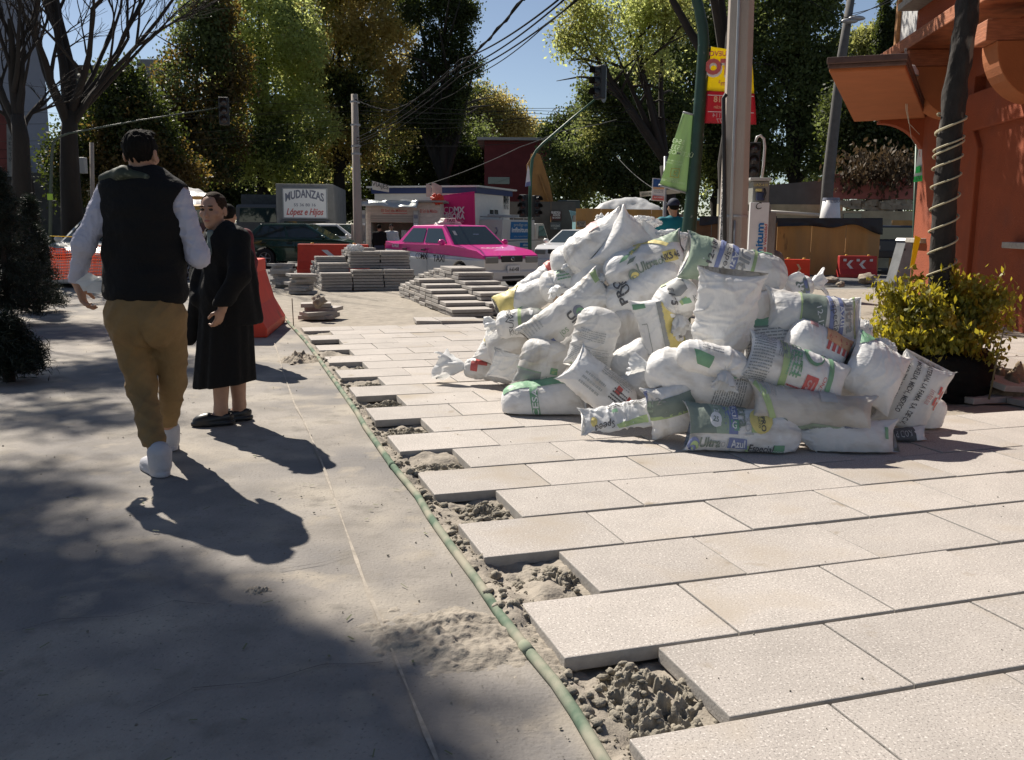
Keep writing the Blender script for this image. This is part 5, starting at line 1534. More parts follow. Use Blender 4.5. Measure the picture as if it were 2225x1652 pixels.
barrier((q.x, q.y, -.03), -.05, .62, .55, 'red-orange barrier with one cream chevron right of the heap of sacks', M_bar, (-.02,), M_refl2, B=.4)
q = G(1860, 603, Z_ROAD)
bb = barrier((q.x, q.y, Z_ROAD), 0.0, 1.08, .62, 'dark red barrier with two white left-pointing chevrons before the plywood hoarding', M_bar2, (-.22, .12), M_refl, B=.4, dirn=-1)
for x in (-.4, -.02, .36): MB().box((x, -.128, .50), (.09, .005, .07)).build('reflector', M_refl, bb)
q = G(1210, 590, Z_ROAD)
barrier((q.x + .3, q.y, Z_ROAD), 0.05, 1.5, .66, 'red-orange barrier partly hidden by the left side of the heap', M_bar, (-.2, .1), M_refl, B=.45)
# ================================================================== SHRUB, ROOT BALL, ROPED TRUNK
rb = G(2078, 862)
RBc = Vector((rb.x, rb.y + .40, 0))
M_rootbag = mat('black_nursery_bag', (0.006, 0.006, 0.006), .9, spec=.15, bump=.02, bscale=14)
a = np.linspace(0, 2 * PI, 72, endpoint=False)
hz = np.linspace(0, 1, 26)
U_, A_ = np.meshgrid(hz, a, indexing='ij')
Rr = (.385 + .02 * np.sin(U_ * 3)) * (1 + .10 * fbm(np.cos(A_) * 2.5, np.sin(A_) * 2.5, U_ * 4, 4, 4)) * np.where(U_ > .93, .96, 1)
V = np.stack([RBc.x + Rr * np.cos(A_), RBc.y + Rr * np.sin(A_), -.05 + U_ * (.36 + .03 * noise(np.cos(A_) * 3, np.sin(A_) * 3, 0, 6))], -1).reshape(-1, 3)
I = np.arange(26 * 72).reshape(26, 72)
Jx = np.roll(I, -1, 1)
F = np.stack([I[:-1], Jx[:-1], Jx[1:], I[1:]], -1).reshape(-1, 4).tolist() + [I[-1].tolist()]
shrub = thing('shrub', 'yellow-green leafy shrub in a black root bag at the foot of the roped trunk', 'shrub', (RBc.x, RBc.y, 0))
o = mesh_obj('root_bag', (V - np.array([RBc.x, RBc.y, 0])).tolist(), F, M_rootbag, shrub, True)
M_leafY = mat('yellow_green_leaf', (0.17, 0.18, 0.027), .5, var=.45, vscale=9, trans=.45, sub=(.50, .42, .03), spots=[((0.28, 0.17, 0.02), 7, .56, .66), ((0.05, 0.08, 0.014), 6, .56, .68)])
def leaf_cloud(centers, n, size, droop=.5, seed=0, asp=.42, sprd=None):
    """n leaves (kite shaped, folded) around given points"""
    r_ = np.random.default_rng(seed)
    C = centers[r_.integers(0, len(centers), n)] + (r_.normal(0, 1, (n, 3)) * (sprd if sprd is not None else size * 1.5))
    d = r_.normal(0, 1, (n, 3))
    d[:, 2] -= droop * 1.6
    d /= np.linalg.norm(d, axis=1, keepdims=True)
    s = np.cross(d, r_.normal(0, 1, (n, 3)))
    s /= np.linalg.norm(s, axis=1, keepdims=True) + 1e-9
    k = (size * r_.uniform(.6, 1.25, n))[:, None]
    nn = np.cross(d, s)
    p0, p2 = C - d * k * .5, C + d * k * .5
    m_ = C - nn * k * .08
    p1, p3 = C + s * k * asp * .5 + nn * k * .07, C - s * k * asp * .5 + nn * k * .07
    return np.stack([p0, p1, p2, p3], 1).reshape(-1, 3)
r_ = np.random.default_rng(4)
stems, tips = [], []
mb = MB()
for i in range(90):
    a_ = r_.uniform(0, 2 * PI)
    rad = .58 * math.sqrt(r_.random())
    top = np.array([rad * math.cos(a_) * 1.02, rad * math.sin(a_) * .8, r_.uniform(.42, 1.0) - rad * .3])
    b = np.array([.22 * math.cos(a_) * r_.random(), .22 * math.sin(a_) * r_.random(), .28])
    pts = [b + (top - b) * t + np.array([0, 0, .12 * math.sin(t * PI)]) * .6 + r_.normal(0, .012, 3) for t in np.linspace(0, 1, 6)]
    mb.tube([Vector(p) for p in pts], [.006, .0055, .005, .004, .003, .002], 5)
    for t in np.linspace(.35, 1, 9):
        k = min(4, int(t * 5))
        f = t * 5 - k
        tips.append(pts[k] * (1 - f) + pts[k + 1] * f)
mb.build('stems', mat('shrub_stem', (.12, .10, .05), .8), shrub)
fast_obj('foliage', leaf_cloud(np.array(tips), 13000, .060, .9, 5, .5, .045), 4, M_leafY, shrub)
M_bark = mat('dark_bark', (0.022, 0.018, 0.015), .95, var=.5, vscale=10, bump=.02, bscale=22, spots=[((.16, .14, .11), 7, .62, .7)], stretch=(1, 1, .45))
tr = thing('tree', 'rough dark trunk wound with a pale rope, rising out of the yellow-green shrub', 'tree', (0, 0, 0))
TQ = [(2036, 790, .0), (2044, 640, .0), (2049, 520, .0), (2055, 400, .0), (2063, 300, .0), (2075, 200, .02), (2090, 100, .03), (2103, 10, .05), (2112, -60, .06)]
TY = RBc.y + .02
TP = [Vector(at(x, y, TY + d)) for x, y, d in TQ]
TP += [TP[-1] + Vector((.03, .02, .5)), TP[-1] + Vector((.05, .03, 1.0))]
def bark_tube(pts, rad, n, amp, seed, sub=7):
    P, R = [], []
    for i in range(len(pts) - 1):
        for k in range(sub):
            t = k / sub
            P.append(pts[i].lerp(pts[i + 1], t))
            R.append(rad[i] * (1 - t) + rad[i + 1] * t)
    P.append(pts[-1])
    R.append(rad[-1])
    P = np.array([p[:] for p in P])
    R = np.array(R)
    th = np.arange(n) * 2 * PI / n
    c_, s_ = np.cos(th), np.sin(th)
    L_ = np.concatenate([[0], np.cumsum(np.linalg.norm(np.diff(P, axis=0), axis=1))])
    rr_ = R[:, None] * (1 + amp * fbm(c_[None] * 2.2, s_[None] * 2.2, L_[:, None] * 9, seed, 4) + amp * .5 * noise(c_[None] * 6, s_[None] * 6, L_[:, None] * 30, seed + 3))
    V = np.stack([P[:, 0:1] + rr_ * c_[None], P[:, 1:2] + rr_ * s_[None], P[:, 2:3] + 0 * rr_], -1).reshape(-1, 3)
    I = np.arange(len(P) * n).reshape(len(P), n)
    Jn = np.roll(I, -1, 1)
    F = np.stack([I[:-1], Jn[:-1], Jn[1:], I[1:]], -1).reshape(-1, 4)
    return V, F
V, F = bark_tube(TP, [.10, .094, .09, .088, .088, .087, .083, .080, .078, .07, .06], 28, .11, 9, 9)
fast_obj('trunk', V, 4, M_bark, tr, True, F=F)
def along(t):
    f = t * (len(TP) - 1)
    i = min(int(f), len(TP) - 2)
    return TP[i].lerp(TP[i + 1], f - i)
def rope(t0, t1, turns, ph, rad=.0075):
    mb = MB()
    P = []
    n = int(turns * 20)
    for k in range(n + 1):
        t = t0 + (t1 - t0) * k / n
        a = ph + 2 * PI * turns * k / n
        P.append(along(t) + Vector((math.cos(a) * .106, math.sin(a) * .106, .02 * math.cos(a))))
    mb.tube(P, rad, 6)
    return mb
Mrope = mat('pale_rope', (.42, .37, .24), .7, var=.2, vscale=40)
m1 = rope(.08, .46, 9.5, 0)
m1.build('rope', Mrope, tr)
rope(.36, .46, 2.0, 2.2).build('rope', Mrope, tr)
TT = TP[-1]
lv = []
for i in range(26):
    a_ = i * 2.4
    for t in np.linspace(.1, 1, 9):
        lv.append(np.array(TT[:]) + np.array([math.cos(a_) * .55 * t, math.sin(a_) * .55 * t, .3 * t - .5 * t * t]))
fast_obj('crown', leaf_cloud(np.array(lv), 900, .2, .4, 6, .2, .05), 4, mat('palm_green', (.05, .09, .03), .5, var=.3, trans=.3), tr)
def mound(cx, cy, rx, ry, h, seed, name, label, material, z0=0.004, res=70):
    t = np.linspace(-1, 1, res)
    A, B = np.meshgrid(t, t)
    rr = np.sqrt(A * A + B * B) + 0.28 * fbm(A * 2.2, B * 2.2, 0, seed, 4)
    Zs = z0 + h * np.clip(1 - rr, 0, 1) ** .9 * (1 + 0.5 * fbm(A * 7, B * 7, 0, seed + 3, 4))
    Zs = np.where(rr > 0.99, z0 - 0.05, Zs)
    V_ = np.stack([cx + A * rx, cy + B * ry, Zs], -1).reshape(-1, 3)
    I_ = np.arange(res * res).reshape(res, res)
    F_ = np.stack([I_[:-1, :-1], I_[:-1, 1:], I_[1:, 1:], I_[1:, :-1]], -1).reshape(-1, 4)
    return tag(fast_obj(name, V_, 4, material, None, True, F=F_), label, 'earth heap', kind='stuff')
mound(RBc.x + .75, RBc.y + .05, .55, .5, .16, 61, 'earth_mound', 'dug earth piled right of the root bag at the edge of the picture', mat('brown_earth', (.20, .15, .10), .95, var=.35, vscale=9, bump=.01, bscale=40))
for i, (x, y, z, lb) in enumerate(((2196, 800, .16, 'loose slab lying on the dug earth at the right edge, upper one'), (2200, 838, .10, 'loose slab lying on the dug earth at the right edge, lower one'), (2018, 868, .03, 'loose slab resting on the paving against the root bag'))):
    o = ps.copy()
    COL.objects.link(o)
    q = G(x, y, z)
    o.location = (q.x - (.3 if i == 2 else .05), q.y, z + (.03 if i == 2 else .0))
    o.rotation_euler = (.02 if i == 2 else .12, -.03 if i == 2 else .1, GROT + .1 * i - .1)
    tag(o, lb, 'paver')
mb = MB()
q = G(2143, 868)
mb.tube([(q.x + .02, q.y, 0), (q.x + .05, q.y, .3), (q.x + .09, q.y + .01, .56)], [.008, .006, .003], 6)
sp = mb.build('sapling', mat('shrub_stem', (.12, .10, .05), .8))
tag(sp, 'thin bare stalk with a few leaves right of the root bag', 'sapling')
fast_obj('leaves', leaf_cloud(np.array([[q.x + .06, q.y, .38], [q.x + .08, q.y, .48], [q.x + .03, q.y, .34]]), 26, .05, .9, 7, .5, .03), 4, M_leafY, sp)
# ================================================================== THE ORANGE BUILDING
Ub, Wb = Vector((.12, .993, 0)).normalized(), Vector((-.993, .12, 0)).normalized()
Wd0 = G(2225, 718)
def wallpt(x, y, off=0.0):
    d = ray(x, y)
    k = ((Wd0 - CP).dot(Wb) + off) / d.dot(Wb)
    return CP + d * k
def uz(p): return ((p - Wd0).dot(Ub), p.z)
M_orange = mat('orange_stucco', (0.27, 0.056, 0.017), .9, var=.12, vscale=2.5, bump=.012, bscale=60, spots=[((.21, .052, .024), 1.6, .55, .75)])
M_orange2 = mat('orange_bounce_lit', (0.36, 0.115, 0.035), .85, var=.1, vscale=3, bump=.003, bscale=50)  # lighter orange: bounce light under the canopy put into the colour
M_beam = mat('painted_wood', (0.36, 0.12, 0.05), .7, var=.35, vscale=5, bump=.006, bscale=9, stretch=(1, 1, 9))
M_trim = mat('grey_stone_trim', (0.33, 0.31, 0.28), .85, var=.25, vscale=12)
M_tile = mat('dark_roof_edge', (0.10, 0.06, 0.05), .8, var=.3, vscale=8)
M_ochre = mat('ochre_wood', (0.34, 0.16, 0.05), .7, var=.35, vscale=4, bump=.004, bscale=10, stretch=(1, 1, 7))
bld = thing('orange_building', 'orange stucco corner building with carved brackets and a deep canopy', 'building', (0, 0, 0))
def bx(lo, hi, mb):
    """box in building axes (u, out, z)"""
    P = []
    for u in (lo[0], hi[0]):
        for w_ in (lo[1], hi[1]):
            for z in (lo[2], hi[2]): P.append(Wd0 + Ub * u + Wb * w_ + Vector((0, 0, z - Wd0.z)))
    return mb.add(P, [(0, 1, 3, 2), (4, 6, 7, 5), (0, 4, 5, 1), (2, 3, 7, 6), (0, 2, 6, 4), (1, 5, 7, 3)])
u1 = uz(wallpt(1985, 600))[0]
zB = wallpt(2060, 225)[2]
rec = [uz(wallpt(2116, 200))[0], uz(wallpt(2209, 200))[0]]
zr = [uz(wallpt(2160, 245))[1], uz(wallpt(2160, 150))[1]]
ua, ub_ = max(rec), min(rec)
lowr = uz(wallpt(2100, 300))
mb = MB()
zt = 5.4
bx((-8, -6, -.2), (ub_, 0, zt), mb)
bx((ua, -6, -.2), (u1, 0, zt), mb)
bx((ub_, -6, -.2), (ua, -.001, zr[0]), mb)
bx((ub_, -6, zr[1]), (ua, -.001, zt), mb)
bx((ub_, -6, zr[0]), (ua, -.16, zr[1]), mb)
mb.build('wall', M_orange, bld)
fr = [uz(wallpt(x, y)) for x, y in ((2092, 700), (2092, 330), (2122, 285), (2190, 276))]
mb = MB()
uo, ui = fr[0][0], fr[0][0] - .22
zo = fr[2][1]
P = [(u1 - .02, -.1), (u1 - .02, zo + .55), (-3, zo + .55), (-3, zo), (fr[2][0] - .05, zo), (uo - .15, fr[1][1]), (uo - .15, -.1)]
V = [Wd0 + Ub * p[0] + Vector((0, 0, p[1] - Wd0.z)) + Wb * w_ for w_ in (-.02, .07) for p in P]
n = len(P)
mb.add(V, [list(range(n)), list(range(n, 2 * n))] + [(i, (i + 1) % n, n + (i + 1) % n, n + i) for i in range(n)])
mb.build('panel_frame', M_orange, bld, bv=.02)
s0, s1 = uz(wallpt(1991, 521)), uz(wallpt(2204, 531))
for lo_, hi_ in (((s0[0] - .75, -.05, s0[1] - .05), (s0[0] + .1, .16, s0[1] + .03)), ((s1[0] - 1.2, -.05, s1[1] - .05), (s1[0], .16, s1[1] + .03))):
    bx(lo_, hi_, MB()).build('sill', M_trim, bld, bv=.01)
def corbel(qx, qy, R, th, zoff=0):
    u, z = uz(wallpt(qx, qy))
    pr = [(0, 0)] + [(R * math.sin(t), -R * 1.15 * math.cos(t)) for t in np.linspace(0, PI / 2, 12)]
    V = [Wd0 + Ub * (u + du) + Wb * (p[0] - .01) + Vector((0, 0, z + p[1] - Wd0.z)) for du in (-th / 2, th / 2) for p in pr]
    n = len(pr)
    mb = MB()
    mb.add(V, [list(range(n)), list(range(n, 2 * n))] + [(i, (i + 1) % n, n + (i + 1) % n, n + i) for i in range(n)])
    mb.build('corbel', M_orange2, bld, bv=.012)
    mb = MB()
    bx((u - th * .45, -.02, z + .003), (u + th * .45, R + .12, z + .26), mb)
    mb.build('beam_end', M_beam, bld, bv=.012)
corbel(2075, 150, .66, .55)
corbel(2262, 95, .62, .5)
zbm = uz(wallpt(2075, 150))[1] + .265
mb = MB()
bx((-8, -.02, zbm), (u1 + .1, .82, zbm + .20), mb)
mb.build('eave_beam', M_beam, bld, bv=.015)
uM = min(uz(wallpt(2096, 40))[0], u1 - 1.3)
mb = MB()
bx((-8, -.02, zbm + .56), (uM, 1.0, zbm + .66), mb)
bx((-8, -.02, zbm + .80), (uM - .1, 1.12, zbm + .90), mb)
mb.build('moulding', M_trim, bld, bv=.01)
mb = MB()
bx((-8, -.03, zbm + .67), (uM - .05, .86, zbm + .79), mb)
bx((-8, -.03, zbm + .21), (uM, .70, zbm + .555), mb)
mb.build('cornice', M_orange, bld)
c0 = Wd0 + Ub * (u1 - .1) + Wb * .55
mb = MB()
for (a0, a1, z0, z1) in ((-.10, .04, .21, 1.5), (uM - u1 + .16, -.101, 1.05, 1.25), (uM - u1 + .05, uM - u1 + .159, .21, 1.5)):
    bx((u1 + a0 - .05, .50, zbm + z0), (u1 + a1 - .05, .64, zbm + z1), mb)
bx((u1 - .30, .2, zbm + .21), (u1 - .05 + .04, .49, zbm + .32), mb)
mb.build('window_frame', M_ochre, bld, bv=.01)
mb = MB()
bx((uM + .12, .55, zbm + .215), (u1 - .155, .58, zbm + 1.045), mb)
mb.build('window_sheet', mat('white_sheet', (.50, .50, .50), .7, var=.12, vscale=2, bump=.03, bscale=3), bld)
zE = at(1801, 158, 11.5).z
SO = [G(1801, 158, zE), G(1968, 150, zE), G(2012, 258, zE), G(1855, 265, zE)]
h_ = at(1804, 132, 11.5).z - zE
mb = MB()
V = [p for p in SO] + [p + Vector((0, 0, h_)) for p in SO]
mb.add(V, [(3, 2, 1, 0), (4, 5, 6, 7), (0, 1, 5, 4), (1, 2, 6, 5), (2, 3, 7, 6), (3, 0, 4, 7)])
mb.build('canopy', M_orange2, bld, bv=.02)
mb = MB()
cen = sum(SO, Vector()) / 4
for k, (z0, z1, e) in enumerate(((h_ * .30, h_ * .62, .035), (h_ * .62, h_ * 1.15, .075))):
    Q = [p + (p - cen).normalized() * e * 1.6 for p in SO]
    V = [p + Vector((0, 0, z0)) for p in Q] + [p + Vector((0, 0, z1)) for p in Q]
    mb.add(V, [(3, 2, 1, 0), (4, 5, 6, 7), (0, 1, 5, 4), (1, 2, 6, 5), (2, 3, 7, 6), (3, 0, 4, 7)])
mb.build('canopy_fascia', M_tile, bld, bv=.01)
B0_, B1_ = SO[3].lerp(SO[2], .35), SO[2] + Vector((.05, 0, 0))
dd = (B1_ - B0_)
mb = MB()
prf = [(0, 0)] + [(t, -.06 - .85 * (1 - math.sqrt(max(0, 1 - t ** 2)))) for t in np.linspace(0, 1, 12)] + [(1, 0)]
V = [B0_ + dd * p[0] + Vector((0, 0, p[1])) + Ub * w_ for w_ in (-.1, .1) for p in prf]
n = len(prf)
mb.add(V, [list(range(n)), list(range(n, 2 * n))] + [(i, (i + 1) % n, n + (i + 1) % n, n + i) for i in range(n)])
mb.build('brace', M_orange, bld, bv=.01)
mb = MB()
q = (SO[0] + SO[1]) / 2 + (SO[2] - SO[1]) * .25 + UX * .45
mb.lathe([(.16, 0), (.15, .06), (.10, .13), (0.001, .16)], (q.x, q.y, zE + h_ * 1.15), 18)
mb.build('roof_light', mat('milky_dome', (.5, .5, .5), .4), bld)
cz = wallpt(1990, 250)
mb = MB()
p = wallpt(2003, 265, .06)
mb.box(p, (.10, .14, .34), math.atan2(Ub.y, Ub.x))
tag(mb.build('meter_box', mat('pale_grey_metal', (.42, .43, .42), .5, var=.15), bv=.012), 'pale grey electric box on the corner of the orange building', 'electric box')
mb = MB()
pa, pb = wallpt(1992, 300, .05), wallpt(1983, 620, .05)
mb.cyl(pa, Vector((pb.x, pb.y, 0)), .022, 10)
tag(mb.build('conduit', mat('green_conduit', (.05, .12, .09), .5)), 'thin dark conduit running down the corner of the orange building', 'conduit')
def plaque(P, m_, name, label, cat, th=.006):
    mb = MB()
    mb.poly(P)
    o = mb.build(name, m_)
    solid(o, th)
    return tag(o, label, cat)
P = [wallpt(x, y, .5) for x, y in ((1996, 325), (2003, 325), (2004, 394), (1985, 396))]
o = plaque(P, mat('paper_white', (.62, .64, .62), .7), 'small_banner', 'narrow white and green banner hung on the corner below the canopy', 'banner')
lettering(o, 'R', INK['red'], wallpt(1999, 341, .56), -Ub, Vector((0, 0, 1)), .10, .02)
o2 = plaque([wallpt(x, y, .53) for x, y in ((1990.5, 363), (2000, 360), (1999, 375), (1989, 377))], mat('neon_green', (.02, .55, .10), .7), 'print', None, None)
o2.parent = o
o2 = plaque([wallpt(x, y, .53) for x, y in ((1987, 384), (2004, 381), (2004, 394), (1985, 396))], mat('neon_green', (.02, .55, .10), .7), 'print', None, None)
o2.parent = o
lettering(o, '167 4', mat('ink_black', (.02, .02, .02), .6), wallpt(1995, 393, .56), -Ub, Vector((0, 0, 1)), .075, .02)
cp = [wallpt(1967, 105, 1.1), wallpt(1966, 160, 1.1), wallpt(1969, 240, .9), wallpt(1975, 268, .7), wallpt(1998, 292, .3)]
mb = MB()
mb.tube(cp, .006, 6)
mb.tube([p + Vector((.02, 0, .0)) for p in cp[:3]] + [wallpt(1980, 300, .5), wallpt(1997, 330, .4)], .004, 6)
tag(mb.build('cord', mat('white_cord', (.55, .52, .45), .8)), 'loose white cord hanging from the beam end beside the canopy', 'cord')
q = G(1955, 627, -.03)
cab = thing('metal_cabinet', 'dented grey metal cabinet leaning beside the orange corner', 'cabinet', (q.x, q.y + .2, -.03), .35)
cab.rotation_euler = (0, math.radians(14), .3)
mb = MB()
mb.box((0, 0, .5), (.40, .30, 1.0))
mb.build('case', mat('grey_paint_metal', (.20, .21, .215), .5, metal=.2, var=.2, vscale=4), cab, bv=.012)
mb = MB()
mb.prism([(-.23, 1.002), (.23, 1.002), (.21, 1.06), (-.2, 1.075)], -.18, .18, 'y')
mb.build('lid', mat('pale_metal_lid', (.34, .35, .36), .45, metal=.2), cab, bv=.008)
mb = MB()
mb.box((-.02, -.153, .5), (.34, .006, .86))
mb.build('door', mat('grey_paint_metal2', (.17, .18, .185), .55, metal=.2, var=.25, vscale=5), cab, bv=.004)
mb = MB()
for z in (.15, .82): mb.box((-.19, -.158, z), (.04, .02, .05))
mb.build('hinge', M_rubber, cab)
P = [at(1988, 512, 15.3), at(2001, 517, 15.3), at(1986, 580, 15.3), at(1977, 582, 15.3)]
o = plaque(P, mat('caution_yellow', (.75, .60, .02), .5, trans=.3, sub=(.8, .6, .02)), 'caution_tape', 'strip of yellow caution tape hanging by the grey cabinet', 'tape', .004)
# ================================================================== POLES IN THE MIDDLE
M_conc = mat('pole_concrete', (0.36, 0.31, 0.265), .9, var=.16, vscale=3, bump=.004, bscale=60, stretch=(1, 1, .3))
M_gpole = mat('green_pole_paint', (0.012, 0.045, 0.028), .45, var=.25, vscale=6, spots=[((.25, .25, .24), 9, .66, .72)])
M_galv = mat('galvanised', (.34, .35, .36), .5, metal=.4, var=.1)
DPc = 9.2
pole = thing('concrete_pole', 'pale concrete utility pole right behind the heap of sacks', 'utility pole', (0, 0, 0))
b_, t_ = at(1590, 575, DPc), at(1611, 0, DPc)
dirp = (t_ - b_).normalized()
b_ = b_ - dirp * (b_.z + .03) / dirp.z
t_ = t_ + dirp * 4.0
mb = MB()
n = 8
V = []
for p, r in ((b_, .148), (t_, .095)):
    for i in range(n):
        a = 2 * PI * (i + .5) / n
        V.append(p + Vector((math.cos(a) * r, math.sin(a) * r, 0)))
mb.add(V, [(i, (i + 1) % n, n + (i + 1) % n, n + i) for i in range(n)] + [list(range(n))[::-1], list(range(n, 2 * n))])
mb.build('shaft', M_conc, pole, bv=.006)
def onpole(y, dx, dy=-.15):
    f = b_ + dirp * ((at(1600, y, DPc).z - b_.z) / dirp.z)
    return f + Vector((dx, dy, 0))
mb = MB()
mb.tube([onpole(620, -.058), onpole(300, -.055, -.14), onpole(0, -.052, -.13), onpole(-200, -.05, -.125)], .016, 8)
mb.tube([onpole(620, -.02), onpole(480, -.02, -.148)], .012, 8)
mb.build('cable_duct', M_galv, pole)
mb = MB()
zs_, ze_ = onpole(300, 0).z, onpole(560, 0).z
mb.quad(onpole(560, -.146, -.06), onpole(560, -.105, -.110), onpole(305, -.128, -.096), onpole(305, -.136, -.05))
mb.build('painted_strip', mat('whitewash', (.58, .56, .53), .85, var=.2, vscale=20), pole)
s_ = 'LOTROCADUCONTROLBARCAFLAC'
for i, ch in enumerate(s_):
    y = 308 + i * 8.6
    a_ = onpole(y + 6, -.132, -.088)
    lettering(pole, ch, mat('ink_black', (.02, .02, .02), .6), a_, Vector((.6, -.8, 0)), Vector((0, 0, 1)), .032, .02, width=None, off=.006)
for y, r in ((90, .105), (225, .116), (470, .138)):
    f = onpole(y, 0, 0)
    MB().lathe([(r, -.012), (r + .003, 0), (r, .012)], f, 20).build('band', M_galv, pole)
mb = MB()
cq = [(1571, 210), (1574, 214), (1578, 260), (1574, 300)]
mb.tube([at(x, y, DPc - .2) for x, y in ((1578, 205), (1572, 214), (1573, 300), (1574, 400), (1575, 560))], .02, 8)
mb.build('cable_duct', M_rubber, pole)
DG = 11.2
gp = thing('green_lamp_pole', 'dark green curved lamp pole carrying the green banner', 'lamp pole', (0, 0, 0))
GQ = [(1492, 560), (1497, 500), (1505, 420), (1513, 330), (1520, 230), (1526, 150), (1529, 95), (1527, 60), (1519, 20), (1506, -25), (1480, -70)]
GP = [at(x, y, DG) for x, y in GQ]
GP[0] = Vector((GP[1].x - .035, DG, -.03))
mb = MB()
mb.tube(GP, [.10, .09, .08, .075, .073, .07, .067, .064, .06, .056, .05], 16)
mb.build('shaft', M_gpole, gp)
mb = MB()
for (xa, ya, xb, yb) in ((1540, 101, 1526, 105), (1530, 270, 1519, 262), (1484, 244, 1514, 252), (1431, 402, 1500, 422)):
    mb.cyl(at(xa, ya, DG), at(xb, yb, DG), .012, 8)
mb.build('banner_arm', M_galv, gp)
M_bgreen = mat('green_banner', (0.24, 0.33, 0.20), .75, trans=.42, sub=(.50, .66, .38), var=.1)
def cloth(P, nx, ny, wav, material, name, label, cat, seed):
    """hanging cloth between four corners (tl, tr, br, bl) with folds"""
    V = []
    nrm = (P[1] - P[0]).cross(P[3] - P[0]).normalized()
    for j in range(ny + 1):
        for i in range(nx + 1):
            s, t = i / nx, j / ny
            p = (P[0] * (1 - s) + P[1] * s) * (1 - t) + (P[3] * (1 - s) + P[2] * s) * t
            V.append(p + nrm * wav * float(noise(s * 3.2, t * 1.1, 0, seed) * (.3 + t) + .5 * noise(s * 8, t * 2, 0, seed + 1)))
    F = [(j * (nx + 1) + i, j * (nx + 1) + i + 1, (j + 1) * (nx + 1) + i + 1, (j + 1) * (nx + 1) + i) for j in range(ny) for i in range(nx)]
    o = mesh_obj(name, V, F, material, None, True)
    solid(o, .003)
    return tag(o, label, cat), V
MIR = Vector((-1, 0, 0))
P = [at(x, y, DG + .02) for x, y in ((1484, 245), (1514, 252), (1500, 420), (1432, 401))]
gb, _ = cloth(P, 14, 24, .03, M_bgreen, 'banner', 'pale green banner seen from behind, hanging aslant on the dark green pole', 'banner', 3)
M_bwhite = mat('banner_print_white', (.5, .62, .42), .8, trans=.3, sub=(.6, .8, .5))
vs_ = Vector((.30, 0, 1)).normalized()
rt_ = Vector((-1, 0, .18)).normalized()
for (s_, x, y, h) in (('5543', 1473, 312, .052), ('5533', 1470, 325, .052), ('ÚLTIMOS', 1478, 338, .05), ('SOLO PARA TI', 1466, 352, .018), ('CREDITOS Y AVALUOS', 1464, 357, .014), ('INMOBILIARIA', 1460, 391, .016), ('DEPARTAMENTOS', 1462, 397, .024)):
    lettering(gb, s_, M_bwhite, at(x, y, DG - .06), rt_, vs_, h, .01, off=-.002)
mb = MB()
for (x0, y0, x1, y1) in ((1459, 366, 1477, 367.5), (1456, 384, 1474, 386), (1459, 366, 1456, 384), (1477, 367, 1474, 386), (1466, 372, 1470, 373), (1464, 379, 1468, 380), (1466, 372, 1464, 379)):
    mb.tube([at(x0, y0, DG - .05), at(x1, y1, DG - .05)], .005, 4)
mb.build('print', mat('banner_print_yellow', (.55, .55, .2), .8, trans=.3, sub=(.7, .7, .2)), gb)
P = [at(x, y, DG) for x, y in ((1545, 102), (1633, 114), (1644, 271), (1529, 268))]
M_by = mat('yellow_banner', (.60, .50, .02), .7, trans=.45, sub=(.95, .8, .03))
M_br = mat('red_banner', (.42, .03, .05), .7, trans=.3, sub=(.7, .05, .08))
mid = [P[0].lerp(P[3], .57), P[1].lerp(P[2], .57)]
yb, _ = cloth([P[0], P[1], mid[1], mid[0]], 12, 10, .012, M_by, 'banner', 'yellow and red property banner seen from behind, beside the concrete pole', 'banner', 8)
rbn, _ = cloth([mid[0], mid[1], P[2], P[3]], 12, 8, .012, M_br, 'red_half', None, None, 8)
rbn.parent = yb
for (s_, x, y, h, m_, bo) in (('NUEVO', 1565, 122, .055, 'red', .02), ('TO', 1562, 160, .155, 'red', .06), ('86 m²', 1578, 186, .055, 'red', .02), ('318', 1563, 222, .065, 'orange', .03), ('Coyoacán', 1572, 236, .04, 'orange', .01), ('54.7114', 1568, 255, .048, 'pink', .015), ('26777', 1572, 267, .048, 'pink', .015)):
    if s_ == 'TO': lettering(yb, s_, INK['white'], at(x + 1, y + 4, DG - .05), MIR, Vector((0, 0, 1)), h, .10, off=-.002)
    lettering(yb, s_, INK[m_], at(x, y, DG - .06), MIR, Vector((0, 0, 1)), h, bo, off=-.003)
mb = MB()
for y in (206, 242): mb.quad(at(1538, y, DG - .045), at(1638, y + 3, DG - .045), at(1638, y + 4.5, DG - .045), at(1538, y + 1.5, DG - .045))
mb.build('print', INK['white'], yb)
DT = 10.0
ph = thing('telephone_post', 'grey pay telephone post with a white infinitum sign on its side', 'telephone', (0, 0, 0))
def rect3(x0, y0, x1, y1, Y, d, mb):
    a, b = at(x0, y0, Y), at(x1, y1, Y)
    return mb.b2((a.x, Y, b.z), (b.x, Y + d, a.z))
M_pgrey = mat('telephone_grey', (.22, .22, .20), .6, var=.15, vscale=5)
mb = MB()
rect3(1637, 394, 1670, 445, DT, .22, mb)
rect3(1650, 446, 1668, 600, DT + .03, .12, mb)
mb.build('housing', M_pgrey, ph, bv=.008)
mb = MB()
rect3(1631, 386, 1676, 393, DT - .05, .34, mb)
mb.build('roof', mat('telephone_roof', (.40, .40, .38), .5), ph, bv=.006)
mb = MB()
rect3(1645, 418, 1661, 436, DT - .05, .045, mb)
mb.build('telephone', mat('phone_dark', (.03, .04, .09), .4), ph, bv=.006)
mb = MB()
rect3(1644, 410, 1656, 416, DT - .06, .05, mb)
mb.build('phone_hood', INK['yellow'], ph, bv=.006)
mb = MB()
hq = at(1660, 420, DT - .08)
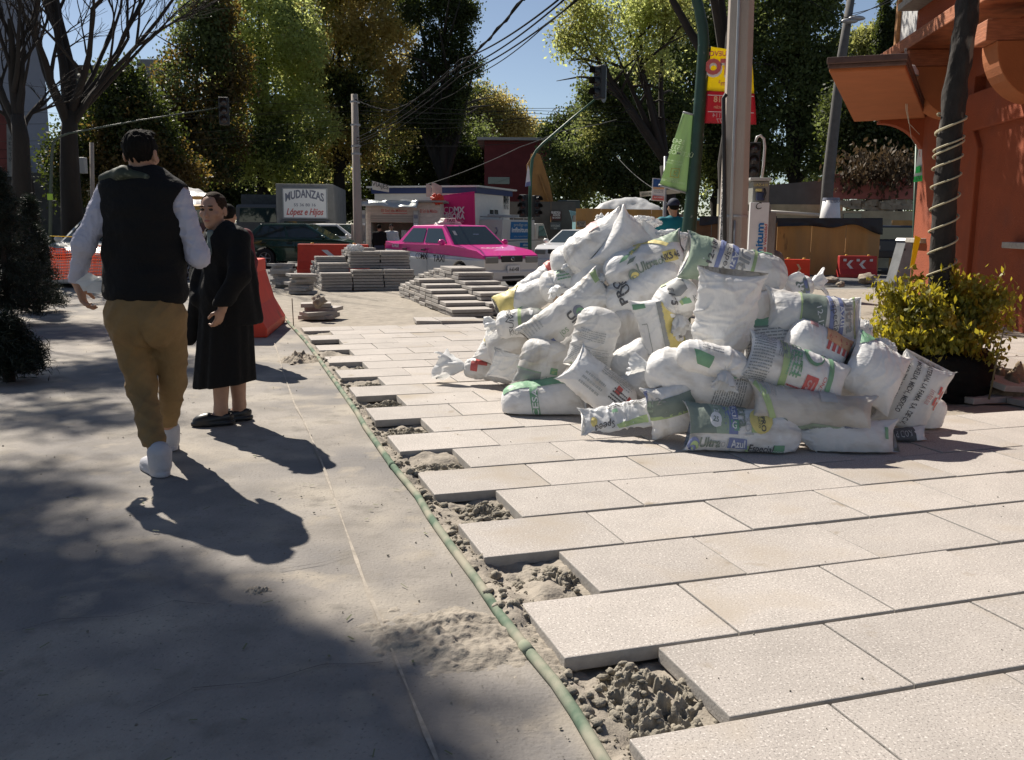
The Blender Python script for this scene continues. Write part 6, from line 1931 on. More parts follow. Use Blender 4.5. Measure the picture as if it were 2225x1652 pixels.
mb.tube([hq + Vector((0, 0, .05)), hq + Vector((.012, -.01, .0)), hq + Vector((0, 0, -.05))], .012, 8)
mb.build('handset', M_rubber, ph)
mb = MB()
rect3(1631, 440, 1664, 592, DT - .09, .05, mb)
sg = mb.build('sign_panel', mat('sign_white', (.66, .66, .66), .5, var=.06), ph, bv=.004)
a_ = at(1655, 590, DT - .09)
lettering(ph, 'infinitum', mat('sign_blue', (.0, .14, .40), .5), at(1654, 584, DT - .095), Vector((0, 0, 1)), Vector((-1, 0, 0)), .075, .03, align='l', width=at(0, 486, DT).z - at(0, 584, DT).z, off=.003)
lettering(ph, 'Exceso de Velocidad', mat('sign_red', (.45, .03, .04), .5), at(1662, 584, DT - .095), Vector((0, 0, 1)), Vector((-1, 0, 0)), .032, .012, .15, align='l', width=at(0, 488, DT).z - at(0, 584, DT).z, off=.003)
o = lettering(ph, 'C', mat('ink_black', (.02, .02, .02), .6), at(1648, 455, DT - .1), Vector((1, 0, .2)), Vector((0, 0, 1)), .07, .0, off=.003)
lettering(ph, 'UAZ-410', INK['yellow'], at(1653, 405, DT - .005), Vector((1, 0, 0)), Vector((0, 0, 1)), .028, .01)
mb = MB()
rect3(1664.5, 462, 1680, 590, DT - .04, .10, mb)
mb.build('side_post', mat('weathered_board', (.24, .22, .20), .8, var=.3, vscale=5, stretch=(1, 1, .3)), ph, bv=.004)
cb = MB()
rect3(1608, 459, 1632, 592, DT + .25, .3, cb)
tag(cb.build('meter_cabinet', mat('beige_metal', (.40, .35, .31), .6, var=.1), bv=.01), 'tall beige metal cabinet between the concrete pole and the telephone post', 'cabinet')
# ================================================================== VEHICLES
M_tyre = mat('tyre', (.018, .018, .018), .85)
M_rim = mat('alloy', (.42, .42, .43), .3, metal=.8)
M_gl = glass('car_glass')
M_dark = mat('dark_trim', (.02, .02, .021), .6)
M_chrome = mat('chrome', (.55, .55, .55), .15, metal=1)
M_lamp = glass('lamp_glass', (.20, .20, .19), .08, 1)
M_redl = mat('tail_lamp', (.35, .01, .01), .2)
M_amber = mat('amber_lamp', (.55, .14, .01), .25)
def paint(n, c, r=.3): return mat(n, c, r, spec=.5, coat=.6, var=.04, vscale=2)
def arch(xc, r, zb, n=9):
    return [(xc + r * math.cos(t), zb + r * math.sin(t)) for t in np.linspace(PI, 0, n)]
def wheel(parent, x, y, r, w_=.19, spokes=5, rimm=None):
    mb = MB()
    mb.lathe([(r * .62, -w_ / 2), (r * .93, -w_ / 2), (r, -w_ * .32), (r, w_ * .32), (r * .93, w_ / 2), (r * .62, w_ / 2)], (0, 0, 0), 28, 'y')
    wh_ = mb.build('wheel', M_tyre, parent)
    wh_.location = (x, y, r)
    sg = 1 if y > 0 else -1
    mb = MB()
    mb.lathe([(r * .64, -w_ * .3 * sg), (r * .64, w_ * .42 * sg), (r * .58, w_ * .44 * sg), (r * .56, w_ * .30 * sg)], (0, 0, 0), 24, 'y')
    mb.lathe([(r * .17, w_ * .25 * sg), (r * .16, w_ * .42 * sg), (0.001, w_ * .44 * sg)], (0, 0, 0), 16, 'y')
    for k in range(spokes):
        a = 2 * PI * k / spokes
        mb.tube([(math.cos(a) * r * .12, w_ * .36 * sg, math.sin(a) * r * .12), (math.cos(a) * r * .60, w_ * .38 * sg, math.sin(a) * r * .60)], r * .06, 6)
    mb.build('rim', rimm or M_rim, wh_)
    mb = MB()
    mb.cyl((0, w_ * .08 * sg, 0), (0, w_ * .2 * sg, 0), r * .6, 20)
    mb.build('brake_disc', M_dark, wh_)
    return wh_
def taper(o, L, W, zlo, zhi, k=.08, tum=.03):
    for v in o.data.vertices:
        f = 1 - k * min(1, abs(v.co.x) / (L / 2)) ** 4
        t = max(0, (v.co.z - zlo) / (zhi - zlo))
        v.co.y *= f * (1 - tum * t * t)
def car(name, label, cat, loc, rz, L=4.0, W=1.66, belt=.86, hood=.84, trunk=.88, roof=1.40, wr=.29, wx=(1.22, -1.2), gx=(-1.55, .95, -.95, .25), zsplit=None, c1=None, c2=None, hatch=True, group=None, sill=.2, rimm=None, extras=True, spokes=5):
    """nose towards +x; gx = greenhouse base rear, base front, roof rear, roof front"""
    t = thing(name, label, cat, loc, rz, group)
    c2 = c2 or c1
    hl_ = L / 2
    top = [(-hl_ + .02, belt - .12), (-hl_ + .06, trunk), (gx[0], belt), (gx[1], belt + .015), (hl_ - .28, hood - .07), (hl_ - .04, hood - .17), (hl_, hood - .28)]
    bot = [(hl_, sill + .06), (hl_ - .1, sill)] + [(wx[0] + (wr + .055) * math.cos(a), wr + (wr + .055) * math.sin(a)) for a in np.linspace(-.25, PI + .25, 12)] + [(wx[1] + (wr + .055) * math.cos(a), wr + (wr + .055) * math.sin(a)) for a in np.linspace(-.25, PI + .25, 12)] + [(-hl_ + .1, sill), (-hl_ + .0, sill + .08)]
    if zsplit:
        mb = MB()
        mb.prism([(-hl_, sill + .08), (-hl_ + .005, zsplit[0]), (hl_, zsplit[1])] + bot[:-1], -W / 2, W / 2, 'y')
        o = mb.build('lower_body', c2, t)
        taper(o, L, W, .2, roof)
        bevel(o, .03, 3, 40)
        mb = MB()
        mb.prism([(-hl_ + .006, zsplit[0] + .002), *top[:-1], (hl_ - .005, zsplit[1] + .002)], -W / 2 + .004, W / 2 - .004, 'y')
        o = mb.build('body', c1, t)
        taper(o, L, W, .2, roof)
        bevel(o, .045, 3, 25)
    else:
        mb = MB()
        mb.prism([(-hl_, sill + .08)] + top + bot[:-1], -W / 2, W / 2, 'y')
        o = mb.build('body', c1, t)
        taper(o, L, W, .2, roof)
        bevel(o, .05, 3, 28)
    yb, yr = W / 2 * .925, W / 2 * .74
    B = [(gx[0], belt - .02), (gx[1], belt)]
    Rf = [(gx[2], roof - .03), (gx[3], roof - .02)]
    def P(s, x, z, f):
        return Vector((x, s * (yb * (1 - f) + yr * f), z))
    mb = MB()
    V = [P(-1, *B[0], 0), P(-1, *B[1], 0), P(-1, *Rf[1], 1), P(-1, *Rf[0], 1), P(1, *B[0], 0), P(1, *B[1], 0), P(1, *Rf[1], 1), P(1, *Rf[0], 1)]
    mid_ = Vector(((gx[2] + gx[3]) / 2, 0, roof))
    mb.add(V + [mid_ + Vector((0, -yr * .6, 0)), mid_ + Vector((0, yr * .6, 0))], [(3, 2, 8), (2, 6, 9, 8), (6, 7, 9), (7, 3, 8, 9), (0, 1, 2, 3), (4, 7, 6, 5), (1, 5, 6, 2), (0, 3, 7, 4)])
    o = mb.build('roof', c1, t)
    bevel(o, .03, 2, 20)
    def pane(pts, name, inset=.10, off=.006):
        c_ = sum(pts, Vector()) / len(pts)
        n_ = (pts[1] - pts[0]).cross(pts[2] - pts[0]).normalized()
        if n_.dot(c_ - Vector((0, 0, .9))) < 0: n_ = -n_
        mb = MB()
        Q = [p + (c_ - p) * inset + n_ * off for p in pts]
        mb.poly(Q)
        return mb.build(name, M_gl, t)
    pane([V[1], V[5], V[6], V[2]], 'windscreen', .10)
    pane([V[0], V[3], V[7], V[4]], 'rear_window', .12)
    for s in (-1, 1):
        def S(f, g):
            a = P(s, B[0][0] + (B[1][0] - B[0][0]) * f, belt, 0)
            b = P(s, Rf[0][0] + (Rf[1][0] - Rf[0][0]) * f, roof - .02, 1)
            return a.lerp(b, g)
        cuts = ((.10, .50), (.535, .93)) if gx[1] - gx[0] > 1.7 else ((.12, .90),)
        for (f0, f1) in cuts: pane([S(f0, .10), S(f1, .10), S(f1, .84), S(f0, .84)], 'side_window', .0, .008)
        if extras:
            mb = MB()
            mb.ball((gx[1] - .22, s * (W / 2 + .07), belt + .07), (.06, .095, .07))
            mb.build('mirror', c1, t)
            mb = MB()
            for f in ((gx[0] + gx[1]) / 2 + .1, (gx[0] + gx[1]) / 2 - .75):
                MB().box((f, s * W / 2 * .985, belt - .12), (.16, .03, .035)).build('door_handle', M_dark, t)
            mb.box(((gx[0] + gx[1]) / 2 + .28, s * (W / 2 * .992 + .001), .58), (.007, .012, .48))
            mb.build('door_gap', M_dark, t)
    for x in wx:
        for s in (-1, 1): wheel(t, x, s * (W / 2 - .10), wr, spokes=spokes, rimm=rimm)
    if extras:
        for s in (-1, 1):
            mb = MB()
            mb.box((hl_ - .03, s * W * .335, hood - .265), (.10, W * .21, .14))
            mb.build('headlight', M_lamp, t, bv=.02)
            mb = MB()
            mb.box((-hl_ + .03, s * W * .39, belt - .12), (.08, W * .13, .2))
            mb.build('tail_light', M_redl, t, bv=.02)
        mb = MB()
        mb.box((hl_ - .012, 0, hood - .245), (.06, W * .36, .14))
        mb.build('grille', M_dark, t, bv=.02)
        mb = MB()
        mb.box((hl_ - .02, 0, sill + .12), (.16, W * .95, .24))
        o = mb.build('bumper', c2, t)
        bevel(o, .05, 3)
        mb = MB()
        mb.box((-hl_ + .03, 0, sill + .14), (.14, W * .95, .24))
        o = mb.build('bumper', c2, t)
        bevel(o, .05, 3)
    mb = MB()
    mb.box((-.1, 0, .6), (2.2, W * .75, .5))
    mb.box((-.55, .33, 1.0), (.14, .42, .5))
    mb.box((-.55, -.33, 1.0), (.14, .42, .5))
    mb.build('seats', M_dark, t, bv=.05)
    return t
M_pink = paint('taxi_pink', (.68, .018, .26), .3)
M_twhite = paint('taxi_white', (.62, .60, .57), .35)
TZ = Z_ROAD
taxi = car('taxi', 'pink and white taxi sedan with a roof sign, nose towards us on the right', 'taxi', (-1.33, 21.9, TZ), math.radians(-52.5), 4.3, 1.64, .95, .93, 1.0, 1.42, .285, (1.28, -1.15), (-1.58, .92, -1.0, .34), (.82, .69), M_pink, M_twhite, spokes=8)
def side(t, s_, m_, x, y_, z, h, bold=.02, W=1.64, **k):      # lettering on the right flank (-y)
    lettering(t, s_, m_, (x, -W / 2 * .992 - .001 - y_, z), Vector((1, 0, 0)), Vector((0, .02, 1)), h, bold, off=.004, **k)
M_ink = mat('ink_black', (.02, .02, .02), .6)
side(taxi, 'CD', M_ink, -.43, 0, .62, .125, .0)
side(taxi, 'MX', M_ink, -.18, 0, .62, .125, .03)
side(taxi, 'TAXI', M_ink, .45, 0, .58, .15, .015)
side(taxi, '63458', INK['white'], -1.5, -.0, .86, .09, .015)
mb = MB()
mb.prism([(-.36, 1.40), (-.30, 1.47), (-.20, 1.485), (-.15, 1.57), (.15, 1.57), (.20, 1.485), (.30, 1.47), (.36, 1.40)], -.5, -.28, 'x')
o = mb.build('roof_sign', mat('sign_cream', (.62, .55, .48), .5), taxi, bv=.015)
lettering(taxi, 'TAXI', M_ink, (-.275, 0, 1.48), Vector((0, 1, 0)), Vector((0, 0, 1)), .075, .015, off=.004)
lettering(taxi, '63-458', INK['red'], (-.275, .05, 1.43), Vector((0, 1, 0)), Vector((0, 0, 1)), .03, .01, off=.004)
mb = MB()
mb.box((2.215, 0, .46), (.02, .34, .17))
mb.build('number_plate', INK['white'], taxi, bv=.005)
lettering(taxi, 'A-63-458', M_ink, (2.226, 0, .425), Vector((0, 1, 0)), Vector((0, 0, 1)), .075, .02, width=.27, off=.003)
lettering(taxi, 'CDMX', INK['white'], (1.55, .0, .895), Vector((0, 1, 0)), Vector((-1, 0, .10)), .16, .0, off=.006)
for y in (.11, -.11): MB().box((2.20, 0, .285), (.03, .62, .07)).build('air_intake', M_dark, taxi, bv=.01) if y > 0 else None
mb = MB()
mb.lathe([(.045, .0), (.05, .012), (.03, .016)], (2.17, 0, .685), 16, 'x')
mb.build('badge', M_chrome, taxi)
for (y, z, w_, h_, c_) in ((.12, 1.2, .16, .06, 'blue'), (-.46, 1.18, .08, .10, 'lgrey')):
    f = (z - .95) / (1.40 - .95)
    x_ = .92 + (.34 - .92) * f
    mb = MB()
    mb.quad((x_ + .012, y - w_ / 2, z), (x_ + .012, y + w_ / 2, z), (x_ - .09, y + w_ / 2, z + h_), (x_ - .09, y - w_ / 2, z + h_))
    mb.build('sticker', INK[c_], taxi)
car('green_car', 'dark green three-door hatchback seen from its side behind the chevron barrier', 'car', (at(668, 489, 30).x, 30, TZ), math.radians(-3), 3.95, 1.66, .92, .90, 1.02, 1.42, .31, (1.25, -1.18), (-1.9, .95, -1.35, .12), None, paint('bottle_green', (.006, .035, .022), .18), None)
car('white_car', 'white hatchback parked behind the dark green one, left of the kiosk', 'car', (at(742, 489, 34).x, 34, TZ), math.radians(-20), 3.9, 1.6, .92, .9, 1.0, 1.42, .29, (1.2, -1.15), (-1.85, .95, -1.3, .15), None, paint('car_white', (.6, .6, .6)), None)
car('white_car', 'white car with a bright sun glint parked behind the left shoulder of the heap', 'car', (at(1262, 489, 29).x, 29, TZ), math.radians(-115), 3.9, 1.6, .88, .9, 1.0, 1.30, .29, (1.2, -1.15), (-1.85, .95, -1.3, .15), None, paint('car_white', (.6, .6, .6)), None)
car('silver_car', 'silver-grey car half hidden behind the man in the vest', 'car', (at(262, 489, 20.2).x, 20.2, TZ), math.radians(-97), 4.2, 1.74, .98, .98, 1.05, 1.55, .31, (1.3, -1.25), (-2.0, 1.05, -1.4, .3), None, paint('silver_grey', (.33, .34, .33)), None)
FARC = [(508, 60, -80, (.5, .5, .52), 'silver hatchback in the far street beside the woman\'s head'), (533, 52, -85, (.03, .03, .035), 'black car at the kerb of the far street, left of the green hatchback'), (548, 46, -88, (.05, .06, .08), 'dark blue car in the far street, nearest the green hatchback'), (519, 75, -85, (.35, .36, .36), 'grey car farthest down the street on the left'), (541, 68, -88, (.6, .6, .6), 'white car far down the street behind the dark parked ones')]
for (qx, Y, a, c_, lb) in FARC:
    car('street_car', lb, 'car', (at(qx, 489, Y).x, Y, TZ), math.radians(a), 4.1, 1.68, .9, .9, 1.0, 1.42, .3, (1.25, -1.2), (-1.9, .95, -1.35, .15), None, paint('car_%d' % Y, c_), None)
M_boxw = mat('truck_box', (.22, .22, .21), .7, var=.2, vscale=2)
tk = thing('removals_truck', 'box truck with a white hand-painted MUDANZAS sign over its cab', 'truck', (at(672, 489, 38).x, 38, TZ), math.radians(-90 + 6))
mb = MB()
mb.b2((-5.2, -1.12, .95), (1.25, 1.12, 2.95))
for i in range(14): mb.b2((-5.1 + i * .45, -1.15, 1.0), (-5.04 + i * .45, -1.121, 2.9))
mb.build('box_body', M_boxw, tk, bv=.02)
mb = MB()
mb.b2((-.3, -.98, .5), (1.5, .98, 1.56))
o = mb.build('cab', mat('truck_cab', (.10, .10, .10), .4), tk, bv=.08)
mb = MB()
mb.quad((1.505, -.85, 1.1), (1.505, .85, 1.1), (1.505, .80, 1.5), (1.505, -.80, 1.5))
mb.build('windscreen', glass('truck_glass', (.03, .05, .05)), tk)
mb = MB()
mb.b2((1.251, -.86, 1.6), (1.33, .88, 2.79))
sgn = mb.build('sign_board', mat('sign_truck', (.85, .85, .84), .5), tk, bv=.01)
mb = MB()
for a_, b_ in (((1.325, -.86, 1.6), (1.35, .88, 1.64)), ((1.325, -.86, 2.75), (1.35, .88, 2.79)), ((1.325, -.86, 1.64), (1.35, -.82, 2.75)), ((1.325, .84, 1.64), (1.35, .88, 2.75))): mb.b2(a_, b_)
mb.build('sign_frame', M_galv, tk)
rY, uZ = Vector((0, 1, 0)), Vector((0, 0, 1))
lettering(tk, 'MUDANZAS', INK['navy'], (1.33, 0, 2.26), rY, uZ, .30, .03, width=1.5, arc=.55, off=.006)
lettering(tk, '55 36 80 16', INK['navy'], (1.33, 0, 2.08), rY, uZ, .11, .01, width=.85, off=.006)
lettering(tk, 'López e Hijos', INK['red'], (1.33, 0, 1.75), rY, uZ, .24, .025, .35, width=1.45, off=.006)
for x in (1.0, -3.6):
    for s in (-1, 1): wheel(tk, x, s * .95, .42, .25, 6)
for s in (-1, 1): MB().box((1.50, s * .7, .85), (.05, .3, .2)).build('headlight', M_lamp, tk, bv=.02)
lt = thing('lorry', 'dark grey lorry body parked left of the removals truck', 'truck', (at(575, 489, 41).x, 41, TZ), math.radians(-88))
mb = MB()
mb.b2((-4, -1.0, .9), (0, 1.0, 2.65))
mb.build('box_body', mat('dark_lorry', (.07, .07, .065), .7, var=.3), lt, bv=.03)
mb = MB()
mb.b2((0.01, -.95, .5), (1.2, .95, 2.2))
mb.build('cab', mat('truck_cab', (.10, .10, .10), .4), lt, bv=.12)
mb = MB()
mb.quad((1.208, -.8, 1.45), (1.208, .8, 1.45), (1.208, .75, 2.05), (1.208, -.75, 2.05))
mb.build('windscreen', glass('truck_glass'), lt)
for x in (.5, -3):
    for s in (-1, 1): wheel(lt, x, s * .85, .42, .25, 6)
M_pw = paint('pickup_white', (.52, .50, .47), .45)
pk = thing('pickup', 'white service pickup with a camper shell, roof rack and blue infinitum panel', 'pickup', (at(1118, 489, 34).x, 34, TZ), math.radians(58))
mb = MB()
mb.prism([(-2.1, .35), (-2.1, .85), (.45, .87), (1.1, .87), (2.1, .80), (2.15, .40)] + [(1.35 + .36 * math.cos(a), .32 + .36 * math.sin(a)) for a in np.linspace(0, PI, 10)] + [(-1.25 + .36 * math.cos(a), .32 + .36 * math.sin(a)) for a in np.linspace(0, PI, 10)], -.82, .82, 'y')
mb.build('body', M_pw, pk, bv=.03, seg=3)
mb = MB()
mb.prism([(.18, .872), (.30, 1.48), (.85, 1.48), (1.25, .872)], -.76, .76, 'y')
mb.build('cab', M_pw, pk, bv=.04)
mb = MB()
mb.prism([(-2.08, .872), (-2.0, 1.60), (.14, 1.60), (.14, .872)], -.78, .78, 'y')
mb.build('camper_shell', mat('shell_white', (.50, .49, .47), .5, var=.06, vscale=3), pk, bv=.02)
mb = MB()
mb.poly([(.42, -.765, .93), (1.12, -.765, .93), (.80, -.765, 1.40), (.46, -.765, 1.40)])
mb.build('side_window', M_gl, pk)
mb = MB()
mb.poly([(-1.55, -.785, .93), (-.15, -.785, .93), (-.15, -.785, 1.53), (-1.5, -.785, 1.53)])
mb.build('advert_panel', mat('infinitum_blue', (.0, .12, .33), .5, var=.1, vscale=8), pk)
lettering(pk, 'prodigy en', INK['lgrey'], (-.85, -.786, 1.38), (1, 0, 0), uZ, .10, .01, width=.9, off=.004)
lettering(pk, 'infinitum', INK['white'], (-.85, -.786, 1.17), (1, 0, 0), uZ, .16, .03, width=1.2, off=.004)
lettering(pk, 'alta velocidad', INK['lgrey'], (-.85, -.786, 1.0), (1, 0, 0), uZ, .05, .0, width=.9, off=.004)
mb = MB()
mb.poly([(-.95, -.826, .64), (-.15, -.826, .64), (-.15, -.826, .80), (-.95, -.826, .80)])
mb.build('sticker', mat('infinitum_blue', (.0, .12, .33), .5), pk)
lettering(pk, 'infinitum', INK['white'], (-.55, -.828, .68), (1, 0, 0), uZ, .08, .02, off=.004)
lettering(pk, 'TELMEX', INK['navy'], (-2.055, -.0, 1.2), (0, -1, 0), Vector((.11, 0, 1)), .085, .015, off=.006)
mb = MB()
mb.tube([(-2.055, -.52, 1.33), (-2.045, -.58, 1.22), (-2.06, -.52, 1.11)], [.035, .02, .035], 8)
mb.build('phone_logo', INK['navy'], pk)
for s in (-1, 1): MB().box((-2.09, s * .74, .70), (.06, .13, .2)).build('tail_light', M_amber, pk, bv=.02)
mb = MB()
for s in (-1, 1): mb.cyl((-1.95, s * .7, 1.68), (.1, s * .7, 1.68), .02, 6)
for x in (-1.9, -1.2, -.5, .05):
    mb.cyl((x, -.74, 1.70), (x, .74, 1.70), .018, 6)
    for s in (-1, 1): mb.cyl((x, s * .7, 1.59), (x, s * .7, 1.70), .015, 6)
mb.cyl((-2.2, -.3, 1.75), (.3, -.3, 1.75), .035, 6)
mb.build('roof_rack', M_galv, pk)
mb = MB()
mb.box((-2.12, 0, .45), (.1, 1.5, .16))
mb.build('bumper', M_dark, pk, bv=.02)
for x in (1.35, -1.25):
    for s in (-1, 1): wheel(pk, x, s * .72, .32)
M_yel = paint('truck_yellow', (.45, .24, .02), .5)
yt = thing('yellow_truck', 'yellow tipper truck with a white covered load behind the couple', 'truck', (at(405, 489, 24).x, 24, TZ), math.radians(-71))
mb = MB()
mb.b2((-3.4, -.95, 1.0), (.6, .95, 1.72))
for i in range(7): mb.b2((-3.3 + i * .6, -1.0, 1.0), (-3.2 + i * .6, -.951, 1.72))
mb.b2((-3.5, -1.02, 1.73), (.7, 1.02, 1.82))
mb.build('tipper_body', M_yel, yt, bv=.015)
mb = MB()
mb.b2((.65, -.9, .5), (1.9, .9, 1.85))
mb.build('cab', M_yel, yt, bv=.12)
mb = MB()
mb.quad((1.905, -.75, 1.2), (1.905, .75, 1.2), (1.905, .7, 1.72), (1.905, -.7, 1.72))
mb.build('windscreen', glass('truck_glass'), yt)
mb = MB()
mb.b2((1.0, -.9, 1.98), (1.25, .9, 2.06))
mb.b2((1.0, -.9, 1.84), (1.08, -.82, 1.98))
mb.b2((1.0, .82, 1.84), (1.08, .9, 1.98))
mb.build('roof_bar', M_yel, yt)
for x in (1.3, -2.4):
    for s in (-1, 1): wheel(yt, x, s * .8, .40, .24, 6)
for s in (-1, 1): MB().box((1.9, s * .65, .8), (.05, .25, .18)).build('headlight', M_lamp, yt, bv=.02)
def tarp_load(parent, lo, hi, top, z, seed, m_):
    xs, ys_ = np.linspace(lo[0], hi[0], 40), np.linspace(lo[1], hi[1], 30)
    X, Y = np.meshgrid(xs, ys_)
    a = (X - (lo[0] + hi[0]) / 2) / ((hi[0] - lo[0]) / 2)
    b = (Y - (lo[1] + hi[1]) / 2) / ((hi[1] - lo[1]) / 2)
    Z = z + top * np.clip(1 - np.maximum(np.abs(a), np.abs(b)) ** 2.2, 0, 1) + .06 * noise(X * 3, Y * 3, 0, seed) + .03 * noise(X * 8, Y * 8, 0, seed + 2)
    I = np.arange(X.size).reshape(X.shape)
    F = np.stack([I[:-1, :-1], I[:-1, 1:], I[1:, 1:], I[1:, :-1]], -1).reshape(-1, 4)
    return fast_obj('load_cover', np.stack([X, Y, Z], -1).reshape(-1, 3), 4, m_, parent, True, F=F)
tarp_load(yt, (-3.3, -.9), (.5, .9), .6, 1.75, 3, M_film)
tt_ = thing('tipper_truck', 'pale teal tipper truck body with a white covered load above the plywood hoarding', 'truck', (at(1325, 489, 35).x, 35, TZ), 0)
M_teal = mat('teal_paint', (.17, .33, .36), .55, var=.15)
mb = MB()
mb.b2((-1.35, -1.1, 1.0), (1.0, 1.1, 1.55))
mb.prism([(-1.45, 1.9), (-1.35, 1.55), (1.0, 1.55), (1.0, 1.95), (-1.0, 1.9), (-1.5, 2.0)], 1.0, 1.1, 'y')
mb.b2((-1.3, -1.1, 1.90), (1.0, -.98, 1.98))
for i in range(7): mb.b2((-1.2 + i * .34, -1.1, 1.551), (-1.10 + i * .34, -1.0, 1.899))
mb.build('tipper_body', M_teal, tt_, bv=.012)
mb = MB()
mb.b2((-1.35, -.96, 1.551), (1.0, .99, 1.80))
mb.build('inner_lining', M_dark, tt_)
mb = MB()
mb.b2((1.05, -1.1, 1.2), (2.6, 1.1, 1.86))
mb.build('side_boards', mat('grey_boards', (.16, .16, .15), .8, var=.2), tt_, bv=.012)
mb = MB()
mb.b2((2.65, -1.05, .5), (3.9, 1.05, 1.72))
mb.build('cab', M_teal, tt_, bv=.1)
for x in (-.7, 3.1):
    for s in (-1, 1): wheel(tt_, x, s * .9, .45, .26, 6)
tarp_load(tt_, (-.75, -1.0), (2.0, 1.0), .62, 1.86, 6, M_film)
dl = thing('lorry', 'dark blue-black lorry cab at the right end of the hoarding', 'truck', (at(1948, 489, 28.6).x, 28.6, TZ), math.radians(-85))
mb = MB()
mb.b2((-3, -.9, .5), (.0, .9, 1.1))
mb.b2((-1.2, -.85, 1.1), (.0, .85, 1.5))
mb.build('cab', mat('dark_blue_cab', (.02, .025, .035), .4), dl, bv=.08)
mb = MB()
mb.quad((.006, -.72, 1.08), (.006, .72, 1.08), (.006, .68, 1.43), (.006, -.68, 1.43))
mb.build('windscreen', glass('truck_glass'), dl)
mb = MB()
mb.box((.02, 0, .62), (.1, 1.7, .2))
mb.build('bumper', M_dark, dl, bv=.02)
for s in (-1, 1):
    wheel(dl, -.8, s * .8, .38)
    MB().box((.01, s * .6, .82), (.04, .25, .12)).build('headlight', M_lamp, dl, bv=.01)
M_exc = mat('excavator_yellow', (.27, .13, .03), .6, var=.25, vscale=3)
ex = thing('excavator', 'ochre excavator with its raised boom against the dark red building', 'excavator', (at(1225, 489, 40).x, 40, TZ), 0)
eo = Vector((at(1225, 489, 40).x, 40, TZ))
def ep(x, y, d=0): return Vector(at(x, y, 40 + d)) - eo
mb = MB()
mb.prism([(ep(*p).x, ep(*p).z) for p in ((1208, 470), (1194, 400), (1174, 338), (1160, 331), (1144, 360), (1156, 470))], -.25, .25, 'y')
mb.build('boom', M_exc, ex, bv=.03)
mb = MB()
mb.prism([(ep(*p).x, ep(*p).z) for p in ((1154, 333), (1166, 336), (1168, 420), (1150, 425))], .3, .55, 'y')
mb.cyl(ep(1172, 380, -.3), ep(1192, 440, -.3), .05, 8)
mb.build('arm', M_exc, ex, bv=.02)
mb = MB()
a_, b_ = ep(1198, 455), ep(1260, 500)
mb.b2((a_.x, -.9, b_.z), (b_.x, .9, a_.z))
mb.build('house', M_exc, ex, bv=.05)
mb = MB()
a_, b_ = ep(1208, 437), ep(1254, 500)
mb.b2((a_.x, -1.5, b_.z), (b_.x, -.91, a_.z))
mb.build('cab', mat('excavator_cab', (.035, .04, .035), .4), ex, bv=.06)
mb = MB()
mb.b2((-1.7, -1.4, 0), (1.3, -.7, .75))
mb.b2((-1.7, .7, 0), (1.3, 1.4, .75))
mb.b2((-.8, -.69, .3), (.6, .69, .8))
mb.build('tracks', M_dark, ex, bv=.1)
# ================================================================== KIOSK, SITE OFFICE, HOARDINGS, WALLS
M_kw = mat('kiosk_cream', (.55, .48, .42), .7, var=.18, vscale=5, stretch=(1, 1, 3))
ko = Vector((at(872, 489, 30).x, 30, TZ))
kk = thing('newspaper_kiosk', 'cream newspaper kiosk with a silver tarpaulin on its roof', 'kiosk', ko)
kw = px(88, 30)
def kz(y): return at(872, y, 30).z - TZ
mb = MB()
mb.b2((-kw * .86, 0, 0), (-kw * .74, 2.2, kz(446)))
mb.b2((kw * .40, 0, 0), (kw * .95, 2.2, kz(440)))
mb.b2((-kw * .86, 2.0, 0), (kw * .95, 2.2, kz(440)))
mb.b2((-kw * .739, 0, kz(484)), (kw * .399, .12, kz(446)))
mb.build('walls', M_kw, kk, bv=.01)
mb = MB()
for i in range(3): mb.b2((-kw * .739, -.03, kz(484) + .02 + i * .075), (kw * .399, -.002, kz(484) + .08 + i * .075))
mb.build('shutter', mat('shutter_cream', (.36, .32, .28), .7), kk)
mb = MB()
mb.b2((-kw * .74, .4, 0), (kw * .4, 1.0, .95))
mb.build('counter', M_dark, kk)
mb = MB()
mb.b2((-kw * .95, -.25, kz(440) + .003), (kw * 1.08, 2.4, kz(437) + .02))
mb.build('roof', mat('kiosk_roof', (.25, .24, .22), .7), kk)
lettering(kk, 'El Sol de México', INK['red'], (-kw * .17, -.0, kz(461)), (1, 0, 0), uZ, .09, .015, width=kw * .62, off=.006)
mb = MB()
mb.b2((-kw * .45, -.006, kz(465)), (kw * .15, -.002, kz(463.5)))
mb.build('print', INK['red'], kk)
lettering(kk, 'El Sol de México', INK['red'], (kw * .67, -.0, kz(462)), (1, 0, 0), uZ, .11, .02, width=kw * .42, off=.006)
for sx, n_ in ((-kw * .98, 8), (kw * .30, 6)):
    rk = MB()
    rk.b2((sx, -.12, kz(540)), (sx + .17, -.06, kz(458)))
    ro = rk.build('magazine_rack', M_galv, kk)
    for i in range(n_):
        mb = MB()
        mb.box((sx + .085, -.13, kz(462 + i * 9)), (.13, .01, .1))
        mb.build('magazine', INK[['lgrey', 'navy', 'lgrey', 'white'][i % 4]], ro)
P_ = [Vector((-kw * 1.0, -.32, kz(438))), Vector((kw * .45, -.32, kz(436))), Vector((kw * .42, -.40, kz(456))), Vector((-kw * .98, -.38, kz(450)))]
tp, Vv = cloth([p + ko for p in P_], 30, 8, .16, mat('silver_tarp', (.42, .45, .44), .35, metal=.3, bump=.01, bscale=12), 'tarpaulin', 'crumpled silver tarpaulin hanging over the kiosk front', 'tarpaulin', 12)
P_ = [Vector((-kw * 1.0, 1.8, kz(433))), Vector((kw * .5, 1.8, kz(433))), Vector((kw * .45, -.32, kz(436))), Vector((-kw * 1.0, -.32, kz(438)))]
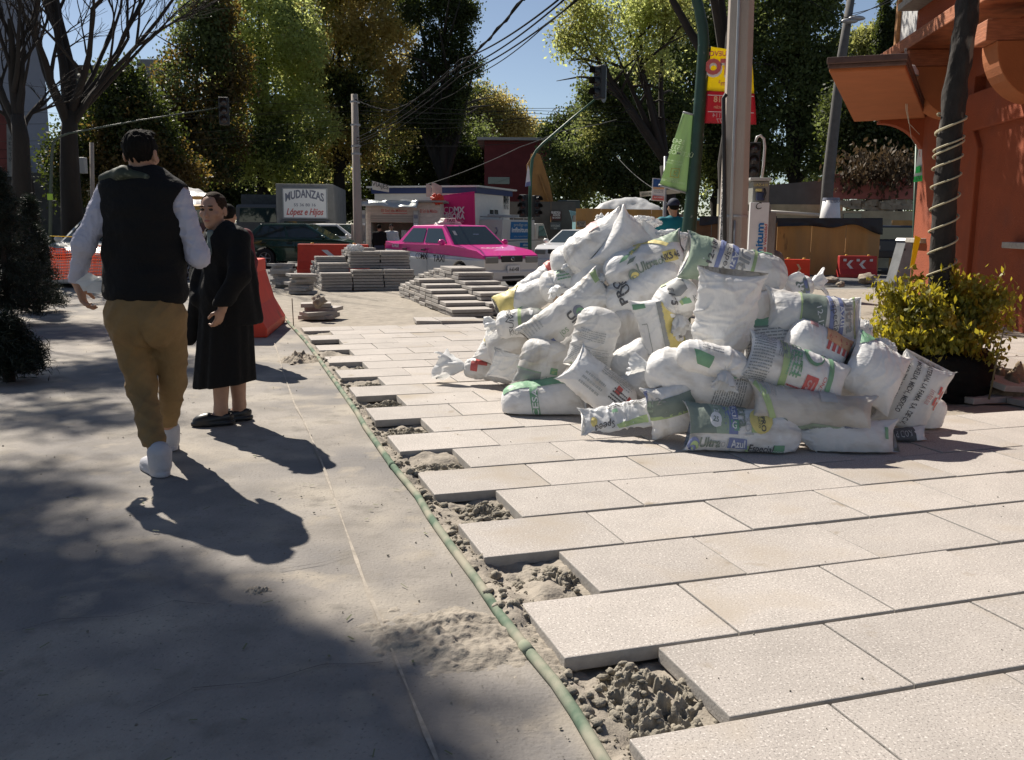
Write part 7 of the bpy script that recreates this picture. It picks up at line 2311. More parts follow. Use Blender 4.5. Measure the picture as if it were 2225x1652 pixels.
t2, _ = cloth([p + ko for p in P_], 24, 10, .10, mat('silver_tarp', (.4, .4, .4)), 'top_sheet', None, None, 14)
t2.parent = tp
def board(pts, Y, m_, name, label, cat, th=.03, parent=None):
    V = [at(x, y, Y) for x, y in pts]
    mb = MB()
    n = len(V)
    mb.add(V + [v + Vector((0, th, 0)) for v in V], [list(range(n)), list(range(n, 2 * n))[::-1]] + [(i, n + i, n + (i + 1) % n, (i + 1) % n) for i in range(n)])
    o = mb.build(name, m_, parent)
    if label: tag(o, label, cat)
    return o
Mpl = mat('pale_board', (.42, .36, .33), .8, var=.15)
b1 = board([(808, 393), (845, 403), (845, 418), (809, 412)], 30.4, mat('handmade_sign_white', (.5, .49, .46), .8, var=.15), 'sign', 'small tilted white hand-lettered sign on the left of the kiosk roof', 'sign')
lettering(b1, 'VIAJES', M_ink, at(826, 408, 30.37), Vector((1, 0, -.22)), uZ, .14, .0, off=.0)
board([(926, 399), (936, 402), (937, 429), (926, 428)], 30.2, Mpl, 'cardboard', 'narrow upright cardboard piece on the kiosk roof', 'cardboard')
board([(937.5, 397), (943, 397), (960, 405), (961, 430), (938, 429)], 30.35, Mpl, 'cardboard', 'wide torn cardboard standing on the right of the kiosk roof', 'cardboard')
b = board([(763, 487), (793, 490), (793, 525), (763, 522)], 29.3, mat('newsprint', (.33, .30, .28), .8, var=.3, vscale=9), 'news_board', 'board covered with newspaper pages standing left of the kiosk', 'board')
mb = MB()
for i in range(4):
    for j in range(3):
        if (i + j) % 2 == 0: continue
        a_, b_ = at(766 + j * 9, 492 + i * 8, 29.28), at(772 + j * 9, 497 + i * 8, 29.28)
        mb.quad(Vector((a_.x, 29.28, b_.z)), Vector((b_.x, 29.28, b_.z)), Vector((b_.x, 29.28, a_.z)), Vector((a_.x, 29.28, a_.z)))
mb.build('print', INK['grey'], b)
board([(872, 500), (905, 502), (905, 524), (872, 522)], 29.6, mat('newsprint2', (.40, .36, .34), .8, var=.45, vscale=12), 'news_display', 'display of newspapers leaning on the kiosk counter', 'display')
crumple(1395, 478, 0, .2, 41, 'x').location = (0, 0, -50) if False else at(950, 432, 29.9)
COL.objects[-1]['label'] = 'orange-red plastic heap lying on the kiosk roof edge'
COL.objects[-1].data.materials[0] = M_bar
so_ = thing('site_office', 'white cabin with a blue fascia behind the kiosk', 'cabin', (0, 0, 0))
M_of = mat('cabin_white', (.66, .65, .62), .6, var=.05)
A_, B_, C_ = at(815, 489, 33.5), at(1032, 489, 32), at(1107, 489, 35.5)
def zz(x, y, Y): return at(x, y, Y).z
zt_ = zz(1032, 420, 32)
D_b = A_ + (C_ - B_) * 2.0
mb = MB()
foot = [A_, B_, C_, C_ + (A_ - B_)]
V = [Vector((p.x, p.y, TZ)) for p in foot] + [Vector((p.x, p.y, zt_)) for p in foot]
mb.add(V, [(0, 1, 5, 4), (1, 2, 6, 5), (2, 3, 7, 6), (3, 0, 4, 7), (4, 5, 6, 7)])
mb.build('walls', M_of, so_)
cen_ = sum(foot, Vector()) / 4
mb = MB()
ft = [p + (p - cen_).normalized() * .12 for p in foot]
V = [Vector((p.x, p.y, zt_ + .002)) for p in ft] + [Vector((p.x, p.y, zt_ + .20)) for p in ft]
mb.add(V, [(0, 1, 5, 4), (1, 2, 6, 5), (2, 3, 7, 6), (3, 0, 4, 7), (4, 5, 6, 7), (3, 2, 1, 0)])
mb.build('fascia', mat('fascia_blue', (.015, .03, .12), .5), so_)
mb = MB()
fr_ = [p + (p - cen_).normalized() * .3 for p in foot]
V = [Vector((p.x, p.y, zt_ + .202)) for p in fr_] + [Vector((p.x, p.y, zt_ + .26)) for p in fr_]
mb.add(V, [(0, 1, 5, 4), (1, 2, 6, 5), (2, 3, 7, 6), (3, 0, 4, 7), (4, 5, 6, 7), (3, 2, 1, 0)])
mb.build('roof', mat('roof_pale', (.55, .55, .53), .4), so_)
rC = (C_ - B_).normalized()
def onside(x, y):      # point on the cabin's right face
    d = ray(x, y)
    nrm = Vector((rC.y, -rC.x, 0))
    k = (B_ - CP).dot(nrm) / d.dot(nrm)
    return CP + d * k + nrm * (.012 if nrm.y < 0 else -.012)
for i in range(2):
    mb = MB()
    mb.poly([onside(1064 + i * 10, 456), onside(1072 + i * 10, 457), onside(1072 + i * 10, 466), onside(1064 + i * 10, 465)])
    mb.build('window', M_gl, so_)
for s_, x, y, h, bo in (('Multi', 1099, 435, .20, .02), ('Móvil', 1099, 443, .20, .02), ('MODULOS', 1099, 450, .09, .01), ('5592 1836', 1099, 455, .08, .01)):
    lettering(so_, s_, M_ink, onside(x, y), rC, uZ, h, bo, off=.01, width=.55)
pb = [at(957, 425, 31.6), at(1031, 416, 31.6), at(1033, 492, 31.6), at(957, 492, 31.6)]
pbn, _ = cloth(pb, 16, 10, .06, mat('magenta_cloth', (.60, .02, .16), .8, trans=.1), 'banner', 'magenta CDMX MEJORA banner hung on the white cabin', 'banner', 17)
M_pw2 = mat('pale_pink_ink', (.62, .5, .55), .7)
lettering(pbn, 'CD', M_pw2, at(975, 463, 31.4), (1, 0, 0), uZ, .20, -.005, width=.34, off=.01)
lettering(pbn, 'MX', M_pw2, at(998, 463, 31.4), (1, 0, 0), uZ, .20, .04, width=.36, off=.01)
lettering(pbn, 'MEJORA', M_pw2, at(986, 476, 31.4), (1, 0, 0), uZ, .18, .04, width=.75, off=.01)
lettering(pbn, 'ESPACIO PÚBLICO', M_pw2, at(987, 483, 31.4), (1, 0, 0), uZ, .05, 0, width=.62, off=.01)
M_redw = mat('dark_red_brick', (.16, .03, .03), .85, var=.2, vscale=2)
rd = thing('red_building', 'dark red flat-roofed building beyond the cabin', 'building', (0, 0, 0))
a_, b_ = at(1052, 489, 52), at(1192, 489, 52)
mb = MB()
mb.b2((a_.x, 52, TZ), (b_.x, 62, zz(1120, 306, 52)))
mb.build('walls', M_redw, rd)
mb = MB()
mb.b2((a_.x - .4, 51.6, zz(1120, 306, 52) + .002), (b_.x + .3, 62.3, zz(1120, 300, 52)))
mb.build('roof', mat('concrete_roof', (.38, .36, .34), .8), rd)
mb = MB()
mb.b2((at(1062, 0, 52).x, 51.95, zz(1062, 400, 52)), (at(1110, 0, 52).x, 51.999, zz(1062, 385, 52)))
mb.build('window', M_gl, rd)
M_ply = mat('plywood', (.46, .25, .075), .8, var=.22, vscale=2.5, spots=[((.10, .05, .02), 3, .66, .72), ((.36, .22, .09), 1.2, .5, .7)], stretch=(1, 1, .25))
M_ply2 = mat('plywood_brown', (.19, .10, .045), .85, var=.3, vscale=2)
M_gry = mat('grey_boarding', (.075, .07, .065), .9, var=.3, vscale=1.5)
def hoard(x0, x1, ytop0, ytop1, Y, material, label, n, gapm=.012):
    t = thing('hoarding', label, 'hoarding', (0, 0, 0))
    a, b = at(x0, 489, Y).x, at(x1, 489, Y).x
    for i in range(n):
        u0, u1_ = a + (b - a) * i / n, a + (b - a) * (i + 1) / n - gapm
        z_ = zz((x0 + x1) / 2, ytop0 + (ytop1 - ytop0) * i / n, Y)
        MB().b2((u0, Y, TZ), (u1_, Y + .02, z_)).build('panel', material, t)
    mb = MB()
    mb.b2((a, Y + .021, TZ + .6), (b, Y + .09, TZ + .69))
    mb.build('batten', M_ply2, t)
    return t
hoard(1038, 1250, 439, 437, 37, M_gry, 'dark grey board hoarding behind the service pickup', 4)
hoard(1251, 1470, 454, 456, 33, M_ply, 'brown plywood hoarding behind the top of the heap', 4)
h3 = hoard(1690, 1915, 482, 488, 27.8, M_ply, 'yellow-brown plywood hoarding topped by black tarpaulin at the right', 3)
hoard(1938, 1992, 479, 479, 31, M_ply, 'short piece of plywood hoarding beside the orange corner', 1)
hoard(1475, 1690, 480, 482, 27.2, M_ply2, 'plywood hoarding behind the green pole and the phone post', 3)
def tarp_strip(x0, x1, y0, y1, Y, seed, label, dip=14):
    V, F, n, k = [], [], 44, 8
    for i in range(n + 1):
        for j in range(k + 1):
            s, t = i / n, j / k
            x = x0 + (x1 - x0) * s
            yb_ = y1 + dip * float(noise(s * 4, 0, 0, seed)) + dip * .5 * math.sin(s * 5 + seed)
            y = y0 + (yb_ - y0) * t
            V.append(at(x, y, Y - .06 - .05 * float(noise(s * 12, t * 2, 0, seed + 2)) * t))
    F = [(i * (k + 1) + j, (i + 1) * (k + 1) + j, (i + 1) * (k + 1) + j + 1, i * (k + 1) + j + 1) for i in range(n) for j in range(k)]
    o = mesh_obj('tarpaulin', V, F, mat('black_tarp', (.018, .018, .02), .6, bump=.02, bscale=6), None, True)
    solid(o, .01)
    return tag(o, label, 'tarpaulin')
tarp_strip(1680, 1918, 474, 496, 27.7, 3, 'black tarpaulin draped along the top of the right plywood hoarding')
tarp_strip(1520, 1688, 470, 490, 27.1, 7, 'black tarpaulin over the hoarding between the two poles', 10)
def notice(pts, Y, m_, label, lines, inkm):
    o = board(pts, Y, m_, 'notice', label, 'notice', .02)
    for s_, x, y, h, w_ in lines: lettering(o, s_, inkm, at(x, y, Y - .012), (1, 0, 0), uZ, h, .01, width=w_, off=.004)
    return o
notice([(1197, 459), (1220, 459), (1220, 480), (1197, 479)], 36.9, mat('notice_maroon', (.05, .012, .014), .6), 'black notice with white lettering on the grey hoarding', [('PROHIBIDO PEGAR', 1208, 465, .1, .36), ('ANUNCIOS', 1209, 470, .08, .28), ('SERA CONSIGNADO', 1209, 475, .06, .32)], INK['white'])
notice([(1196, 483), (1218, 483), (1218, 500), (1196, 499)], 36.9, mat('notice_grey', (.07, .08, .09), .6), 'small dark grey notice below the black one on the grey hoarding', [('NO ESTACIONARSE', 1207, 493, .08, .36), ('GRACIAS', 1207, 498, .06, .14)], INK['lgrey'])
n_ = notice([(1253, 481), (1273, 481), (1273, 494), (1253, 494)], 32.9, mat('notice_cream', (.42, .36, .27), .7), 'cream notice headed E on the brown plywood hoarding', [('E', 1257, 489, .11, .08), ('EXCLUSIVO', 1266, 485.5, .06, .18), ('POR', 1266, 489, .06, .1), ('OBRA', 1264, 493.5, .05, .25)], M_ink)
M_gw = mat('grey_wall', (.12, .12, .115), .9, var=.2, vscale=1.5)
M_pkw = mat('pink_wall', (.34, .12, .10), .9, var=.25, vscale=2, spots=[((.12, .05, .045), 1.3, .55, .7)])
M_crm = mat('cream_wall', (.42, .36, .24), .9, var=.2, vscale=3)
gw = thing('grey_wall', 'long grey wall with a cream base behind the phone post', 'wall', (0, 0, 0))
mb = MB()
mb.prism([(at(1560, 489, 34).x, zz(1800, 445, 34)), (at(1560, 489, 34).x, zz(1800, 412, 34)), (at(1680, 489, 34).x, zz(1800, 402, 34)), (at(1828, 489, 34).x, zz(1800, 388, 34)), (at(1828, 489, 34).x, zz(1800, 445, 34))], 34, 34.3, 'y')
mb.build('upper_wall', M_gw, gw)
mb = MB()
mb.b2((at(1560, 489, 34).x, 33.95, TZ), (at(1828, 489, 34).x, 34.31, zz(1800, 445, 34) - .002))
mb.build('base', M_crm, gw)
mb = MB()
mb.b2((at(1668, 0, 33.8).x, 33.8, TZ), (at(1685, 0, 33.8).x, 34.4, zz(1800, 388, 33.8)))
mb.build('pier', M_gw, gw)
pw_ = thing('pink_wall', 'peeling pink wall with a broken cream base left of the orange corner', 'wall', (0, 0, 0))
mb = MB()
mb.b2((at(1829, 0, 33).x, 33, zz(1800, 432, 33)), (at(2040, 0, 33).x, 33.3, zz(1800, 378, 33)))
mb.build('upper_wall', M_pkw, pw_)
mb = MB()
mb.b2((at(1829, 0, 33).x, 32.9, TZ), (at(2040, 0, 33).x, 33.31, zz(1800, 458, 33)))
mb.build('base', M_crm, pw_)
mb = MB()
rr = random.Random(5)
for i in range(34):
    x = 1832 + 160 * rr.random()
    y = 438 + 18 * rr.random()
    p = at(x, y, 32.9)
    mb.box((p.x, 32.95 + rr.random() * .2, p.z), (rr.uniform(.15, .6), rr.uniform(.15, .35), rr.uniform(.06, .22)), rr.uniform(-.4, .4))
mb.build('broken_edge', mat('rubble_cream', (.33, .29, .22), .9, var=.35, vscale=4), pw_)
for (x0, y0, x1, y1) in ((1866, 464, 1907, 475),):
    mb = MB()
    mb.b2((at(x0, 0, 32.8).x, 32.85, zz(1800, y1, 32.8)), (at(x1, 0, 32.8).x, 32.899, zz(1800, y0, 32.8)))
    mb.build('window', M_gl, pw_)
mb = MB()
mb.cyl(at(1668, 460, 30), at(1790, 468, 30), .055, 10)
tag(mb.build('plastic_tube', mat('pvc_grey', (.40, .38, .34), .5)), 'long pale plastic tube lying along the top of the hoarding', 'tube')
bk = MB()
c_ = at(1788, 489, 28.6)
bk.lathe([(.30, zz(1800, 474, 28)), (.235, zz(1800, 430, 28)), (.0, zz(1800, 430, 28))], (c_.x, 28, 0), 20)
bk = bk.build('drum', mat('sign_white', (.6, .6, .6), .5))
tag(bk, 'white tapered drum with a blue rim above the right hoarding', 'drum')
mb = MB()
mb.lathe([(.256, zz(1800, 436, 28)), (.24, zz(1800, 430, 28))], (c_.x, 28, 0), 20)
mb.build('rim', INK['navy'], bk)
lettering(bk, 'VALTIERRA', INK['navy'], (c_.x, 27.73, zz(1800, 441, 28)), (1, 0, 0), uZ, .09, .02, width=.36, off=.01)
vn = leaf_cloud(np.array([at(1835 + 155 * k / 30, 372 + 10 * math.sin(k * 1.7), 32.8)[:] for k in range(30)]), 1500, .22, 1.2, 31, .5, .35)
tag(fast_obj('creeper', vn, 4, mat('dry_creeper', (.09, .06, .03), .7, var=.5, vscale=2, trans=.3)), 'dry creeper hanging over the pink wall', 'creeper')
# ================================================================== TRAFFIC SIGNALS, SIGNS, POLES FARTHER OFF
M_sig = mat('signal_black', (.012, .013, .013), .5)
def signal(x, y0, y1, Y, rz, label, parent=None, lens=True):
    p = at(x, (y0 + y1) / 2, Y)
    H = px(y1 - y0, Y)
    t = thing('traffic_light' if parent is None else 'signal_head', label, 'traffic light' if parent is None else None, p, rz)
    if parent is not None:
        t.parent = parent
        del_ = [k for k in ('label', 'category') if k in t]
        for k in del_: del t[k]
    mb = MB()
    mb.box((0, 0, 0), (H * .36, H * .22, H))
    mb.build('case', M_sig, t, bv=H * .03)
    for k in range(3):
        z = H * (.32 - .32 * k)
        mb = MB()
        V, n = [], 12
        r = H * .145
        for d_ in (0, -H * .22):
            for i in range(n + 1):
                a = PI * (-.08 + 1.16 * i / n)
                V.append((r * math.cos(a), -H * .11 + d_, z + r * math.sin(a)))
        mb.add(V, [(i, i + 1, n + 2 + i, n + 1 + i) for i in range(n)])
        mb.build('visor', M_sig, t)
        mb = MB()
        mb.lathe([(r * .92, 0), (r * .6, -H * .015), (.0005, -H * .02)], (0, -H * .112, z), 14, 'y')
        mb.build('lens', mat('dark_lens', (.03, .02, .02), .2), t)
    return t
M_mast = mat('mast_green', (.035, .11, .07), .5, var=.2)
DS = 27
mast = thing('signal_mast', 'green signal mast with a long arm reaching up to the signal against the sky', 'signal mast', (0, 0, 0))
mb = MB()
MQ = [(1151, 590), (1151, 450), (1153, 380), (1157, 345), (1165, 328), (1180, 312), (1240, 260), (1298, 212)]
mb.tube([at(x, y, DS) for x, y in MQ], [.06, .055, .05, .045, .04, .036, .032, .026], 10)
mb.build('mast', M_mast, mast)
signal(1303, 146, 213, DS - .1, -.9, None, mast)
mb = MB()
p = at(1309, 180, DS)
Hh = px(78, DS)
V = []
for i in range(28):
    a = 2 * PI * i / 28
    V.append((p.x + .05 + .16 * math.cos(a) * .55, DS + .1 + .15 * math.cos(a), p.z + (Hh / 2 - .16) * (1 if math.sin(a) > 0 else -1) + .16 * math.sin(a)))
mb.poly(V)
o = mb.build('backplate', mat('plate_grey', (.2, .22, .22), .5), mast)
solid(o, .01)
signal(1138, 424, 472, DS - .3, -.5, None, mast)
signal(1165, 426, 472, DS - .2, .6, None, mast)
P = [at(x, y, DS - .1) for x, y in ((1147, 358), (1150, 368), (1153, 404), (1141, 406))]
mb = MB()
mb.poly(P)
o = mb.build('pennant', INK['white'], mast)
solid(o, .01)
mb = MB()
mb.poly([at(x, y, DS - .125) for x, y in ((1143, 397), (1153, 394), (1153, 404), (1141, 406))])
mb.build('pennant_print', INK['blue'], mast)
mast2 = thing('signal_mast', 'signal mast with a long thin arm in front of the dark trees at the left', 'signal mast', (0, 0, 0))
mb = MB()
mb.tube([at(x, y, 21) for x, y in ((108, 590), (110, 420), (113, 330), (117, 308), (128, 298), (150, 290), (300, 262), (478, 234))], [.045, .04, .034, .03, .026, .022, .016, .012], 8)
mb.build('mast', mat('mast_grey_green', (.06, .08, .06), .5), mast2)
signal(487, 214, 270, 21, .2, None, mast2)
MB().box(at(109, 428, 20.9), (px(11, 21), .03, px(13, 21))).build('plate', mat('lime_plate', (.35, .55, .05), .6), mast2)
sg2 = signal(1638, 312, 386, 12.2, -.25, 'black traffic light on a white bowed tube right of the concrete pole')
mb = MB()
so2 = at(1638, 349, 12.2)
tp_ = [Vector(at(x, y, 12.3)) for x, y in ((1655, 388), (1659, 360), (1662, 320), (1660, 302), (1652, 295), (1645, 298), (1641, 310))]
inv = Matrix.Translation(-so2)
mb.tube([Matrix.Rotation(.25, 3, 'Z') @ (p - so2) for p in tp_], .017, 8)
mb.build('bowed_tube', mat('white_tube', (.6, .6, .6), .4), sg2)
mb = MB()
p0, p1 = Vector(at(1660, 386, 12.35)), Vector((at(1660, 386, 12.35).x, 12.35, -.03))
mb.cyl(Matrix.Rotation(.25, 3, 'Z') @ (p0 - so2), Matrix.Rotation(.25, 3, 'Z') @ (p1 - so2), .04, 10)
mb.build('post', M_mast, sg2)
ss = thing('street_sign', 'street name plates and a red, white and blue placard above the man in turquoise', 'street sign', (0, 0, 0))
DSS = 17
mb = MB()
mb.cyl(at(1446, 340, DSS), Vector((at(1446, 489, DSS).x, DSS, TZ)), .03, 8)
mb.build('post', M_galv, ss)
def flat(pts, Y, m_, parent, name, th=.01):
    mb = MB()
    mb.poly([at(x, y, Y) for x, y in pts])
    o = mb.build(name, m_, parent)
    solid(o, th)
    return o
flat([(1418, 387), (1446, 389), (1444, 438), (1415, 436)], DSS - .05, mat('sign_white', (.6, .6, .6), .5), ss, 'placard')
flat([(1420, 389.5), (1444, 391), (1443.5, 407), (1419, 406)], DSS - .072, mat('placard_blue', (.01, .07, .25), .5), ss, 'placard_print')
flat([(1418, 425), (1442.5, 427), (1442, 436), (1417, 434)], DSS - .072, INK['red'], ss, 'placard_print')
flat([(1419, 407), (1443, 408), (1443, 411.5), (1419, 410.5)], DSS - .072, INK['orange'], ss, 'placard_print')
for s_, y, m_ in (('Precios de Preventa', 415, 'navy'), ('Patricio Sanz 449', 419, 'navy'), ('INFORMES', 431, 'white')): lettering(ss, s_, INK[m_], at(1431, y, DSS - .075), (1, 0, 0), uZ, .026, .01, width=.17, off=.003)
flat([(1390, 417), (1478, 410), (1478, 420), (1391, 428)], DSS + .05, mat('plate_cream', (.42, .40, .33), .6), ss, 'name_plate')
lettering(ss, 'ADOLFO PRIETO', M_ink, at(1408, 424.5, DSS + .035), Vector((1, 0, .08)), uZ, .045, .015, width=.24, off=.004)
p1 = thing('utility_pole', 'concrete utility pole left of centre where the bundled cables meet', 'utility pole', (0, 0, 0))
mb = MB()
p0_, p1_ = at(778, 500, 29), at(770, 205, 29)
mb.tube([Vector((p0_.x, 29, TZ)), p0_, p1_], [.15, .145, .10], 10)
mb.build('shaft', M_conc, p1)
for y in (222, 272, 318, 335):
    c_ = at(771 + (y - 205) * .027, y, 29)
    MB().lathe([(.15, -.03), (.15, .03)], c_, 12).build('clamp', M_galv, p1)
p2 = thing('utility_pole', 'leaning concrete utility pole at the right with lamps and cables at its top', 'utility pole', (0, 0, 0))
mb = MB()
mb.tube([Vector((at(1793, 470, 31).x, 31, TZ)), at(1800, 385, 31), at(1829, 125, 31), at(1850, -10, 31)], [.20, .19, .15, .12], 10)
mb.build('shaft', mat('grey_pole', (.10, .097, .093), .9, var=.2), p2)
for (x, y) in ((1852, 40), (1836, 46)):
    mb = MB()
    c_ = at(x + 10, y, 30.7)
    mb.ball(c_, (.28, .12, .08))
    mb.cyl(at(1845, y + 6, 31), c_, .025, 6)
    mb.build('lamp', M_galv, p2)
p3 = thing('utility_pole', 'slim post behind the left bare tree with a white meter box', 'utility pole', (0, 0, 0))
mb = MB()
mb.cyl(at(199, 310, 26), Vector((at(197, 489, 26).x, 26, TZ)), .06, 8)
mb.build('shaft', M_conc, p3)
MB().box(at(181, 360, 25.8), (px(12, 26), .2, px(33, 26))).build('meter_box', mat('pale_box', (.3, .32, .33), .6), p3, bv=.02)
M_cable = mat('cable_black', (.012, .013, .014), .95, spec=.05)
M_cablep = mat('cable_grey', (.11, .11, .11), .9, spec=.1)
def cable(pts, r, label, m_=None, group=None, twist=False, n=26):
    P = []
    for i in range(len(pts) - 1):
        a, b = Vector(at(*pts[i])), Vector(at(*pts[i + 1]))
        for k in range(n):
            t = k / n
            P.append(a.lerp(b, t) - Vector((0, 0, (b - a).length * .012 * 4 * t * (1 - t))))
    P.append(Vector(at(*pts[-1])))
    mb = MB()
    mb.tube(P, r, 5)
    if twist:
        mb.tube([p + Vector((math.sin(i * 1.3) * r * 1.3, 0, math.cos(i * 1.3) * r * 1.3)) for i, p in enumerate(P)], r * .8, 5)
    return tag(mb.build('cable', m_ or M_cable), label, 'cable', group)
CG = 'overhead cables at the junction'
cable([(771, 216, 29), (845, 241, 26), (975, 160, 17), (1135, 0, 10.5), (1180, -70, 9)], .014, 'thick twisted cable sweeping from the left pole up to the top of the sky gap', M_cable, CG, True)
cable([(775, 300, 29), (1000, 130, 17), (1213, 0, 10.6)], .012, 'second cable from the left pole to the upper right, below the twisted one', M_cable, CG)
cable([(775, 307, 29), (1005, 150, 17), (1225, 0, 10.6)], .011, 'third cable from the left pole towards the top centre', M_cable, CG)
cable([(775, 312, 29), (1000, 165, 17), (1255, 0, 10.6)], .011, 'fourth cable from the left pole towards the top centre', M_cable, CG)
cable([(770, 322, 29), (960, 215, 20), (1040, 160, 15), (1180, 60, 11), (1260, -10, 10)], .007, 'thin lower cable rising from the left pole past the cypress', M_cable, CG)
for i, (y0, y1) in enumerate(((178, 250), (236, 262), (262, 248), (296, 275), (310, 290), (325, 300))):
    cable([(-10, y0 + i * 4, 32), (770, y1 - 20, 30)], .006, 'thin dark cable strung across the left trees, number %s from the top' % ('one two three four five six'.split()[i]), M_cable, CG)
for i, (y0, y1) in enumerate(((215, 240), (230, 246), (240, 236), (246, 256), (262, 256), (278, 262), (310, 308))):
    cable([(772, y0, 29), (1150, y1, 40), (1680, y1 + (-6, 10, -30, 6, 4, 12, -2)[i], 45)], .010, 'nearly level cable crossing the sky gap under the signal arm, row %s from the top' % ('one two three four five six seven'.split()[i]), M_cable, CG)
cable([(930, 400, 33), (1130, 320, 28), (1220, 285, 28), (1340, 260, 30)], .012, 'pale cable slanting up past the red building', M_cablep, CG)
cable([(1340, 340, 30), (1420, 410, 24), (1470, 460, 22)], .009, 'thin stay wire slanting down to the street sign', M_cablep, CG)
for i, (x0, x1) in enumerate(((1850, 2020), (1846, 1990), (1853, 1700))):
    cable([(x0, 30 + i * 6, 31), (x1, -40, 22)], .012, 'dark cable leaving the top of the right leaning pole, strand %s' % ('one two three'.split()[i]), M_cable, CG)
# ================================================================== BUILDINGS AT THE LEFT
def block(mb, x0, x1, D, z0, z1, k):
    a, b = at(x0, 489, D), at(x1, 489, D)
    mb.prism([(a.x, a.y), (b.x, b.y), (b.x * k, b.y * k), (a.x * k, a.y * k)], z0, z1, 'z')
gbld = thing('grey_building', 'tall blue-grey windowless building behind the bare trees at the left', 'building', (0, 0, 0))
mb = MB()
D1 = 46
block(mb, -420, 122, D1, TZ, 16, 1.3)
mb.build('walls', mat('blue_grey_render', (.24, .25, .29), .9, var=.1, vscale=.5), gbld)
mb = MB()
mb.b2((at(-300, 0, D1).x, D1 - .2, TZ), (at(38, 0, D1).x, D1 - .002, zz(0, 350, D1)))
mb.build('base_wall', mat('dark_base', (.06, .055, .05), .9, var=.3), gbld)  # lower wall much darker than the render above
bb2 = thing('beige_building', 'beige flat-roofed building with a rooftop tank block seen between the left trees', 'building', (0, 0, 0))
mb = MB()
D2 = 58
block(mb, 170, 262, D2, TZ, zz(0, 140, D2), 1.15)
block(mb, 262.5, 352, D2 + .1, TZ, zz(0, 162, D2), 1.15)
mb.build('walls', mat('beige_render', (.26, .22, .17), .9, var=.15, vscale=.6), bb2)
mb = MB()
mb.b2((at(286, 0, D2).x, D2 + .2, zz(0, 162, D2) + .002), (at(334, 0, D2).x, D2 + 4, zz(0, 125, D2)))
mb.build('tank_block', mat('pale_block', (.42, .40, .40), .8, var=.1), bb2)
rw = board([(-30, 235), (14, 242), (16, 375), (-30, 372)], 33, mat('brick_red_dark', (.12, .03, .025), .9, var=.3, vscale=2), 'red_wall', 'dark red brick pier at the extreme left edge', 'wall', .5)
ps_ = board([(14, 270), (44, 275), (42, 386), (16, 384)], 30, mat('grey_panel', (.16, .165, .16), .8, var=.2), 'lettered_board', 'tall grey lettered panel behind the left bare tree', 'sign', .06)  # even grey, slightly varied at random
for i, y in enumerate((305, 316, 328, 340, 351)): lettering(ps_, ['VENTA', 'DE', 'MUEBLES', 'TEL', '5543'][i], M_ink, at(29, y, 29.97), (1, 0, 0), uZ, .11, .0, width=.28, off=.005)
dk = board([(-160, 380), (230, 372), (360, 395), (370, 560), (-160, 590)], 38, mat('dark_wall', (.05, .048, .043), .95, var=.4, vscale=1.2), 'low_wall', 'low dark wall behind the fence and the bare trees', 'wall', .3)  # nearly black wall, varied at random
cw = board([(176, 395), (196, 388), (214, 425), (178, 428)], 36, M_crm, 'cream_gable', 'small cream patch of a building right of the left bare trunk', 'building', 3.0)
fe = thing('mesh_fence', 'orange plastic mesh fence between the fir trees and the silver car', 'fence', (0, 0, 0))
mb = MB()
F0, F1 = Vector(at(100, 489, 14.6)), Vector(at(235, 489, 15.4))
zf0, zf1 = zz(0, 535, 15), zz(0, 603, 15)
for i in range(40):
    t = i / 39
    p = F0.lerp(F1, t)
    mb.tube([(p.x, p.y + .03 * math.sin(i), zf0 - .03 * math.sin(t * 7)), (p.x + .01, p.y, zf1)], .006, 4)
for j in range(12):
    z = zf1 + (zf0 - zf1) * j / 11
    mb.tube([(F0.lerp(F1, k / 14).x, F0.lerp(F1, k / 14).y + .03 * math.sin(k * 2.6), z - .03 * math.sin(k / 14 * 7) * j / 11) for k in range(15)], .007, 4)
mb.build('mesh', mat('orange_mesh', (.75, .13, .03), .6, trans=.3, sub=(.9, .2, .05)), fe)
for t in (0, .5, 1):
    p = F0.lerp(F1, t)
    MB().cyl((p.x, p.y, Z_PATH), (p.x, p.y, zf0 + .05), .018, 8).build('post', M_dark, fe)
cable([(108, 513, 14.8), (205, 514, 15.4)], .007, 'yellow caution line stretched above the orange mesh fence', mat('caution_yellow', (.75, .6, .02), .5))
# ================================================================== TREES
def lm(name, col, sub, tr=.38):
    return mat(name, col, .55, spec=.3, var=.35, vscale=.9, trans=tr, sub=sub)
L_dark = lm('leaf_dark', (.035, .048, .016), (.10, .13, .02), .35)
L_mid = lm('leaf_mid', (.07, .09, .034), (.22, .27, .08), .45)
L_bri = lm('leaf_bright', (.23, .265, .095), (.68, .74, .25), .57)
L_gold = lm('leaf_gold', (.25, .20, .08), (.68, .55, .19), .55)
L_oli = lm('leaf_olive', (.15, .155, .055), (.47, .48, .15), .52)
L_brn = lm('leaf_brown', (.10, .075, .03), (.28, .19, .04), .45)
M_trunk = mat('trunk_bark', (.022, .018, .015), .95, var=.35, vscale=3, bump=.03, bscale=9, stretch=(1, 1, .3))
def blob(qx, qy, D, rqx, rqy, rd=None):
    if D >= 38: D *= 1.2
    p = at(qx, qy, D)
    rx, rz_ = px(rqx, D), px(rqy, D)
    return np.array([p.x, p.y, p.z, rx, rd or (rx + rz_) / 2, rz_])
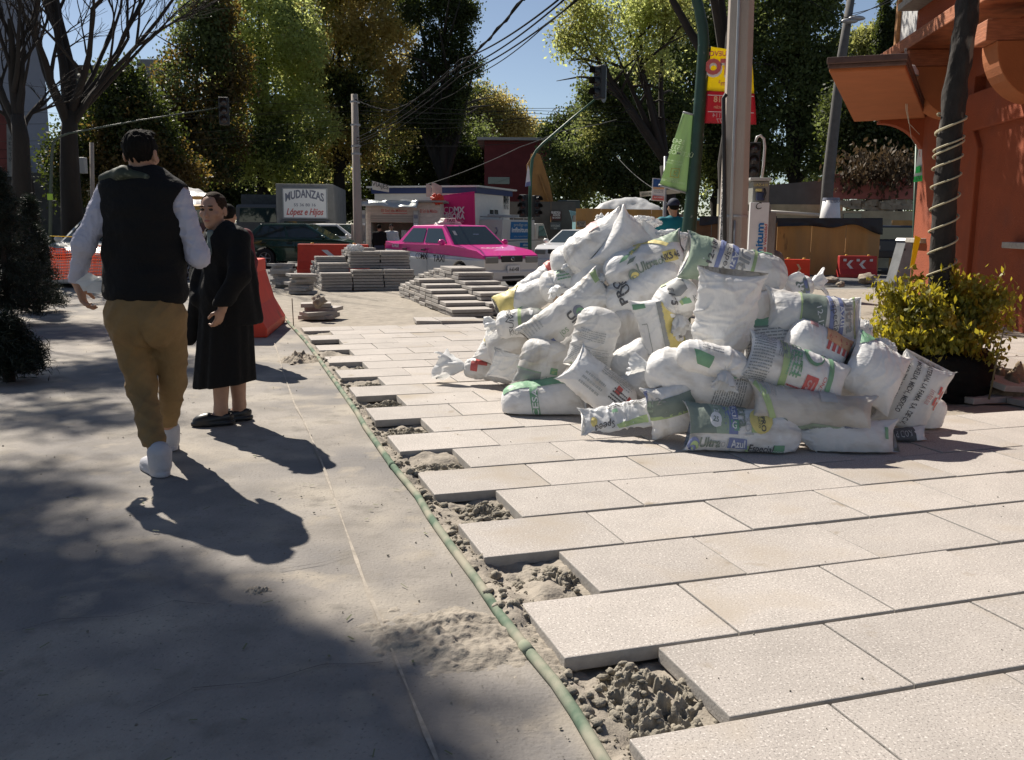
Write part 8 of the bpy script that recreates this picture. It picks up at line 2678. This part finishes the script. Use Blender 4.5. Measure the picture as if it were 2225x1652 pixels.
def crown_pts(bl, n, seed, hole=.0, nf=1.1, shell=.35):
    r_ = np.random.default_rng(seed)
    w_ = np.array([b[3] * b[4] * b[5] for b in bl]) ** .75
    idx = r_.choice(len(bl), n * 2, p=w_ / w_.sum())
    B = np.array(bl)[idx]
    d = r_.normal(0, 1, (n * 2, 3))
    d /= np.linalg.norm(d, axis=1, keepdims=True)
    rad = (shell + (1 - shell) * r_.random(n * 2)) ** .5
    wob = 1 + .22 * noise(d[:, 0] * 2.3 + idx, d[:, 1] * 2.3, d[:, 2] * 2.3, seed)
    P = B[:, :3] + d * B[:, 3:] * (rad * wob)[:, None]
    k = fbm(P[:, 0] * nf, P[:, 1] * nf, P[:, 2] * nf, seed + 3, 3)
    keep = k > (-.28 + hole)
    return P[keep][:n], k[keep][:n]
def leaves(P, size, seed, asp=.6, droop=.3, clump=5, cs=1.4):
    """each point becomes a little spray of leaves"""
    r_ = np.random.default_rng(seed)
    n = len(P) * clump
    C = np.repeat(P, clump, 0) + r_.normal(0, 1, (n, 3)) * size * cs
    d = r_.normal(0, 1, (n, 3))
    d[:, 2] -= droop
    d /= np.linalg.norm(d, axis=1, keepdims=True)
    s = np.cross(d, r_.normal(0, 1, (n, 3)))
    s /= np.linalg.norm(s, axis=1, keepdims=True) + 1e-9
    k = (size * r_.uniform(.6, 1.3, n))[:, None]
    return np.stack([C - d * k * .5, C + s * k * asp * .5, C + d * k * .5, C - s * k * asp * .5], 1).reshape(-1, 3)
def limbs(base, tops, r0, seed, jig=.5, trunk_frac=.4, mb=None, wig=.25):
    mb = mb or MB()
    rr = random.Random(seed)
    tops = [Vector(t) for t in tops]
    cen = sum(tops, Vector()) / len(tops)
    fork = base.lerp(Vector((base.x * .6 + cen.x * .4, base.y * .6 + cen.y * .4, cen.z)), trunk_frac)
    n = 6
    tp = [base.lerp(fork, i / n) + Vector((rr.uniform(-1, 1), rr.uniform(-1, 1), 0)) * r0 * wig * (i > 0) for i in range(n + 1)]
    mb.tube([base - Vector((0, 0, .3))] + tp, [r0 * 1.3] + [r0 * (1.15 - .5 * i / n) for i in range(n + 1)], 10)
    for t in tops:
        a = fork + (tp[-1] - tp[-2]) * .1
        mid = a.lerp(t, .5) + Vector((rr.uniform(-1, 1), rr.uniform(-1, 1), rr.uniform(0, 1))) * jig
        P = []
        for i in range(8):
            u = i / 7
            P.append(a * (1 - u) ** 2 + mid * 2 * u * (1 - u) + t * u * u)
        mb.tube(P, [r0 * .5 * (1 - .85 * i / 7) for i in range(8)], 6)
        for k in range(3):
            i = 3 + k
            q = P[i] + Vector((rr.uniform(-1, 1), rr.uniform(-1, 1), rr.uniform(-.2, 1))) * (t - a).length * .3
            mb.tube([P[i], P[i].lerp(q, .5) + Vector((0, 0, .1)), q], [r0 * .2, r0 * .13, r0 * .04], 5)
    return mb
def tree(label, basex, D, bl, n, size, ms, r0, seed, hole=0.0, nf=1.1, cat='tree', name='tree', clump=5, zb=Z_ROAD, droop=.3, group=None, asp=.6, frac=.4, shell=.35, nlimb=7, cs=1.4, split=.15):
    t = thing(name, label, cat, (0, 0, 0), 0, group)
    n, size = int(n * 1.5), size * .8
    if D >= 38: D, size, r0 = D * 1.2, size * 1.15, r0 * 1.2
    base = Vector((at(basex, 489, D).x, D, zb))
    big = sorted(bl, key=lambda b: -b[3] * b[5])[:nlimb]
    limbs(base, [b[:3] for b in big], r0, seed, trunk_frac=frac).build('trunk', M_trunk, t)
    rb_ = random.Random(seed)
    bl = list(bl)
    for b in list(bl):
        for q_ in range(2):
            a_ = rb_.uniform(0, 2 * PI)
            f_ = rb_.uniform(.38, .6)
            bl.append(np.array([b[0] + b[3] * math.cos(a_) * .85, b[1] + rb_.uniform(-.6, .6) * b[4], b[2] + b[5] * math.sin(a_) * .85, b[3] * f_, b[4] * f_, b[5] * f_]))
    P, k = crown_pts(bl, n, seed, hole, nf, shell)
    sel = noise(P[:, 0] * .55, P[:, 1] * .55, P[:, 2] * .55, seed + 9) + .6 * noise(P[:, 0] * 1.7, P[:, 1] * 1.7, P[:, 2] * 1.7, seed + 12)
    mi = np.where(sel > split, 1, 0) if len(ms) > 1 else np.zeros(len(P), int)
    if len(ms) > 2: mi = np.where(sel < -.45, 2, mi)
    V = leaves(P, size, seed + 1, asp, droop, clump, cs)
    fast_obj('crown', V, 4, ms, t, False, mi=np.repeat(mi, clump))
    return t
tree('dark brown-green tree left of the bright yellow-green one', 428, 38, [blob(440, 90, 38, 60, 80), blob(415, 200, 38, 70, 90), blob(395, 300, 38, 60, 80), blob(455, 330, 38, 60, 80), blob(470, 60, 38, 40, 60), blob(505, 150, 38, 40, 60), blob(490, 260, 38, 40, 60), blob(360, 250, 38, 40, 60)], 5200, .21, [L_brn, L_mid, L_dark], .3, 1, .04)
tree('bright yellow-green tree, tallest of the left group', 570, 42, [blob(575, 60, 42, 80, 85), blob(540, 150, 42, 62, 80), blob(600, 190, 42, 70, 70), blob(545, 270, 42, 55, 60), blob(590, 330, 42, 80, 70), blob(520, 330, 42, 40, 60), blob(560, -20, 42, 60, 50), blob(655, 130, 42, 50, 60), blob(660, 250, 42, 55, 60), blob(495, 210, 42, 40, 50), blob(640, 380, 42, 60, 50)], 7000, .21, [L_bri, L_oli, L_mid], .35, 2, .02, split=.5)
tree('big tree with a golden brown top behind the left pole', 730, 46, [blob(700, 40, 46, 90, 80), blob(790, 40, 46, 90, 75), blob(840, 110, 46, 70, 70), blob(740, 120, 46, 90, 70), blob(670, 170, 46, 60, 60), blob(800, 180, 46, 90, 70), blob(720, 260, 46, 90, 80), blob(830, 270, 46, 80, 80), blob(660, 340, 46, 70, 70), blob(740, -40, 46, 110, 50)], 9500, .22, [L_oli, L_gold, L_dark], .4, 3, .0, split=-.05)
tree('dark tree filling the space behind kiosk and cabin', 900, 50, [blob(880, 340, 50, 90, 90), blob(960, 360, 50, 80, 80), blob(780, 400, 50, 90, 60), blob(1020, 330, 50, 60, 60), blob(900, 260, 50, 60, 60), blob(700, 420, 50, 90, 50), blob(1060, 400, 50, 60, 50)], 7500, .24, [L_dark, L_mid], .35, 4, -.25, split=.45)
cn = [blob(x, y, 44, a, b) for x, y, a, b in ((905, 25, 24, 22), (890, 5, 20, 18), (975, 15, 42, 30), (1008, 40, 30, 28), (1020, 25, 18, 18), (935, 75, 22, 26), (985, 75, 30, 26), (1000, 115, 26, 22), (925, 140, 30, 26), (965, 130, 22, 30), (1030, 143, 24, 16), (1002, 160, 18, 18), (990, 190, 26, 26), (905, 190, 34, 30), (945, 215, 34, 30), (985, 240, 26, 30), (900, 240, 30, 30), (955, -20, 40, 30), (960, 270, 36, 36))]
tree('tall dark clumpy conifer standing against the sky gap', 966, 44, cn, 5200, .17, [L_dark], .42, 5, -.3, nlimb=16, frac=.35, cs=1.0, nf=2.2)
tree('small sunlit round-topped tree in the distance at the sky gap', 1060, 70, [blob(1050, 225, 70, 55, 35), blob(1095, 250, 70, 48, 40), blob(1020, 250, 70, 40, 40), blob(1075, 275, 70, 70, 40), blob(1120, 285, 70, 36, 30)], 3600, .26, [L_oli, L_gold, L_dark], .3, 6, -.05, split=.0)
tree('low dark tree beyond the red building', 1200, 75, [blob(1160, 310, 75, 60, 30), blob(1210, 300, 75, 50, 35), blob(1250, 290, 75, 40, 45), blob(1100, 330, 75, 60, 30)], 2600, .3, [L_dark, L_mid], .3, 7, -.2)
tree('airy light-leaved tree with dark limbs spreading left across the sky', 1470, 30, [blob(1255, 50, 30, 62, 48), blob(1320, 70, 30, 80, 60), blob(1235, 100, 30, 40, 28), blob(1290, 120, 30, 60, 34), blob(1390, 50, 30, 90, 60), blob(1450, 20, 30, 80, 60), blob(1380, 130, 30, 60, 40), blob(1340, 0, 30, 110, 40)], 2300, .15, [L_oli, L_bri], .26, 8, .22, nf=1.5, split=.1, nlimb=8, frac=.45, clump=4)
tree('dense dark green tree behind the signal arm', 1400, 38, [blob(1400, 200, 38, 80, 70), blob(1330, 260, 38, 60, 60), blob(1440, 280, 38, 80, 80), blob(1270, 330, 38, 60, 60), blob(1350, 340, 38, 80, 60), blob(1240, 390, 38, 60, 45), blob(1420, 390, 38, 80, 60), blob(1300, 230, 38, 40, 50), blob(1285, 190, 38, 24, 28)], 7500, .2, [L_mid, L_oli, L_dark], .35, 9, -.05, split=.6)
tree('yellow-green tree behind the banners', 1560, 40, [blob(1500, 90, 40, 70, 90), blob(1560, 200, 40, 70, 100), blob(1520, 300, 40, 70, 80), blob(1600, 60, 40, 60, 80), blob(1580, 340, 40, 70, 70), blob(1480, 180, 40, 50, 70)], 6500, .2, [L_mid, L_oli, L_bri], .35, 10, .0, split=.5)
tree('tall bright-tipped tree right of the concrete pole', 1720, 38, [blob(1690, 70, 38, 80, 90), blob(1760, 90, 38, 70, 90), blob(1720, 190, 38, 90, 80), blob(1790, 200, 38, 50, 90), blob(1660, 190, 38, 50, 80), blob(1700, 300, 38, 90, 70), blob(1790, 310, 38, 60, 70), blob(1730, -20, 38, 100, 60)], 8200, .2, [L_mid, L_bri, L_dark], .35, 11, .0, split=.75)
tree('light feathery tree above the canopy of the orange building', 1890, 46, [blob(1870, 110, 46, 44, 40), blob(1905, 130, 46, 40, 40), blob(1850, 170, 46, 46, 60), blob(1900, 90, 46, 26, 24)], 2200, .2, [L_oli, L_mid], .25, 12, .1)
tree('dark tree under the canopy, hanging over the pink wall', 1900, 36, [blob(1870, 300, 36, 70, 50), blob(1950, 310, 36, 70, 60), blob(1910, 350, 36, 90, 35), blob(1840, 240, 36, 50, 50), blob(2010, 300, 36, 50, 60)], 5200, .2, [L_dark, L_mid], .3, 13, -.15)
for i, (x, y0, y1, wq, lb) in enumerate(((1955, 18, 130, 22, 'dark cypress nearest the orange building\'s upper window'), (1932, 38, 130, 15, 'shorter thin cypress left of the darkest one'), (1913, -20, 100, 8, 'thin leaning pine-like stem left of the cypresses'))):
    bl = [blob(x + (-14 * (1 - k / 7) if i == 2 else 0) * -1, y0 + (y1 - y0) * k / 7, 42, wq * (.45 + .6 * k / 7), 14) for k in range(8)]
    tree(lb, x, 42, bl, 1100, .16, [L_dark], .15, 30 + i, -.4, name='cypress', nlimb=3, frac=.8, cs=.8)
tree('dim olive bush-like tree behind the left bare trunk', 280, 30, [blob(250, 200, 30, 50, 55), blob(300, 270, 30, 70, 80), blob(230, 300, 30, 60, 80), blob(340, 330, 30, 60, 60), blob(290, 370, 30, 90, 60), blob(200, 380, 30, 60, 60), blob(370, 400, 30, 60, 50), blob(150, 360, 30, 50, 70)], 7500, .16, [L_dark, L_brn], .2, 14, -.1, split=.3)
tree('leafy tree at the left end of the far street', 420, 55, [blob(430, 400, 55, 60, 60), blob(480, 380, 55, 60, 55), blob(510, 430, 55, 50, 35), blob(380, 430, 55, 50, 50)], 3600, .25, [L_dark, L_mid], .3, 15, -.1)
tree('leafy tree at the right side of the far street, beside the lorries', 590, 60, [blob(560, 400, 60, 60, 60), blob(610, 380, 60, 70, 60), blob(540, 350, 60, 50, 40), blob(650, 400, 60, 60, 50)], 4200, .26, [L_dark, L_mid, L_oli], .3, 16, -.1)
bl = [blob(x, 430 + 20 * math.sin(x * .02), 95, 70, 60) for x in range(-200, 2500, 90)]
P, k = crown_pts(bl, 9000, 50, -.3)
o = fast_obj('tree_belt', leaves(P, .5, 51, .6, .3, 4), 4, [L_dark], None)
tag(o, 'far belt of dark trees closing the view behind everything', 'trees', kind='stuff')
def bare_tree(label, trunkq, D, heads, r0, seed, depth=4, spread=.5, n_child=3):
    t = thing('bare_tree', label, 'tree', (0, 0, 0))
    rr = random.Random(seed)
    mb = MB()
    TQ_ = [Vector(at(x, y, D)) for x, y in trunkq]
    TQ_[0].z = min(TQ_[0].z, Z_ROAD)
    mb.tube(TQ_, [r0 * (1.2 - .5 * i / (len(TQ_) - 1)) for i in range(len(TQ_))], 12)
    def grow(p, d, L, r, lev):
        n = 5
        P = [p]
        dd = d.copy()
        for i in range(n):
            dd = (dd + Vector((rr.uniform(-1, 1), rr.uniform(-.7, .7), rr.uniform(-.55, .75))) * .16).normalized()
            P.append(P[-1] + dd * L / n)
        mb.tube(P, [max(.004, r * (1 - .6 * i / n)) for i in range(n + 1)], 6 if r > .03 else 4, False)
        if lev <= 0: return
        for k in range(n_child + (lev < 3)):
            i = rr.randint(2, n)
            a = (dd + Vector((rr.uniform(-1, 1), rr.uniform(-.8, .8), rr.uniform(-.5, .9))) * spread * 1.5).normalized()
            grow(P[i], a, L * rr.uniform(.5, .8), r * .45, lev - 1)
    for (x0, y0, x1, y1, r, dy) in heads:
        a, b = Vector(at(x0, y0, D)), Vector(at(x1, y1, D + dy))
        grow(a, (b - a).normalized(), (b - a).length, r, depth)
    mb.build('trunk', M_trunk, t)
    return t
bare_tree('bare many-stemmed tree whose twigs reach over the sky at upper left', [(158, 580), (157, 470), (152, 380), (150, 300), (153, 240)], 25,
          [(150, 280, 100, 20, .13, -1), (152, 250, 135, -30, .15, 0), (153, 240, 182, -20, .15, .5), (154, 250, 200, 20, .12, -1), (155, 255, 330, 30, .09, 1), (158, 260, 300, 100, .09, 0), (160, 270, 390, -10, .08, -.5), (155, 262, 250, 0, .08, 1), (158, 262, 350, 75, .07, .5), (150, 290, 40, 60, .09, 0), (155, 245, 160, -60, .1, .6)], .26, 4, 4, .45, 3)
bare_tree('bare forked tree at the far left edge', [(45, 560), (48, 420), (45, 300), (38, 250)], 21,
          [(40, 260, 15, 40, .12, 0), (42, 260, 62, 110, .1, 0), (38, 270, -40, 130, .1, 0), (45, 300, 60, 200, .08, .5), (30, 200, 45, 20, .07, -.5)], .2, 8, 3, .55, 3)
bare_tree('leaning bare trunk behind the fir trees', [(85, 600), (72, 480), (60, 400), (42, 330)], 23, [(42, 330, 10, 200, .09, 0)], .16, 12, 2, .5, 2)
L_fir = lm('fir_needles', (.010, .016, .010), (.02, .04, .015), .12)
def fir(label, qx, qtop, qbase, D, wq, seed, n=260):
    t = thing('fir_tree', label, 'fir tree', (0, 0, 0), 0, 'fir trees set out along the walkway')
    top, bas = at(qx, qtop, D), at(qx, qbase, D)
    H = top.z - Z_PATH
    c = Vector((bas.x, D, Z_PATH))
    mb = MB()
    mb.tube([c, c + Vector((0, 0, H))], [.05, .01], 8)
    rr = random.Random(seed)
    C = []
    for i in range(n):
        f = rr.random() ** 1.3
        z = Z_PATH + .08 + f * (H - .1)
        R = px(wq, D) * (1 - f) ** .8 * rr.uniform(.75, 1.12) + .04
        a = rr.uniform(0, 2 * PI)
        e = Vector((math.cos(a), math.sin(a), 0))
        b0 = Vector((c.x, c.y, z + R * .25))
        b1 = b0 + e * R + Vector((0, 0, -.18 * R + .12 * R * rr.uniform(-1, 1)))
        mb.tube([b0, b1], [.008, .002], 4, False)
        for k in range(9):
            u = .2 + .8 * k / 8
            C.append((b0.lerp(b1, u) + Vector((0, 0, .1 * R * u * u)))[:])
    mb.build('trunk', M_trunk, t)
    C = np.array(C)
    V = leaf_cloud(C, len(C) * 16, .075, .1, seed, .10, .035)
    fast_obj('needles', V, 4, [L_fir], t)
    return t
fir('tallest dark fir tree at the left edge', 20, 372, 700, 11.6, 105, 1)
fir('dark fir tree beside the tallest one, its branches nearest the walking man', 82, 430, 672, 13.2, 52, 2, 200)
fir('low dark fir lying in the left foreground', 22, 690, 850, 7.4, 75, 3, 200)
def shade(label, base, bl, n, size, seed, hole):
    t = thing('tree', label, 'tree', (0, 0, 0))
    limbs(Vector(base), [b[:3] for b in bl[:6]], .22, seed, trunk_frac=.5).build('trunk', M_trunk, t)
    P, k = crown_pts([np.array(b) for b in bl], n, seed, hole, .9, .2)
    fast_obj('crown', leaves(P, size, seed, .55, .3, 6), 4, [L_mid, L_oli], t, False, mi=np.repeat((k > .2).astype(int), 6))
def over(qx, qy, z, r, ry=None, rz=.6):
    g = G(qx, qy, Z_PATH)
    p = g + SUN_V * ((z - Z_PATH) / SUN_V.z)
    return (p.x, p.y, z, r, ry or r, rz)
shade('tall leafy tree left of the picture, shading the near walkway', (-13.5, 13.0, Z_PATH), [over(30, 1330, 12.4, .5), over(90, 1510, 12.2, .55), over(330, 1610, 12.6, .5, .3), over(430, 1470, 12.0, .36, .15), over(640, 1570, 12.3, .34, .2), over(-30, 1060, 12.5, .4, .3)], 1900, .13, 71, .0)
shade('leafy tree left of the picture beyond the fir trees', (-17.5, 20.5, Z_PATH), [over(200, 740, 11.0, 1.3, .3), over(100, 820, 11.4, .9, .3), over(330, 800, 11.2, .7, .2), over(60, 720, 11.5, 1.2, .6), over(150, 900, 11.3, .5, .12)], 1300, .14, 72, .12)
shade('tree added behind the concrete pole, its unseen crown shading the orange wall', (4.35, 18.4, Z_ROAD), [(3.0, 17.6, 7.4, 1.4, 1.2, .8), (4.0, 16.6, 6.9, 1.0, 1.0, .6), (2.2, 18.9, 7.8, 1.3, 1.2, .8), (3.4, 19.4, 8.3, 1.2, 1.2, .8), (4.3, 17.7, 8.4, 1.2, 1.0, .7)], 1500, .14, 73, .05)  # added tree; crown set out of view to keep sun off the wall
bpy.context.view_layer.update()
dg = bpy.context.evaluated_depsgraph_get()
pav = [o for o in COL.objects if o.name.startswith('paver')]
rank = []
for o in pav:
    M_ = o.matrix_world
    vis = 0
    q_ = M_ @ Vector((.05, .2, 0)) - CP
    out = 1112 + FOC * q_.dot(CR) / max(q_.dot(CF), .1) > 2235
    for c in ((.3, .21, 0), (.06, .06, 0), (.54, .06, 0), (.06, .36, 0), (.54, .36, 0), (.3, -.002, -.02), (.06, -.002, -.02), (.54, -.002, -.02), (-.002, .2, -.02)):
        p = M_ @ Vector((c[0] , c[1], c[2] + (.001 if c[2] == 0 else 0)))
        d = p - CP
        hit, loc, nn, ix, ob, mm = scene.ray_cast(dg, CP, d.normalized(), distance=d.length - .004)
        if (not hit or ob.name == o.name) and not out: vis += 1
    rank.append((vis * o.dimensions.x / (M_.translation - CP).length ** 2 if vis else 0, o))
rank.sort(key=lambda t: -t[0])
rest = [o for sc_, o in rank[290:]] + [o for sc_, o in rank[:290] if sc_ == 0]
if rest:
    V, F, off = [], [], 0
    src = ps.evaluated_get(dg).to_mesh()
    v0 = [v.co.copy() for v in src.vertices]
    f0 = [list(p.vertices) for p in src.polygons]
    m0 = [p.material_index for p in src.polygons]
    mi_ = []
    for o in rest:
        V += [tuple(o.matrix_world @ v) for v in v0]
        F += [[i + off for i in f] for f in f0]
        mi_ += m0
        off += len(v0)
    for o in rest:
        if o is not ps: bpy.data.objects.remove(o)
    tag(mesh_obj('slab_mass', V, F, [M_slab, M_slabside], None, False, mi_), 'more grey slabs within the stacks and under the heap of sacks', 'slabs', kind='stuff')
